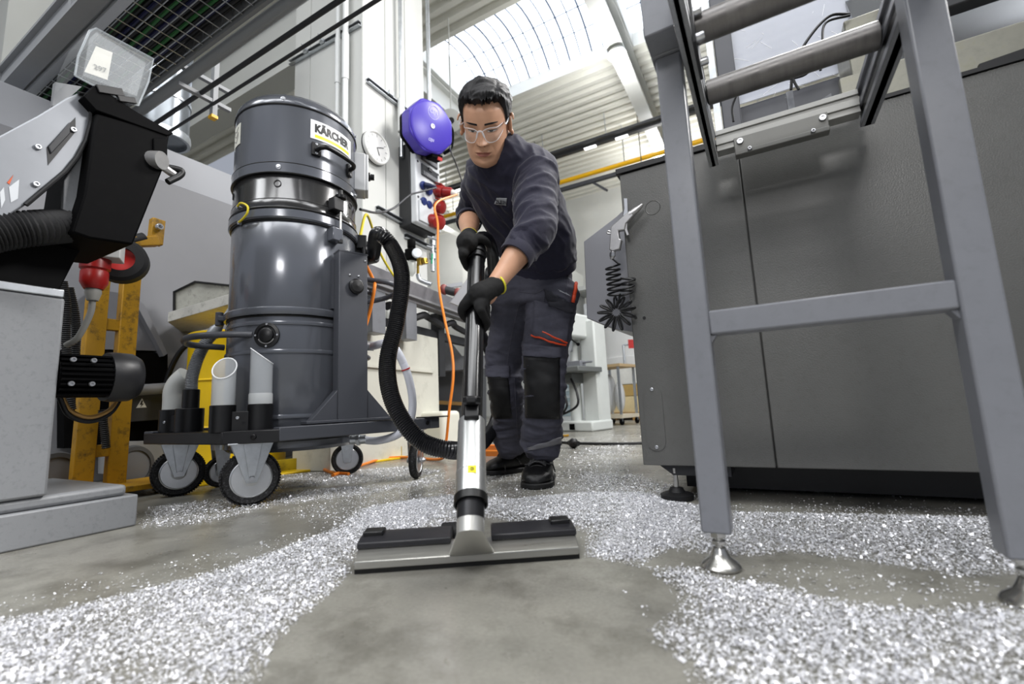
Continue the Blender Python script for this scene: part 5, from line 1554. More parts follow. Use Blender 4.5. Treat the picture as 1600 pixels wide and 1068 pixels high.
for y, z, r in ((3.40, 2.475, 0.062), (3.395, 2.31, 0.062), (3.37, 2.145, 0.066)):
    s_ = part('red_socket', MB().lathe([(r * 0.9, 0), (r, 0.01), (r, 0.055), (r * 0.92, 0.065), (r * 0.92, 0.085), (r * 0.55, 0.095), (0, 0.095)], (XF, y, z), (1, 0.18, -0.45), 26), M_redp, t, label='red socket')
    part('flap', MB().obox((XF + 0.05, y, z + r * 0.85), (1, 0.18, -0.45), (0, 1, 0), (0.45, 0, 1), 0.07, r * 1.1, 0.012), M_redp, s_, bevel=0.003)
part('second_red_socket', MB().lathe([(0.058, 0), (0.062, 0.01), (0.062, 0.06), (0.05, 0.08), (0, 0.08)], (XF, 3.30, 2.135), (1, 0.1, -0.45), 24), M_redp, t, label='red socket')
for y in (Y0b + 0.03, Y1b - 0.03):
    for z in (Z0b + 0.26, Z1b - 0.20):
        part('screw', MB().lathe([(0.012, 0), (0.010, 0.004), (0, 0.004)], (XF, y, z), (1, 0, 0), 12), M_dark, t)
t = thing('round_plug', (XF + 0.04, 3.185, 2.40), 'dark blue round plug in the upper left blue socket', 'plug')
part('body', MB().tube([(XF + 0.034, 3.19, 2.435), (XF + 0.075, 3.215, 2.425), (XF + 0.12, 3.25, 2.41)], [0.028, 0.024, 0.014], 14), mat('navy_plug', '#1b2140', 0.4), t)
rp = np.array((XF + 0.085, 3.415, 2.445))
t = thing('power_plug', rp, 'red and white power plug of the orange cable in the top red socket', 'plug')
part('body', MB().tube([rp, rp + (0.06, 0.02, -0.018), rp + (0.075, 0.026, -0.022)], [0.05, 0.052, 0.045], 20), M_redp, t)
part('gland', MB().tube([rp + (0.075, 0.026, -0.022), rp + (0.10, 0.035, -0.03), rp + (0.125, 0.04, -0.045)], [0.034, 0.032, 0.016], 16), mat('plug_pale', '#d9d5cf', 0.4), t)
plug_end = rp + (0.125, 0.04, -0.045)

# blue cable reel on its bracket
M_reel = mat('violet_blue_plastic', '#4536a8', 0.34)
rc = np.array(onD(668, 201, 4.25))
rn = unit(np.array((0.93, -0.30, -0.20)))
ru = unit(np.cross((0, 0, 1), rn))
rv = np.cross(rn, ru)
t = thing('cable_reel', rc, 'violet-blue spring cable reel on the pillar corner', 'cable reel')
octo = []
R_ = 0.245
for k in range(8):
    a = PI / 8 + k * PI / 4 + 0.12
    for e in (-0.06, 0.06):
        octo.append(rc + (ru * math.cos(a + e) + rv * math.sin(a + e)) * (R_ * (1.0 if True else 1)))
part('case', MB().prism([p - rn * 0.07 for p in octo], rn * 0.14), M_reel, t, bevel=0.014, seg=3)
part('rear_case', MB().prism([rc + (p - rc) * 0.96 - rn * 0.13 for p in octo], rn * 0.06), M_blk, t, bevel=0.01)
face = part('face_disc', MB().lathe([(0.222, 0.068), (0.222, 0.076), (0.205, 0.084), (0, 0.086)], rc, rn, 44), M_reel, t)
part('hub', MB().lathe([(0.022, 0.085), (0.022, 0.092), (0.012, 0.092), (0.012, 0.088), (0, 0.088)], rc, rn, 18), M_bolt, face)
em_ = MB()
ec = rc + rv * 0.125 + rn * 0.085 + ru * 0.0
em_.lathe([(0.058, 0), (0.062, 0), (0.062, 0.002), (0.058, 0.002)], ec, rn, 28, closed=True)
put_text(em_, 'CEJN', ec, ru, rv, 0.085, 0.03, 0, 0.002, 0.045)
put_text(em_, 'CEJN', rc - rv * 0.13 + rn * 0.0865, ru, rv, 0.06, 0.02, 0.3, 0.001, 0.035)
part('printed_emblem', em_, mat('reel_print', '#b9b6e6', 0.4), face, smooth=0)
part('cable_outlet', MB().obox(rc - rv * 0.235 + ru * 0.10, ru, rv, rn, 0.12, 0.05, 0.11), M_blk, t, bevel=0.006)
part('outlet_roller', MB().obox(rc - rv * 0.25 + ru * 0.13 + rn * 0.05, ru, rv, rn, 0.05, 0.03, 0.012), mat('red_plastic', '#b3231f'), t, smooth=0)
part('side_handle', MB().tube(catmull([rc + ru * 0.22 + rv * 0.16 - rn * 0.03, rc + ru * 0.275 + rv * 0.08, rc + ru * 0.275 - rv * 0.08, rc + ru * 0.22 - rv * 0.15 - rn * 0.03], 6), 0.016, 10), M_blk, t)
part('bracket', MB().cyl(rc - rn * 0.10, (PX1 - 0.002, 3.46, rc[2]), 0.03, n=14).box(PX1, PX1 + 0.02, 3.38, 3.49, rc[2] - 0.12, rc[2] + 0.12), M_dark, t)
def cable(name, pts, r, m_, label, per=8):
    o = obj(name, MB().tube(catmull(pts, per), r, 8), m_)
    return tag(o, label, 'cable')
cable('reel_cable', [rc + ru * 0.27 - rv * 0.06, onD(704, 235, 4.1), onD(715, 262, 4.1), onD(724, 290, 4.1)], 0.007, M_black, 'thin black cable running down from the blue reel')
cable('supply_cable', [(PX1 + 0.03, 3.46, 3.25), (PX1 + 0.05, 3.25, 3.28), (PX1 + 0.05, 3.10, 3.2), (PX1 + 0.05, 3.06, 3.08), (PX1 + 0.05, 3.12, 2.98), (PX1 + 0.05, 3.24, 2.86)], 0.010, M_black, 'black supply cable curving from the reel into the socket box')

# orange, yellow and grey cables
M_or = mat('orange_cable', '#e8842a', 0.4)
M_yc = mat('yellow_green_cable', '#d9c634', 0.4)
cable('extension_cable', [plug_end, onD(681, 318, 3.9), onD(684, 350, 3.8), onD(684, 400, 3.7), onD(686, 450, 3.5), onD(695, 500, 3.3), onD(706, 550, 3.15), onD(708, 590, 3.05), onD(702, 640, 3.0), onD(697, 690, 3.0), onZ(690, 716, 0.02), onZ(640, 714, 0.012), onZ(600, 716, 0.012), onZ(560, 728, 0.012), onZ(520, 742, 0.015)], 0.0095, M_or, 'orange extension cable hanging from the plug and trailing on the floor')
cable('vacuum_lead', [VP(80, R0 + 0.05, 1.10), VP(84, R0 + 0.09, 1.02), onD(585, 450, 2.28), onD(577, 490, 2.27), onD(566, 525, 2.25), onD(556, 560, 2.35)], 0.009, M_or, 'orange lead dropping from the vacuum inlet')
cable('vacuum_lead', [onZ(488, 708, 0.06), onZ(495, 722, 0.02), onZ(505, 732, 0.012), onZ(520, 738, 0.012), onZ(545, 740, 0.012)], 0.009, M_or, 'orange lead on the yellow tray below the vacuum')
cable('earth_cable', [VP(82, R0 + 0.02, 1.245), onD(572, 335, 2.6), onD(583, 360, 2.8), onD(592, 390, 2.9), onD(605, 415, 2.95), onD(622, 440, 3.0)], 0.008, M_yc, 'yellow cable running behind the black hose')
cable('socket_cable', [(XF + 0.12, 3.25, 2.41), onD(655, 300, 3.95), onD(640, 305, 3.8), onD(615, 325, 3.5), onD(590, 332, 3.0), onD(563, 327, 2.45)], 0.008, M_dark, 'thin dark cable from the blue socket to the vacuum head')
# coil of orange cable behind the worker's feet
t = thing('cable_coil', onZ(785, 700, 0), 'coil of orange cable on the floor behind the wand', 'cable')
for k in range(5):
    cen = np.array(onZ(772, 706 - k * 1.5, 0.012 + 0.016 * k))
    pts = [cen + np.array((0.26 * math.cos(a) * (1 + 0.05 * k), 0.20 * math.sin(a), 0.004 * math.sin(3 * a))) for a in np.linspace(0, 2 * PI, 25)]
    part('loop', MB().tube(pts, 0.0085, 7), M_or, t)
# black floor cable with ball
cable('floor_cable', [onZ(870, 690, 0.01), onZ(895, 692, 0.01), onZ(930, 693, 0.01), onZ(970, 693, 0.01), onZ(1003, 692, 0.01), onZ(1050, 690, 0.01)], 0.012, M_black, 'black cable lying across the floor right of the worker')
c = np.array(onZ(896, 692, 0.038))
o = obj('cable_ball', MB().sph(c, 0.038, 20, 14).cyl(c + (-0.05, 0.03, 0), c + (0.05, -0.03, 0), 0.018, n=12), M_black)
tag(o, 'black rubber ball stopper on the floor cable', 'ball')
c = np.array(onZ(882, 682, 0.0))
o = obj('yellow_scrap', MB().obox(c + (0, 0, 0.01), (1, 0.3, 0.1), (-0.3, 1, 0), (0, 0, 1), 0.09, 0.05, 0.02), M_yel, bevel=0.004)
tag(o, 'small yellow scrap on the floor beside the drill base', 'scrap')

# compressed air regulator below the socket box
ac = np.array(onD(642, 390, 4.0))
t = thing('air_regulator', ac, 'black and brass compressed air regulator under the socket box', 'regulator')
k_ = 4.0 / 711
def A(px, py, dd=4.0): return np.array(onD(px, py, dd))
part('body', MB().obox(A(644, 398), (0, 1, 0), (1, 0, 0), (0, 0, 1), 0.10, 0.09, 0.10), M_blk, t, bevel=0.01)
part('knob', MB().lathe([(0.03, 0), (0.036, 0.01), (0.036, 0.07), (0.03, 0.08), (0, 0.08)], A(643, 388), (0, 0, 1), 16), M_blk, t)
part('gauge', MB().lathe([(0.042, 0), (0.042, 0.02), (0.038, 0.024), (0, 0.024)], A(651, 396, 3.93), (0.8, -0.6, 0), 22), mat('gauge_face', '#d7dde2', 0.3), t)
part('inlet_pipe', MB().cyl(A(625, 397), A(640, 400), 0.022, n=12).cyl(A(644, 378), A(643, 388), 0.02, n=12), M_dark, t)
part('brass_valve', MB().cyl(A(652, 405), A(668, 408), 0.024, n=12).cyl(A(656, 404), A(656, 414), 0.026, n=8).cyl(A(662, 404), A(664, 412), 0.03, n=8).cyl(A(653, 412), A(653, 428), 0.012, n=8), mat('brass', '#a98a3a', 0.3, 0.9), t)
part('glass_bowl', MB().lathe([(0.035, 0.0), (0.038, -0.03), (0.036, -0.10), (0.02, -0.12), (0.012, -0.135), (0, -0.135)], A(643, 408), (0, 0, 1), 16), mat('bowl_clear', '#c3c7c0', 0.2, alpha=0.6), t)
part('lower_pipe', MB().tube(catmull([A(653, 428), A(655, 436), A(662, 440), A(674, 444)], 5), 0.02, 10), M_galv, t)
part('green_tag', MB().obox(A(675, 404), (0, 1, 0), (1, 0, 0), (0.1, 0, 1), 0.015, 0.005, 0.09), mat('green_tag', '#2c9c70', 0.4), t, smooth=0)
part('valve_stub', MB().cyl(A(667, 385), A(676, 388), 0.014, n=8).cyl(A(668, 370), A(683, 374), 0.012, n=8), M_galv, t)

# ---- drill press and background behind the worker
M_mill = mat('pale_machine_paint', '#c5c9c6', 0.45, var=0.04)
def Dp(px, py, d=6.0): return np.array(onD(px, py, d))
bx0 = np.array(onZ(898, 676)); 
t = thing('drill_press', bx0, 'pale grey drill press on a column in the background right of the worker', 'drill press')
dxu = unit(np.array(onZ(940, 668)) - np.array(onZ(880, 668)))
dyu = np.array((-dxu[1], dxu[0], 0))
s_ = 6.0 / 711
base_c = np.array(onZ(897, 674)) + dyu * 0.22
part('base', MB().obox(base_c + (0, 0, 0.06), dxu, dyu, (0, 0, 1), 0.54, 0.46, 0.12), M_mill, t, bevel=0.02)
part('column', MB().obox(base_c + dxu * 0.14 + dyu * 0.1 + (0, 0, 0.72), dxu, dyu, (0, 0, 1), 0.22, 0.26, 1.24), M_mill, t, bevel=0.02)
part('side_column', MB().cyl(base_c - dxu * 0.1 + (0, 0, 0.1), base_c - dxu * 0.1 + (0, 0, 1.5), 0.075, n=18), M_mill, t)
hd_ = part('head', MB().obox(base_c - dxu * 0.02 - dyu * 0.15 + (0, 0, 1.26), dxu, dyu, (0, 0, 1), 0.32, 0.5, 0.30), M_mill, t, bevel=0.03)
sgn = base_c - dyu * 0.405 + dxu * 0.05
part('blue_sign', MB().lathe([(0.045, 0), (0.045, 0.004), (0, 0.004)], sgn + (0, 0, 1.375), -dyu, 22), mat('sign_blue', '#2c5ea8', 0.4), hd_, label='round blue safety sign')
part('dial', MB().lathe([(0.045, 0), (0.045, 0.006), (0.036, 0.006), (0.036, 0.002), (0, 0.002)], sgn + (0.012, 0, 1.275), -dyu, 22), M_galv, hd_)
part('sign_mark', MB().obox(sgn - dyu * 0.005 + (0, 0, 1.375), dxu, dyu, (0, 0, 1), 0.045, 0.002, 0.018), M_lab, hd_, smooth=0)
for z in (1.37, 1.32, 1.26): part('push_button', MB().cyl(sgn + dxu * 0.10 + (0, 0, z), sgn + dxu * 0.10 - dyu * 0.03 + (0, 0, z), 0.018, n=12), M_blk, hd_)
part('spindle', MB().tube([base_c - dyu * 0.25 + (0, 0, 1.18), base_c - dyu * 0.25 + (0, 0, 1.02), base_c - dyu * 0.25 + (0, 0, 0.93), base_c - dyu * 0.25 + (0, 0, 0.84)], [0.07, 0.065, 0.03, 0.022], 16), M_galv, t)
part('quill_bracket', MB().obox(base_c - dyu * 0.2 - dxu * 0.06 + (0, 0, 1.02), dxu, dyu, (0, 0, 1), 0.14, 0.12, 0.14), M_greymach, t, bevel=0.02)
for a_, b_ in (((-0.12, -0.3, 1.12), (-0.34, -0.35, 1.3)), ((-0.1, -0.3, 1.05), (-0.4, -0.3, 0.98)), ((0.08, -0.3, 1.1), (0.26, -0.4, 1.0))):
    A_ = base_c + dxu * a_[0] + dyu * a_[1] + (0, 0, a_[2]); B_ = base_c + dxu * b_[0] + dyu * b_[1] + (0, 0, b_[2])
    part('feed_lever', MB().cyl(A_, B_, 0.009, n=8).sph(B_, 0.022, 10, 8), M_blk, t)
tb_ = part('work_table', MB().obox(base_c - dyu * 0.22 - dxu * 0.02 + (0, 0, 0.72), dxu, dyu, (0, 0, 1), 0.62, 0.5, 0.06).obox(base_c - dyu * 0.12 - dxu * 0.1 + (0, 0, 0.63), dxu, dyu, (0, 0, 1), 0.30, 0.3, 0.12), mat('table_iron', '#6d706f', 0.45, 0.3), t, bevel=0.008)
part('vice', MB().obox(base_c - dyu * 0.25 + dxu * 0.10 + (0, 0, 0.79), dxu, dyu, (0, 0, 1), 0.22, 0.12, 0.07).cyl(base_c - dyu * 0.25 + dxu * 0.2 + (0, 0, 0.80), base_c - dyu * 0.25 + dxu * 0.34 + (0, 0, 0.80), 0.012, n=8), M_greymach, t, bevel=0.006)
part('power_socket', MB().obox(base_c + dxu * 0.02 - dyu * 0.282 + (0, 0, 0.06), dxu, dyu, (0, 0, 1), 0.07, 0.012, 0.07), M_blk, t, smooth=0)
for k in range(2):
    pts = [base_c - dyu * 0.3 + dxu * (-0.1 + 0.16 * k) + (0, 0, 0.62), base_c - dyu * 0.34 + dxu * (-0.02 + 0.18 * k) + (0, 0, 0.45), base_c - dyu * 0.36 + dxu * (0.02 + 0.14 * k) + (0, 0, 0.30), base_c - dyu * 0.36 + dxu * (-0.1 + 0.02 * k) + (0, 0, 0.2), base_c - dyu * 0.34 + dxu * -0.30 + (0, 0, 0.15)]
    part('hose', MB().tube(catmull(pts, 8), 0.014, 8), M_black, t)
# drawer cabinet behind the drill
dc_ = np.array(onZ(897, 655)) + dyu * 0.1
t = thing('drawer_cabinet', dc_, 'pale drawer cabinet behind the drill press', 'cabinet')
part('body', MB().obox(dc_ + (0, 0, 0.45), dxu, dyu, (0, 0, 1), 0.42, 0.5, 0.9), mat('cabinet_pale', '#cfd4d6', 0.45), t, smooth=0)
for k in range(6):
    dr_ = part('drawer', MB().obox(dc_ - dyu * 0.255 + (0, 0, 0.14 + 0.14 * k), dxu, dyu, (0, 0, 1), 0.38, 0.02, 0.12), mat('drawer_blue_grey', '#9fb0b6', 0.45), t, bevel=0.003)
    part('handle', MB().obox(dc_ - dyu * 0.272 + (0, 0, 0.175 + 0.14 * k), dxu, dyu, (0, 0, 1), 0.36, 0.014, 0.022), mat('cabinet_pale', '#cfd4d6'), dr_, smooth=0)
# trolley with wrapped goods, pallets with stacked blocks
tc_ = np.array(onZ(951, 664))
t = thing('goods_trolley', tc_, 'small wooden-topped trolley wrapped in clear film in the background', 'trolley')
for i in (-1, 1):
    for j in (-1, 1):
        part('post', MB().obox(tc_ + dxu * 0.2 * i + dyu * (0.25 + 0.22 * j) + (0, 0, 0.44), dxu, dyu, (0, 0, 1), 0.03, 0.03, 0.78), M_galv, t, smooth=0)
        part('wheel', MB().cyl(tc_ + dxu * (0.2 * i - 0.015) + dyu * (0.25 + 0.22 * j) + (0, 0, 0.045), tc_ + dxu * (0.2 * i + 0.015) + dyu * (0.25 + 0.22 * j) + (0, 0, 0.045), 0.045, n=14), M_blk, t)
part('top_board', MB().obox(tc_ + dyu * 0.25 + (0, 0, 0.84), dxu, dyu, (0, 0, 1), 0.5, 0.52, 0.04), mat('plywood', '#b59d78', 0.6), t, smooth=0)
part('lower_shelf', MB().obox(tc_ + dyu * 0.25 + (0, 0, 0.12), dxu, dyu, (0, 0, 1), 0.46, 0.5, 0.05), mat('plywood_pale', '#c9c0ab', 0.6), t, smooth=0)
part('film_bundle', MB().sph(tc_ + dyu * 0.2 - dxu * 0.06 + (0, 0, 0.45), (0.10, 0.14, 0.28), 16, 10).sph(tc_ + dyu * 0.2 + dxu * 0.1 + (0, 0, 0.40), (0.07, 0.12, 0.22), 16, 10), mat('clear_film', '#d3d6d8', 0.25, alpha=0.75, bump=0.8, bscale=20), t)
pb = np.array(onZ(995, 656))
t = thing('pallet', pb + dyu * 0.4, 'wooden pallet far back on the floor', 'pallet')
M_wood = mat('pallet_wood', '#b38b52', 0.65, var=0.15, vscale=6)
for i in (-1, 0, 1):
    part('block', MB().obox(pb + dxu * 0.5 * i + dyu * 0.4 + (0, 0, 0.05), dxu, dyu, (0, 0, 1), 0.14, 0.8, 0.10), M_wood, t, smooth=0)
for j in range(5):
    part('deck_board', MB().obox(pb + dyu * (0.04 + 0.18 * j) + (0, 0, 0.112), dxu, dyu, (0, 0, 1), 1.2, 0.12, 0.022), M_wood, t, smooth=0)
for k, (z0, h, colr, nm) in enumerate(((0.125, 0.28, '#d9c79a', 'lower pale slab on the far pallet'), (0.407, 0.20, '#b99b5e', 'brown middle slab on the far pallet'), (0.61, 0.30, '#dcdcd6', 'white upper slab on the far pallet'))):
    o = obj('stacked_slab', MB().obox(pb + dyu * 0.4 + (0, 0, z0 + h / 2), dxu, dyu, (0, 0, 1), 1.15, 0.75, h - 0.004), mat('slab%d' % k, colr, 0.6, var=0.1), bevel=0.01)
    tag(o, nm, 'slab', 'slabs on the far pallet')
wt_ = pb + dyu * 1.9
t = thing('packing_table', wt_, 'brown-topped white table far behind the pallet', 'table')
part('top', MB().obox(wt_ + (0, 0, 0.98), dxu, dyu, (0, 0, 1), 2.2, 0.8, 0.14), mat('brown_board', '#8d7b66', 0.6), t, smooth=0)
part('panel', MB().obox(wt_ + dyu * 0.2 + (0, 0, 0.47), dxu, dyu, (0, 0, 1), 2.1, 0.3, 0.9), mat('pale_panel', '#cfd0cc', 0.55), t, smooth=0)
for i in (-1, 0, 1):
    part('post', MB().cyl(wt_ + dxu * 1.0 * i - dyu * 0.35 + (0, 0, 0), wt_ + dxu * 1.0 * i - dyu * 0.35 + (0, 0, 1.5), 0.025, n=8), M_galv, t)
part('rail', MB().cyl(wt_ - dxu * 1.0 - dyu * 0.35 + (0, 0, 1.5), wt_ + dxu * 1.0 - dyu * 0.35 + (0, 0, 1.5), 0.02, n=8), M_galv, t)
tk = np.array(onD(990, 590, 11.2))
t = thing('storage_tank', (tk[0], tk[1], 0), 'big white tank with a conical end far behind the cabinet edge', 'tank')
tk = np.array((tk[0], tk[1], 0))
part('shell', MB().lathe([(0, 0.55), (0.3, 0.55), (0.75, 1.0), (0.75, 1.35), (0.70, 1.36), (0.70, 2.3), (0, 2.35)], tk, n=36), mat('tank_white', '#e3e3e0', 0.4), t)
for k in range(4):
    a = PI / 4 + k * PI / 2
    part('leg', MB().cyl(tk + (0.6 * math.cos(a), 0.6 * math.sin(a), 0), tk + (0.6 * math.cos(a), 0.6 * math.sin(a), 1.0), 0.04, n=10), M_galv, t)
sc_ = np.array(onD(986, 537, 8.2))
part('red_sticker', MB().obox(sc_, unit(np.array((0.85, 0.5, 0))), unit(np.array((0.5, -0.85, 0))), (0, 0, 1), 0.10, 0.01, 0.16), mat('red_plastic', '#b3231f'), t, smooth=0)
# white shelving far back and the hall door lines
sh = np.array((-4.6, 12.2, 0))
t = thing('storage_rack', sh, 'white storage rack against the far back wall', 'rack')
for i in range(4):
    part('upright', MB().box(sh[0] + i * 1.4 - 0.04, sh[0] + i * 1.4 + 0.04, 12.1, 13.1, 0, 4.2), M_white, t, smooth=0)
for z in (1.3, 2.4, 3.5):
    part('shelf', MB().box(sh[0] - 0.05, sh[0] + 4.3, 12.1, 13.1, z, z + 0.12), M_white, t, smooth=0)
for k, (x, z, w, h) in enumerate(((0.2, 1.42, 1.0, 0.6), (1.6, 1.42, 0.9, 0.75), (3.0, 1.42, 1.1, 0.5), (0.3, 2.52, 0.9, 0.6), (1.7, 2.52, 1.0, 0.5), (3.05, 2.52, 1.0, 0.7))):
    o = obj('storage_crate', MB().box(sh[0] + x, sh[0] + x + w, 12.2, 13.0, z + 0.003, z + h), mat('crate%d' % (k % 3), ['#d5d8da', '#c6cacd', '#dfdfda'][k % 3], 0.6), bevel=0.02)
    tag(o, ['wide', 'taller', 'low', 'narrow', 'flat', 'tall'][k] + ' pale crate on the %s shelf of the far rack, %s bay' % ('lower' if z < 2 else 'upper', ['left', 'middle', 'right'][k % 3]), 'crate', 'crates on the far rack')
# ================================================================== WORKER
def D(px, py, d): return np.array(onD(px, py, d))


M_skin = mat('skin', '#c99a7d', 0.45, var=0.05, vscale=30, bump=0.03, bscale=350)
M_sweat = mat('navy_sweatshirt', '#1b1a2e', 0.8, var=0.12, vscale=60, bump=0.25, bscale=420, sheen=0.22)
M_trou = mat('slate_work_trousers', '#484854', 0.8, var=0.12, vscale=50, bump=0.25, bscale=500)
M_patch = mat('black_knee_fabric', '#0c0c0e', 0.6, var=0.1, vscale=60, bump=0.2, bscale=500)
M_glove = mat('black_knit_glove', '#0a0a0b', 0.8, bump=0.4, bscale=600)
M_shoe = mat('black_shoe_leather', '#0c0c0d', 0.42, bump=0.25, bscale=160)
M_hair = mat('black_hair', '#0b0a0f', 0.42, var=0.4, vscale=60, stretch=(1, 5, 5), bump=0.5, bscale=160)

CDIR = lambda p: unit(CAM_LOC - p)


def baked(mb, voxel, smooth_it=4, name='tmp'):
    """union of overlapping shapes as one skin: voxel remesh + smoothing, returned as vertex and face arrays"""
    me = bpy.data.meshes.new(name)
    me.from_pydata(mb.v, [], mb.f)
    bm = bmesh.new(); bm.from_mesh(me)
    bmesh.ops.recalc_face_normals(bm, faces=bm.faces)
    bm.to_mesh(me); bm.free()
    o = bpy.data.objects.new(name, me)
    COL.objects.link(o)
    r = o.modifiers.new('r', 'REMESH'); r.mode = 'VOXEL'; r.voxel_size = voxel
    if smooth_it:
        sm = o.modifiers.new('s', 'SMOOTH'); sm.iterations = smooth_it; sm.factor = 0.5
    dg = bpy.context.evaluated_depsgraph_get()
    m2 = bpy.data.meshes.new_from_object(o.evaluated_get(dg))
    n = len(m2.vertices)
    v = np.empty(n * 3); m2.vertices.foreach_get('co', v); v = v.reshape(-1, 3)
    nr = np.array([tuple(q.vector) for q in m2.vertex_normals])
    f = [tuple(p.vertices) for p in m2.polygons]
    bpy.data.objects.remove(o); bpy.data.meshes.remove(me); bpy.data.meshes.remove(m2)
    return v, f, nr


def limb(mb, pts, rad, n=18, per=5, flat=None):
    """tapering rounded limb along a smooth path"""
    P = catmull(pts, per)
    t_ = np.linspace(0, len(pts) - 1, len(P))
    R = np.interp(t_, range(len(pts)), rad)
    a0 = unit(P[0] - P[1]); a1 = unit(P[-1] - P[-2])
    pre = [(P[0] + a0 * R[0] * s, R[0] * math.sqrt(max(0.02, 1 - s * s))) for s in (0.9, 0.6, 0.3)]
    post = [(P[-1] + a1 * R[-1] * s, R[-1] * math.sqrt(max(0.02, 1 - s * s))) for s in (0.3, 0.6, 0.9)]
    PP = np.array([p for p, _ in pre] + list(P) + [p for p, _ in post])
    RR = np.array([r for _, r in pre] + list(R) + [r for _, r in post])
    mb.tube(PP, RR, n)
    return mb


def rings_loft(mb, rings, side, n=28, power=2.3, per=5):
    """rings: (centre, half width, half depth, front direction)"""
    C = catmull([r[0] for r in rings], per)
    t_ = np.linspace(0, len(rings) - 1, len(C))
    HW = np.interp(t_, range(len(rings)), [r[1] for r in rings])
    HD = np.interp(t_, range(len(rings)), [r[2] for r in rings])
    SD = [unit(s) for s in catmull([r[3] if len(r) > 3 else side for r in rings], per)]
    T = np.gradient(C, axis=0)
    out = []
    for c, w, d, sd_, tg in zip(C, HW, HD, SD, T):
        tg = unit(tg)
        s_ = unit(sd_ - tg * (sd_ @ tg))
        fr_ = np.cross(s_, tg)
        rg = []
        for k in range(n):
            a = 2 * PI * k / n
            ca, sa = math.cos(a), math.sin(a)
            rg.append(c + s_ * w * np.sign(ca) * abs(ca) ** (2 / power) + fr_ * d * np.sign(sa) * abs(sa) ** (2 / power))
        out.append(rg)
    mb.loft(out)
    return mb


def folds(v, nr, amp, fr, axis_of, amp2=0.0, mask=None):
    """cloth creases: ridged noise stretched across the direction axis_of(p)"""
    out = v.copy()
    for i in range(len(v)):
        p = v[i]
        q = axis_of(p)
        w = 1.0 if mask is None else mask(p)
        h = max(0.0, 1 - abs(mnoise.noise(Vector(q * fr))) * 2.6) ** 1.5
        h2 = max(0.0, 1 - abs(mnoise.noise(Vector(q * fr * 2.3 + 7.1))) * 2.6) ** 1.5
        sm_ = mnoise.noise(Vector(p * 9.0))
        out[i] = p + nr[i] * (amp * w * (0.65 * h + 0.35 * h2 - 0.25) + amp2 * sm_)
    return out


# --- joints (real positions in the hall)
hipL, hipR = D(862, 452, 1.92), D(806, 454, 2.01)
kneeL, kneeR = D(850, 585, 1.86), D(789, 582, 2.10)
ankL, ankR = D(845, 718, 2.035), D(800, 715, 2.36)
shL, shR = D(838, 268, 1.60), D(752, 268, 1.71)
elL, elR = D(834, 362, 1.46), D(733, 336, 1.87)
wrL, wrR = D(771, 448, 1.345), D(733, 370, 1.615)
neckB, headC = D(784, 240, 1.64), D(759, 193, 1.535)
pelv = (hipL + hipR) / 2
SIDE = unit(hipL - hipR)
SIDE_S = unit(shL - shR)
worker = thing('person', ((ankL + ankR) / 2 * (1, 1, 0)), 'person in navy sweatshirt, slate work trousers and black gloves, bending over a suction wand', 'person')

# --- head: face modelled on a fine grid
HF = CDIR(headC)
IR = np.array(CAM_M[:, 0]); IR = unit(IR - HF * (IR @ HF))
IU = np.cross(HF, IR)
if IU[2] < 0: IU = -IU
yaw, pit, roll = math.radians(9), math.radians(17), math.radians(1)
F_ = unit(HF * math.cos(yaw) * math.cos(pit) - IR * math.sin(yaw) - IU * math.sin(pit))
U_ = unit(IU - F_ * (IU @ F_))
U_ = unit(U_ * math.cos(roll) - np.cross(F_, U_) * math.sin(roll) * (1 if np.cross(F_, U_) @ IR > 0 else -1))
X_ = np.cross(U_, F_)                       # towards his left = image right
if X_ @ IR < 0: X_ = -X_
HS = 1.0


def hp_(x, y, z): return headC + HS * (X_ * x + F_ * y + U_ * z)


ZK = [-0.122, -0.118, -0.110, -0.095, -0.080, -0.060, -0.035, -0.010, 0.015, 0.040, 0.060, 0.080, 0.095, 0.106, 0.112]
WK = [0.013, 0.032, 0.048, 0.0605, 0.0670, 0.0715, 0.0745, 0.0760, 0.0765, 0.0770, 0.0755, 0.065, 0.049, 0.029, 0.006]
FK = [0.070, 0.082, 0.089, 0.0925, 0.091, 0.0915, 0.0915, 0.090, 0.0925, 0.0925, 0.086, 0.070, 0.048, 0.022, -0.004]
BK = [0.035, 0.018, 0.000, -0.020, -0.040, -0.062, -0.078, -0.089, -0.096, -0.098, -0.094, -0.083, -0.066, -0.044, -0.018]
G = lambda a, s: np.exp(-(a / s) ** 2)


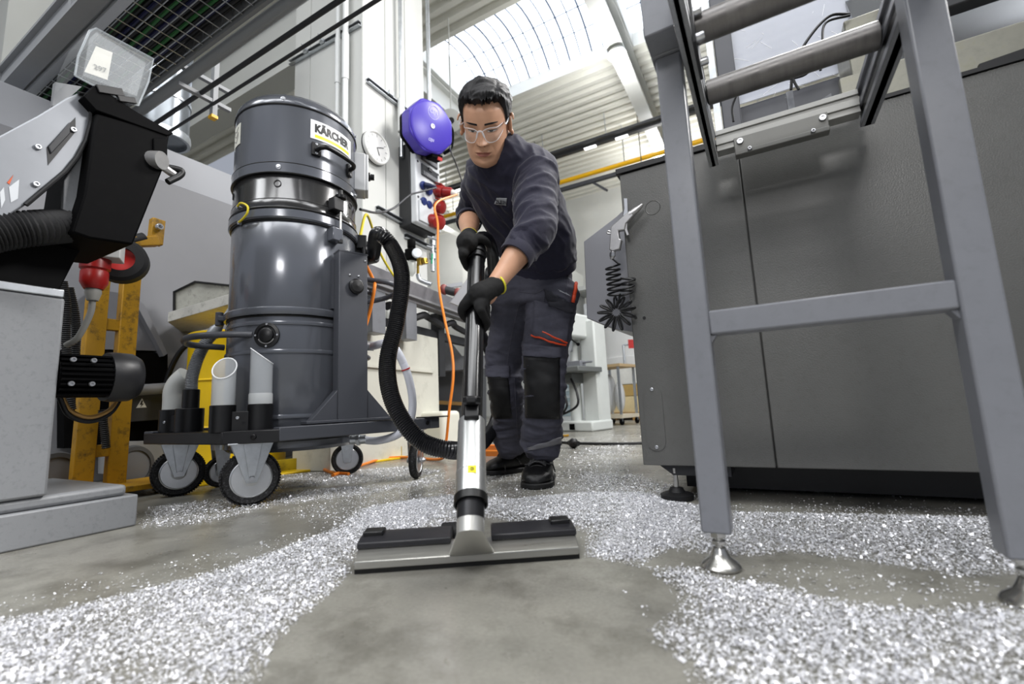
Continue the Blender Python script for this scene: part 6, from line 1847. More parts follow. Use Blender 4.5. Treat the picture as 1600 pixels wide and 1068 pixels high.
def face_y(x, z):
    """forward relief of the face over the base form"""
    ax = np.abs(x)
    dy = 0
    # nose: bridge to tip
    tt = np.clip((0.014 - z) / 0.048, 0, 1)
    under = 1 / (1 + np.exp(-(z + 0.0395) / 0.0018))
    brd = 1 / (1 + np.exp((z - 0.014) / 0.006))
    w = 0.0075 + 0.0045 * tt
    dy = dy + (0.005 + 0.0165 * tt ** 1.3) * G(x, w) * under * brd
    dy = dy + 0.0065 * G(x, 0.0095) * G(z + 0.031, 0.009)
    dy = dy + 0.0075 * G(ax - 0.0125, 0.0062) * G(z + 0.034, 0.0065) * under
    # eye sockets, lids, brows
    dy = dy - 0.0085 * G(ax - 0.031, 0.016) * G(z - 0.006, 0.0115)
    dy = dy + 0.0058 * G(ax - 0.032, 0.0115) * G(z - 0.004, 0.0075)
    dy = dy - 0.0016 * G(ax - 0.032, 0.014) * G(z - 0.0125, 0.0022)
    dy = dy - 0.0016 * G(ax - 0.031, 0.012) * G(z + 0.0035, 0.0018)
    dy = dy + 0.0028 * G(ax - 0.030, 0.019) * G(z - 0.026, 0.0075)
    dy = dy + 0.0035 * G(ax - 0.046, 0.015) * G(z + 0.018, 0.015)
    # mouth
    hw = np.clip(1 - (ax / 0.027) ** 2, 0, 1)
    dy = dy + 0.0050 * G(x, 0.030) * G(z + 0.066, 0.017)
    zl = -0.0655 + 0.0012 * np.cos(ax / 0.006)
    dy = dy - 0.0042 * G(z - zl, 0.0016) * hw ** 0.4
    dy = dy + 0.0030 * hw ** 0.7 * G(z + 0.0605, 0.0034)
    dy = dy + 0.0038 * hw * G(z + 0.0725, 0.0044)
    dy = dy - 0.0014 * G(x, 0.0035) * G(z + 0.051, 0.006)
    dy = dy - 0.0040 * G(x, 0.020) * G(z + 0.083, 0.006)
    dy = dy + 0.0035 * G(x, 0.018) * G(z + 0.100, 0.010)
    dy = dy - 0.0018 * G(ax - 0.031 - (-0.045 - z) * 0.3, 0.0045) * G(z + 0.046, 0.014)
    return dy


NU, NV = 220, 190
zs = []
zz = np.linspace(-0.122, 0.112, NV)
us = np.linspace(0, 1, NU, endpoint=False)
# denser columns towards the face
ang = 2 * PI * us + 0.0
ang = ang - 0.45 * np.sin(2 * (ang - PI / 2)) * 0.0
ang = PI / 2 + (ang - PI) * 1.0
ang = ang + 0.55 * np.sin(ang - PI / 2) * -1.0
def ik(K, z): 
    # smooth interpolation of the profile tables
    return np.interp(z, ZK, K)
def smooth_tab(K):
    zz2 = np.linspace(ZK[0], ZK[-1], 600)
    y = np.interp(zz2, ZK, K)
    k = np.hanning(41); k /= k.sum()
    yp = np.r_[y[0] + (y[1] - y[0]) * 0 + np.zeros(20), y, y[-1] + np.zeros(20)]
    return zz2, np.convolve(yp, k, 'valid')
TW, TF, TB = smooth_tab(WK), smooth_tab(FK), smooth_tab(BK)


def head_pt(a, z):
    """vectorised base surface of the head; a = angle, pi/2 is straight ahead"""
    w = np.interp(z, *TW); fy = np.interp(z, *TF); by = np.interp(z, *TB)
    mid = fy * 0.30 + by * 0.70 + 0.0
    ca, sa = np.cos(a), np.sin(a)
    pf = 2.35
    x = w * np.sign(ca) * np.abs(ca) ** (2 / pf)
    yf = mid + (fy - mid) * np.abs(sa) ** (2 / 2.15)
    yb = mid - (mid - by) * np.abs(sa) ** (2 / 2.1)
    y = np.where(sa > 0, yf, yb)
    return x, y


AA, ZZ = np.meshgrid(ang, zz)
HX, HY = head_pt(AA, ZZ)
HYf = HY + np.where(np.sin(AA) > 0, face_y(HX, ZZ) * np.clip(np.sin(AA) * 2.5, 0, 1), 0)
hv = headC + HS * (HX[..., None] * X_ + HYf[..., None] * F_ + ZZ[..., None] * U_)
head = MB()
hv = hv.reshape(-1, 3)
head.add(hv, [(i * NU + k, i * NU + (k + 1) % NU, (i + 1) * NU + (k + 1) % NU, (i + 1) * NU + k) for i in range(NV - 1) for k in range(NU)])
head.f.append(tuple(range(NU))[::-1]); head.f.append(tuple((NV - 1) * NU + k for k in range(NU)))


def ear(mb, s):
    c = (0.0770 * s, -0.004, -0.004)
    out = []
    # flat shell with a raised rim
    ex, ey, ez = unit(X_ * s * 0.9 - F_ * 0.45), unit(F_ * 0.9 + X_ * s * 0.45), U_
    cc = hp_(*c)
    mb.sph(cc + ex * 0.004, (0.0065 * HS, 0.016 * HS, 0.027 * HS), 18, 12, (ex, ey, ez))
    rim = []
    for a in np.linspace(-1.9, 2.6, 22):
        r_y, r_z = 0.0165 * (1 - 0.18 * (math.sin(a) < 0)), 0.030
        rim.append(cc + ex * 0.013 + HS * (-ey * r_y * math.cos(a) + ez * (r_z * math.sin(a) + 0.001)))
    mb.tube(rim, np.interp(np.linspace(0, 1, 22), [0, 0.2, 0.8, 1], [0.004, 0.0035, 0.0045, 0.003]), 8)
    mb.sph(cc + ex * 0.010 - ez * 0.026 + ey * 0.004, (0.005, 0.008, 0.009), 12, 8, (ex, ey, ez))
    return mb


# --- body under the clothes, one skin with the head's neck
body = MB()
limb(body, [hp_(0, -0.025, -0.07), hp_(0, -0.045, -0.115) * 0.7 + neckB * 0.3, neckB + (0, 0, -0.01)], [0.052, 0.053, 0.060], 24)
CH = D(798, 300, 1.73); WA = D(834, 392, 1.90)
rings_loft(body, [(pelv + (0, 0, -0.03), 0.13, 0.09, SIDE), (WA, 0.125, 0.085, SIDE), (CH, 0.15, 0.095, SIDE_S), ((shL + shR) / 2 + (0, 0, 0.0), 0.135, 0.075, SIDE_S), (neckB, 0.06, 0.055, SIDE_S)], SIDE)
for s_, e_, w_, h_, k_ in ((shL, elL, wrL, D(750, 482, 1.325), kneeL), (shR, elR, wrR, D(738, 390, 1.53), kneeR)):
    limb(body, [s_, (s_ + e_) / 2, e_], [0.055, 0.047, 0.041])
    fm = e_ * 0.62 + w_ * 0.38
    limb(body, [e_, fm, e_ * 0.25 + w_ * 0.75, w_, w_ * 0.55 + h_ * 0.45], [0.041, 0.0425, 0.031, 0.0265, 0.026])
for h_, k_, a_ in ((hipL, kneeL, ankL), (hipR, kneeR, ankR)):
    limb(body, [h_, (h_ + k_) / 2, k_, k_ * 0.6 + a_ * 0.4, a_], [0.085, 0.070, 0.054, 0.052, 0.038])
bv, bf, bn = baked(body, 0.0075, 3, 'body_tmp')
ears = MB()
ear(ears, 1); ear(ears, -1)
ev, ef, en = baked(ears, 0.0016, 2, 'ear_tmp')


def union(parts):
    """exact boolean union of closed meshes"""
    objs = []
    for v, f in parts:
        me = bpy.data.meshes.new('u'); me.from_pydata([tuple(p) for p in v], [], f)
        bm = bmesh.new(); bm.from_mesh(me); bmesh.ops.recalc_face_normals(bm, faces=bm.faces); bm.to_mesh(me); bm.free()
        o = bpy.data.objects.new('u', me); COL.objects.link(o); objs.append(o)
    for q in objs[1:]:
        m_ = objs[0].modifiers.new('b', 'BOOLEAN'); m_.operation = 'UNION'; m_.object = q; m_.solver = 'EXACT'
    dg = bpy.context.evaluated_depsgraph_get()
    m2 = bpy.data.meshes.new_from_object(objs[0].evaluated_get(dg))
    v = np.array([tuple(p.co) for p in m2.vertices]); f = [tuple(p.vertices) for p in m2.polygons]
    for o in objs:
        me = o.data; bpy.data.objects.remove(o); bpy.data.meshes.remove(me)
    bpy.data.meshes.remove(m2)
    return v, f


uv_, uf_ = union([(np.array(head.v), head.f), (bv, bf), (ev, ef)])
link_mesh('body', uv_, uf_, M_skin, worker, smooth=75)


def face_at(x, z, lift=0.0):
    """point on the face surface at lateral x, height z"""
    aa = np.linspace(0.02, PI - 0.02, 400)
    xx, yy = head_pt(aa, np.full_like(aa, z))
    o_ = np.argsort(xx)
    y = np.interp(x, xx[o_], yy[o_])
    sa = np.interp(x, xx[o_], np.sin(aa)[o_])
    return hp_(x, y + face_y(np.array(x), np.array(z)) * min(1, sa * 2.5) + lift, z)


def face_patch(fn, xs_, ts, lift):
    rows = [[face_at(*fn(x, t), lift) for t in ts] for x in xs_]
    n = len(ts)
    vs = [p for r in rows for p in r]
    return MB().add(vs, [(i * n + k, i * n + k + 1, (i + 1) * n + k + 1, (i + 1) * n + k) for i in range(len(rows) - 1) for k in range(n - 1)])


# eyebrows, lashes, narrow downcast eyes, lips
for s in (1, -1):
    br = face_patch(lambda x, t: (s * x, 0.0245 + 0.0022 * math.sin((x - 0.012) / 0.042 * PI * 0.9) + t * (0.0034 if x < 0.035 else 0.0034 - (x - 0.035) * 0.13)), np.linspace(0.012, 0.052, 16), np.linspace(-0.9, 0.9, 5), 0.0012)
    part('eyebrow', br, M_hair, worker, smooth=60)
    ey_ = face_patch(lambda x, t: (s * x, 0.0028 - 0.9 * (x - 0.032) ** 2 * 6 + t * 0.0034 * max(0.0, 1 - ((x - 0.032) / 0.0145) ** 2)), np.linspace(0.018, 0.046, 16), np.linspace(-1, 1, 5), 0.0006)
    e1 = part('eye', ey_, mat('eye_white', '#cfc6bf', 0.25), worker, smooth=60)
    ir = face_patch(lambda x, t: (s * x, 0.0026 + t * 0.0033 * math.sqrt(max(0.0, 1 - ((x - 0.0305) / 0.0058) ** 2))), np.linspace(0.0248, 0.0362, 11), np.linspace(-1, 1, 5), 0.0010)
    part('iris', ir, mat('iris_dark', '#120b08', 0.15), e1, smooth=60)
    ls = [face_at(s * x, 0.0060 - 5.0 * (x - 0.032) ** 2 - 0.001, 0.0012) for x in np.linspace(0.0165, 0.0485, 12)]
    part('eyelashes', MB().tube(ls, np.interp(np.linspace(0, 1, 12), [0, 0.4, 1], [0.0006, 0.0013, 0.0009]), 6), M_hair, worker)
lip_u = face_patch(lambda x, t: (x, -0.0655 + (0.0065 - 0.0018 * G(x, 0.004)) * t * (1 - (abs(x) / 0.0262) ** 2) ** 0.8), np.linspace(-0.0255, 0.0255, 23), np.linspace(0.02, 1, 5), 0.0005)
lip_l = face_patch(lambda x, t: (x, -0.0660 - 0.0095 * t * max(0.0, 1 - (abs(x) / 0.0235) ** 2) ** 0.7), np.linspace(-0.0230, 0.0230, 23), np.linspace(0.02, 1, 5), 0.0005)
M_lip = mat('lips', '#a3665a', 0.4)
part('upper_lip', lip_u, M_lip, worker, smooth=60)
part('lower_lip', lip_l, M_lip, worker, smooth=60)
nl = MB()
for s in (1, -1):
    nl.sph(hp_(s * 0.0068, 0.1005, -0.0395), (0.0034, 0.0045, 0.0016), 10, 6, (X_, F_, U_))
part('nostrils', nl, mat('nostril_dark', '#3a1d15', 0.8), worker)

# --- hair: a shell over the skull with combed relief
def hairline(a):
    """lowest z of the hair at angle a"""
    d = np.abs(((a - PI / 2 + PI) % (2 * PI)) - PI)       # 0 ahead, pi behind
    return 0.0022 * np.sin(a * 23 + 2) + 0.0020 * np.sin(a * 57) + 0.0014 * np.sin(a * 131 + 1) + np.interp(d, [0, 0.60, 0.88, 1.02, 1.20, 1.42, 1.65, 1.9, 2.4, PI], [0.077, 0.080, 0.074, 0.048, 0.004, -0.006, 0.012, -0.030, -0.058, -0.064])


NA, NT = 200, 64
aa = np.linspace(0, 2 * PI, NA, endpoint=False)
outer, inner_ = [], []
for j in range(NT + 1):
    t_ = j / NT
    hl = hairline(aa)
    z = hl + (0.1118 - hl) * (1 - (1 - t_) ** 1.5)
    x, y = head_pt(aa, z)
    dd = np.abs(((aa - PI / 2 + PI) % (2 * PI)) - PI)
    topness = np.clip((z - 0.040) / 0.050, 0, 1)
    front = np.clip(1 - dd / 1.5, 0, 1)
    edge = np.clip(t_ / 0.05, 0, 1) ** 0.6
    th = (0.0030 + 0.0065 * np.clip((z + 0.02) / 0.06, 0, 1) + topness * (0.0110 + 0.012 * front)) * edge
    # combed relief: ridges running across the crown from his left to his right
    pos = np.stack([x * 9, y * 60 + x * 26, z * 55], 1)
    rl = np.array([mnoise.noise(Vector(p)) + 0.6 * mnoise.noise(Vector(p * 2.1 + 3.0)) for p in pos])
    th = th * (1 + 0.30 * rl * (0.35 + 0.65 * topness)) + 0.0012 * rl * edge * topness
    part_line = np.exp(-((x - 0.034) / 0.0035) ** 2) * (z > 0.055) * (y > -0.02) * 0.0045
    th = np.maximum(th - part_line, 0.0006)
    nx, ny, nz = x / 0.0735 ** 2, (y - 0.0) / 0.095 ** 2, (z - 0.0) / 0.105 ** 2
    nl_ = np.sqrt(nx ** 2 + ny ** 2 + nz ** 2)
    nx, ny, nz = nx / nl_, ny / nl_, nz / nl_
    lift_f = front * topness * 0.006
    outer.append([hp_(x[k] + nx[k] * th[k], y[k] + ny[k] * th[k] + lift_f[k], z[k] + nz[k] * th[k] + lift_f[k] * 0.4) for k in range(NA)])
hm = MB()
hm.loft(outer, cap=False)
hm.f.append(tuple(NT * NA + k for k in range(NA)))
part('hair', hm, M_hair, worker, smooth=80)
# loose locks over the crown
lk = MB()
for i in range(150):
    x0 = random.uniform(0.0, 0.040)
    y0 = random.uniform(-0.06, 0.055)
    pts = []
    for q in range(6):
        u = q / 5
        x = x0 - 0.05 * u * random.uniform(0.9, 1.1)
        y = y0 + 0.014 * u + random.uniform(-0.001, 0.001)
        w_ = min(0.97, ((x / 0.080) ** 2 + ((y + 0.004) / 0.108) ** 2))
        z = 0.022 + 0.103 * math.sqrt(max(0.0, 1 - w_)) + 0.004 * math.sin(PI * u) + (0.004 if y > 0.03 else 0)
        pts.append(hp_(x, y, z))
    lk.tube(catmull(pts, 3), np.interp(np.linspace(0, 1, 16), [0, 0.5, 1], [0.0012, 0.0019, 0.0005]), 5, flat=0.6)
o = part('hair_locks', lk, M_hair, worker)
o['kind'] = 'stuff'

# --- safety glasses
M_lens = mat('clear_lens', '#eef2f6', 0.03, alpha=0.04)
M_gframe = mat('clear_glasses_frame', '#e9edf2', 0.12, alpha=0.38)
gl = thing('safety_glasses', hp_(0, 0.11, 0), 'clear plastic safety glasses worn by the worker', 'glasses')


def gy(x): return 0.1165 - 6.0 * x * x - 70 * max(0, abs(x) - 0.05) ** 2 * 4


for s in (1, -1):
    ol = [(0.008, 0.013), (0.022, 0.020), (0.045, 0.021), (0.062, 0.017), (0.068, 0.008), (0.064, -0.006), (0.052, -0.018), (0.036, -0.023), (0.022, -0.020), (0.014, -0.008)]
    P2 = catmull([(a, b, 0) for a, b in ol + [ol[0]]], 4)[:-1]
    n = len(P2)
    cx_, cz2 = P2[:, 0].mean(), P2[:, 1].mean()
    vs, fs = [], []
    for lay in (0.0, 0.0018):
        for rr in (1.0, 0.66, 0.33):
            for p in P2:
                x = cx_ + (p[0] - cx_) * rr; z = cz2 + (p[1] - cz2) * rr
                vs.append(hp_(s * x, gy(x) + lay, z - 0.001))
        vs.append(hp_(s * cx_, gy(cx_) + lay, cz2))
    L_ = 3 * n + 1
    for l in (0, 1):
        o_ = l * L_
        for r_ in (0, 1):
            fs += [(o_ + r_ * n + k, o_ + r_ * n + (k + 1) % n, o_ + (r_ + 1) * n + (k + 1) % n, o_ + (r_ + 1) * n + k) for k in range(n)]
        fs += [(o_ + 2 * n + k, o_ + 2 * n + (k + 1) % n, o_ + 3 * n) for k in range(n)]
    fs += [(k, (k + 1) % n, L_ + (k + 1) % n, L_ + k) for k in range(n)]
    part('lens', MB().add(vs, fs), M_lens, gl, smooth=50)
    part('frame', MB().tube([hp_(s * p[0], gy(p[0]) + 0.001, p[1] - 0.001) for p in P2] + [hp_(s * P2[0][0], gy(P2[0][0]) + 0.001, P2[0][1] - 0.001)], 0.0012, 7), M_gframe, gl)
    part('temple', MB().tube(catmull([hp_(s * 0.066, gy(0.066), 0.013), hp_(s * 0.0765, 0.060, 0.016), hp_(s * 0.079, 0.02, 0.018), hp_(s * 0.0775, -0.010, 0.018), hp_(s * 0.076, -0.03, 0.002)], 5), 0.0024, 8), M_gframe, gl)
part('bridge', MB().tube(catmull([hp_(-0.013, 0.1175, -0.006), hp_(-0.007, 0.119, 0.010), hp_(0.0, 0.1195, 0.0135), hp_(0.007, 0.119, 0.010), hp_(0.013, 0.1175, -0.006)], 5), 0.0027, 8), M_gframe, gl)

# --- sweatshirt
sw = MB()
hemC = D(843, 408, 1.925)
rings_loft(sw, [(hemC, 0.158, 0.118, SIDE), (D(838, 378, 1.88), 0.166, 0.125, SIDE), (D(818, 338, 1.80), 0.168, 0.122, SIDE), (D(800, 298, 1.715), 0.172, 0.118, SIDE_S), (D(791, 270, 1.665), 0.160, 0.105, SIDE_S), (D(786, 250, 1.625), 0.115, 0.085, SIDE_S), (neckB + (0, 0, 0.005), 0.075, 0.068, SIDE_S)], SIDE, power=2.4)
limb(sw, [shL + (0, 0, -0.005), (shL * 0.5 + elL * 0.5), elL, elL * 0.72 + wrL * 0.28], [0.082, 0.073, 0.066, 0.056], 24)
limb(sw, [shR + (0, 0, -0.005), (shR * 0.5 + elR * 0.5), elR, elR * 0.85 + wrR * 0.15], [0.060, 0.055, 0.051, 0.046], 24)
limb(sw, [D(786, 244, 1.60), shL + (0, 0, 0.012)], [0.062, 0.072], 20)
limb(sw, [D(782, 246, 1.62), shR + (0, 0, 0.01)], [0.060, 0.058], 20)
sv, sf, sn = baked(sw, 0.0065, 5, 'sweat_tmp')
armL = unit(elL - shL)


def sw_axis(p):
    # creases run across the sleeves and slant over the body
    dL = np.linalg.norm(p - (shL * 0.4 + elL * 0.6))
    if dL < 0.17:
        a = armL
        b = unit(a * 0.8 + SIDE_S * 0.55 + np.array((0, 0, 0.25)))
        return b * (p @ b) * 1.9 + (p - b * (p @ b)) * 0.75
    a = unit(np.array((0.35, 0.25, -0.9)))
    b = unit(SIDE_S * 0.8 + np.array((0, 0, 0.6)))
    return b * (p @ b) * 1.9 + (p - b * (p @ b)) * 0.6


sv = folds(sv, sn, 0.0115, 8.5, sw_axis, 0.007)
swo = link_mesh('sweatshirt', sv, sf, M_sweat, worker, smooth=80)
# ribbed cuffs, hem and collar
def band(name, c, axis, r, h, m_, th=0.004, n=40, rx=None, side=None, ribs=False):
    a = unit(axis)
    u = unit((side if side is not None else np.array((1, 0, 0.0))) - a * ((side if side is not None else np.array((1, 0, 0.0))) @ a))
    v = np.cross(a, u)
    vs, fs = [], []
    prof = [(-h / 2, 0), (-h / 2, th), (-h / 4, th * 1.25), (h / 4, th * 1.25), (h / 2, th), (h / 2, 0)]
    for hh, t_ in prof:
        for k in range(n):
            an = 2 * PI * k / n
            rb = 0.0007 * (k % 2) if ribs else 0
            vs.append(c + a * hh + u * math.cos(an) * (r + t_ + rb) + v * math.sin(an) * ((rx or r) + t_ + rb))
    m = len(prof)
    for i in range(m):
        j = (i + 1) % m
        fs += [(i * n + k, i * n + (k + 1) % n, j * n + (k + 1) % n, j * n + k) for k in range(n)]
    return part(name, MB().add(vs, fs), m_, worker, smooth=60)


fL = unit(wrL - elL); fR = unit(wrR - elR)
band('sweatshirt_cuff', elL + (wrL - elL) * 0.42, fL, 0.047, 0.035, M_sweat, 0.005, 72, ribs=True)
band('sweatshirt_cuff', elR + (wrR - elR) * 0.28, fR, 0.046, 0.035, M_sweat, 0.004, 72, ribs=True)
nk = unit(hp_(0, -0.03, -0.06) - neckB)
band('collar', neckB + nk * 0.012, nk, 0.070, 0.030, M_sweat, 0.006, 64, rx=0.064, side=SIDE_S, ribs=True)
band('sweatshirt_hem', hemC + (0, 0, -0.012), unit(D(838, 378, 1.88) - hemC), 0.152, 0.045, M_sweat, 0.004, 96, rx=0.112, side=SIDE, ribs=True)

# --- trousers
tr = MB()
rings_loft(tr, [(hemC + (0, 0, 0.03), 0.148, 0.108, SIDE), (pelv + (0, 0, 0.01), 0.160, 0.118, SIDE), (pelv + (0, 0, -0.07), 0.165, 0.115, SIDE)], SIDE)
for h_, k_, a_, s in ((hipL, kneeL, ankL, 1), (hipR, kneeR, ankR, -1)):
    hh = h_ + SIDE * 0.004 * s + (0, 0, -0.03)
    limb(tr, [hh, h_ * 0.55 + k_ * 0.45, k_ + (0, 0, 0.05), k_ + (0, 0, -0.06), k_ * 0.5 + a_ * 0.5, k_ * 0.22 + a_ * 0.78, a_ + (0, 0, 0.105)], [0.108, 0.102, 0.090, 0.084, 0.083, 0.086, 0.080] if s > 0 else [0.105, 0.098, 0.088, 0.080, 0.078, 0.082, 0.080], 24)
    tr.tube([k_ * 0.30 + a_ * 0.70, a_ + (0, 0, 0.09), a_ + (0, 0, 0.040)], [0.080, 0.078, 0.072], 24)
tv, tf, tn = baked(tr, 0.007, 4, 'trousers_tmp')


def tr_axis(p):
    a = np.array((0.12, 0.1, 1.0))
    return np.array((p[0] * 0.8 + p[2] * 0.5, p[1] * 0.8 - p[2] * 0.4, p[2] * 2.2))


tv = folds(tv, tn, 0.0105, 6.8, tr_axis, 0.004, lambda p: 1.0 + 0.9 * math.exp(-((p[2] - 0.12) / 0.09) ** 2) + 0.5 * math.exp(-((p[2] - 0.44) / 0.08) ** 2))
tro = link_mesh('work_trousers', tv, tf, M_trou, worker, smooth=80)
from mathutils.bvhtree import BVHTree
T_BVH = BVHTree.FromPolygons([Vector(p) for p in tv], tf)
S_BVH = BVHTree.FromPolygons([Vector(p) for p in sv], sf)


def surf(bvh, px, py, lift=0.002):
    d = Vector(unit(ray(px, py)))
    h = bvh.ray_cast(Vector(CAM_LOC), d)
    if h[0] is None: return None
    n = h[1]
    if n.dot(d) > 0: n = -n
    return np.array(h[0]) + np.array(n) * lift


def cloth_patch(name, bvh, quad, m_, lift=0.003, nx=14, ny=18, parent=None, label=None, th=0.0025):
    """sewn-on fabric: follows the garment surface; quad is its outline as four corner points"""
    q = np.array(quad, float)
    grid, ok = [], True
    for j in range(ny + 1):
        for i in range(nx + 1):
            u, v = i / nx, j / ny
            p = q[0] * (1 - u) * (1 - v) + q[1] * u * (1 - v) + q[2] * u * v + q[3] * (1 - u) * v
            grid.append((p[0], p[1]))
    pts = [surf(bvh, *g_, lift) for g_ in grid]
    vs, idx = [], {}
    for k, p in enumerate(pts):
        if p is not None:
            idx[k] = len(vs); vs.append(p)
    fs = []
    W_ = nx + 1
    for j in range(ny):
        for i in range(nx):
            c4 = (j * W_ + i, j * W_ + i + 1, (j + 1) * W_ + i + 1, (j + 1) * W_ + i)
            if all(c in idx for c in c4):
                ps = [vs[idx[c]] for c in c4]
                if max(np.linalg.norm(ps[a] - ps[(a + 1) % 4]) for a in range(4)) < 0.06:
                    fs.append(tuple(idx[c] for c in c4))
    if not fs: return None
    o = part(name, MB().add(vs, fs), m_, worker, smooth=80, label=label)
    s_ = o.modifiers.new('thickness', 'SOLIDIFY'); s_.thickness = th; s_.offset = 0
    return o


def seam(name, bvh, pts, r, m_, lift=0.002, label=None):
    P = catmull([(a, b, 0) for a, b in pts], 8)
    W_ = [surf(bvh, p[0], p[1], lift) for p in P]
    W_ = [w for w in W_ if w is not None]
    if len(W_) < 3: return None
    return part(name, MB().tube(W_, r, 6), m_, worker, label=label)


M_stitch = mat('grey_stitching', '#5d5d68', 0.8)
M_orz = mat('orange_zip', '#d2441a', 0.5)
M_refl = mat('grey_reflective', '#77777c', 0.45)
cloth_patch('knee_patch', T_BVH, [(819, 557), (874, 558), (874, 654), (822, 652)], M_patch, 0.003, label='black knee panel')
cloth_patch('knee_patch', T_BVH, [(757, 588), (794, 588), (800, 652), (768, 654)], M_patch, 0.003, label='black knee panel')
cloth_patch('knee_band', T_BVH, [(817, 537), (876, 543), (876, 558), (818, 556)], M_trou, 0.005)
cloth_patch('knee_band', T_BVH, [(757, 570), (796, 572), (796, 589), (757, 588)], M_trou, 0.005)
cloth_patch('cargo_pocket', T_BVH, [(836, 468), (892, 486), (884, 538), (832, 525)], M_trou, 0.008, label='cargo pocket')
cloth_patch('pocket_flap', T_BVH, [(850, 452), (893, 476), (893, 490), (858, 478)], mat('dark_flap', '#2a2a32', 0.8), 0.013)
for a, b in (((832, 523), (882, 539)), ((847, 520), (884, 534))):
    seam('zip_piping', T_BVH, [a, ((a[0] + b[0]) / 2, (a[1] + b[1]) / 2 + 1), b], 0.0042, M_orz, 0.008, label='orange zip piping')
seam('hip_zip', T_BVH, [(896, 428), (898, 445), (895, 462), (893, 472)], 0.008, M_orz, 0.006, label='orange hip pocket zip')
cloth_patch('reflective_strip', T_BVH, [(824, 699), (876, 682), (876, 692), (826, 704)], M_refl, 0.004, 12, 4, label='grey reflective strip')
for pts in ([(851, 462), (846, 490), (836, 520)], [(860, 480), (853, 500), (849, 522)], [(812, 470), (800, 520), (792, 570)], [(812, 455), (835, 458), (850, 452)], [(888, 415), (886, 440), (884, 462)], [(820, 705), (845, 700), (876, 693)], [(803, 590), (806, 640), (808, 680)]):
    seam('stitching', T_BVH, pts, 0.0011, M_stitch, 0.003)
seam('pocket_button', T_BVH, [(857, 460), (857.6, 461), (858, 462)], 0.004, M_bolt, 0.005)
bd = cloth_patch('belt', T_BVH, [(852, 404), (897, 416), (897, 424), (850, 414)], M_patch, 0.004, 12, 4)


def print_on(bvh, txt, c, ang_deg, wpx, hpx, m_, name, lift=0.003, bold=0.03):
    v, f = text_mesh(txt, 1.0, bold)
    x = (v[:, 0] - (v[:, 0].max() + v[:, 0].min()) / 2) / (v[:, 0].max() - v[:, 0].min()) * wpx
    y = (v[:, 1] - (v[:, 1].max() + v[:, 1].min()) / 2) / (v[:, 1].max() - v[:, 1].min()) * hpx
    a = math.radians(ang_deg)
    P = [surf(bvh, c[0] + p * math.cos(a) - q * -math.sin(a) * -1, c[1] + p * math.sin(a) - q * math.cos(a), lift) for p, q in zip(x, y)]
    if any(p is None for p in P): return None
    return part(name, MB().add(P, f), m_, worker, smooth=0)


M_print = mat('silver_print', '#a9abb0', 0.5)
cloth_patch('chest_badge', S_BVH, [(777, 308), (793, 309), (792, 321), (773, 318)], mat('badge_silver', '#96989c', 0.5), 0.004, 8, 6, label='silver ZOLLERN badge on the chest', th=0.0012)
print_on(S_BVH, 'ZOLLERN', (784, 315), 8, 17, 6, mat('badge_ink', '#1d1c24', 0.6), 'badge_lettering', 0.0062)
print_on(T_BVH, 'ZOLLERN', (879, 459), 24, 17, 5, M_print, 'pocket_lettering', 0.016)

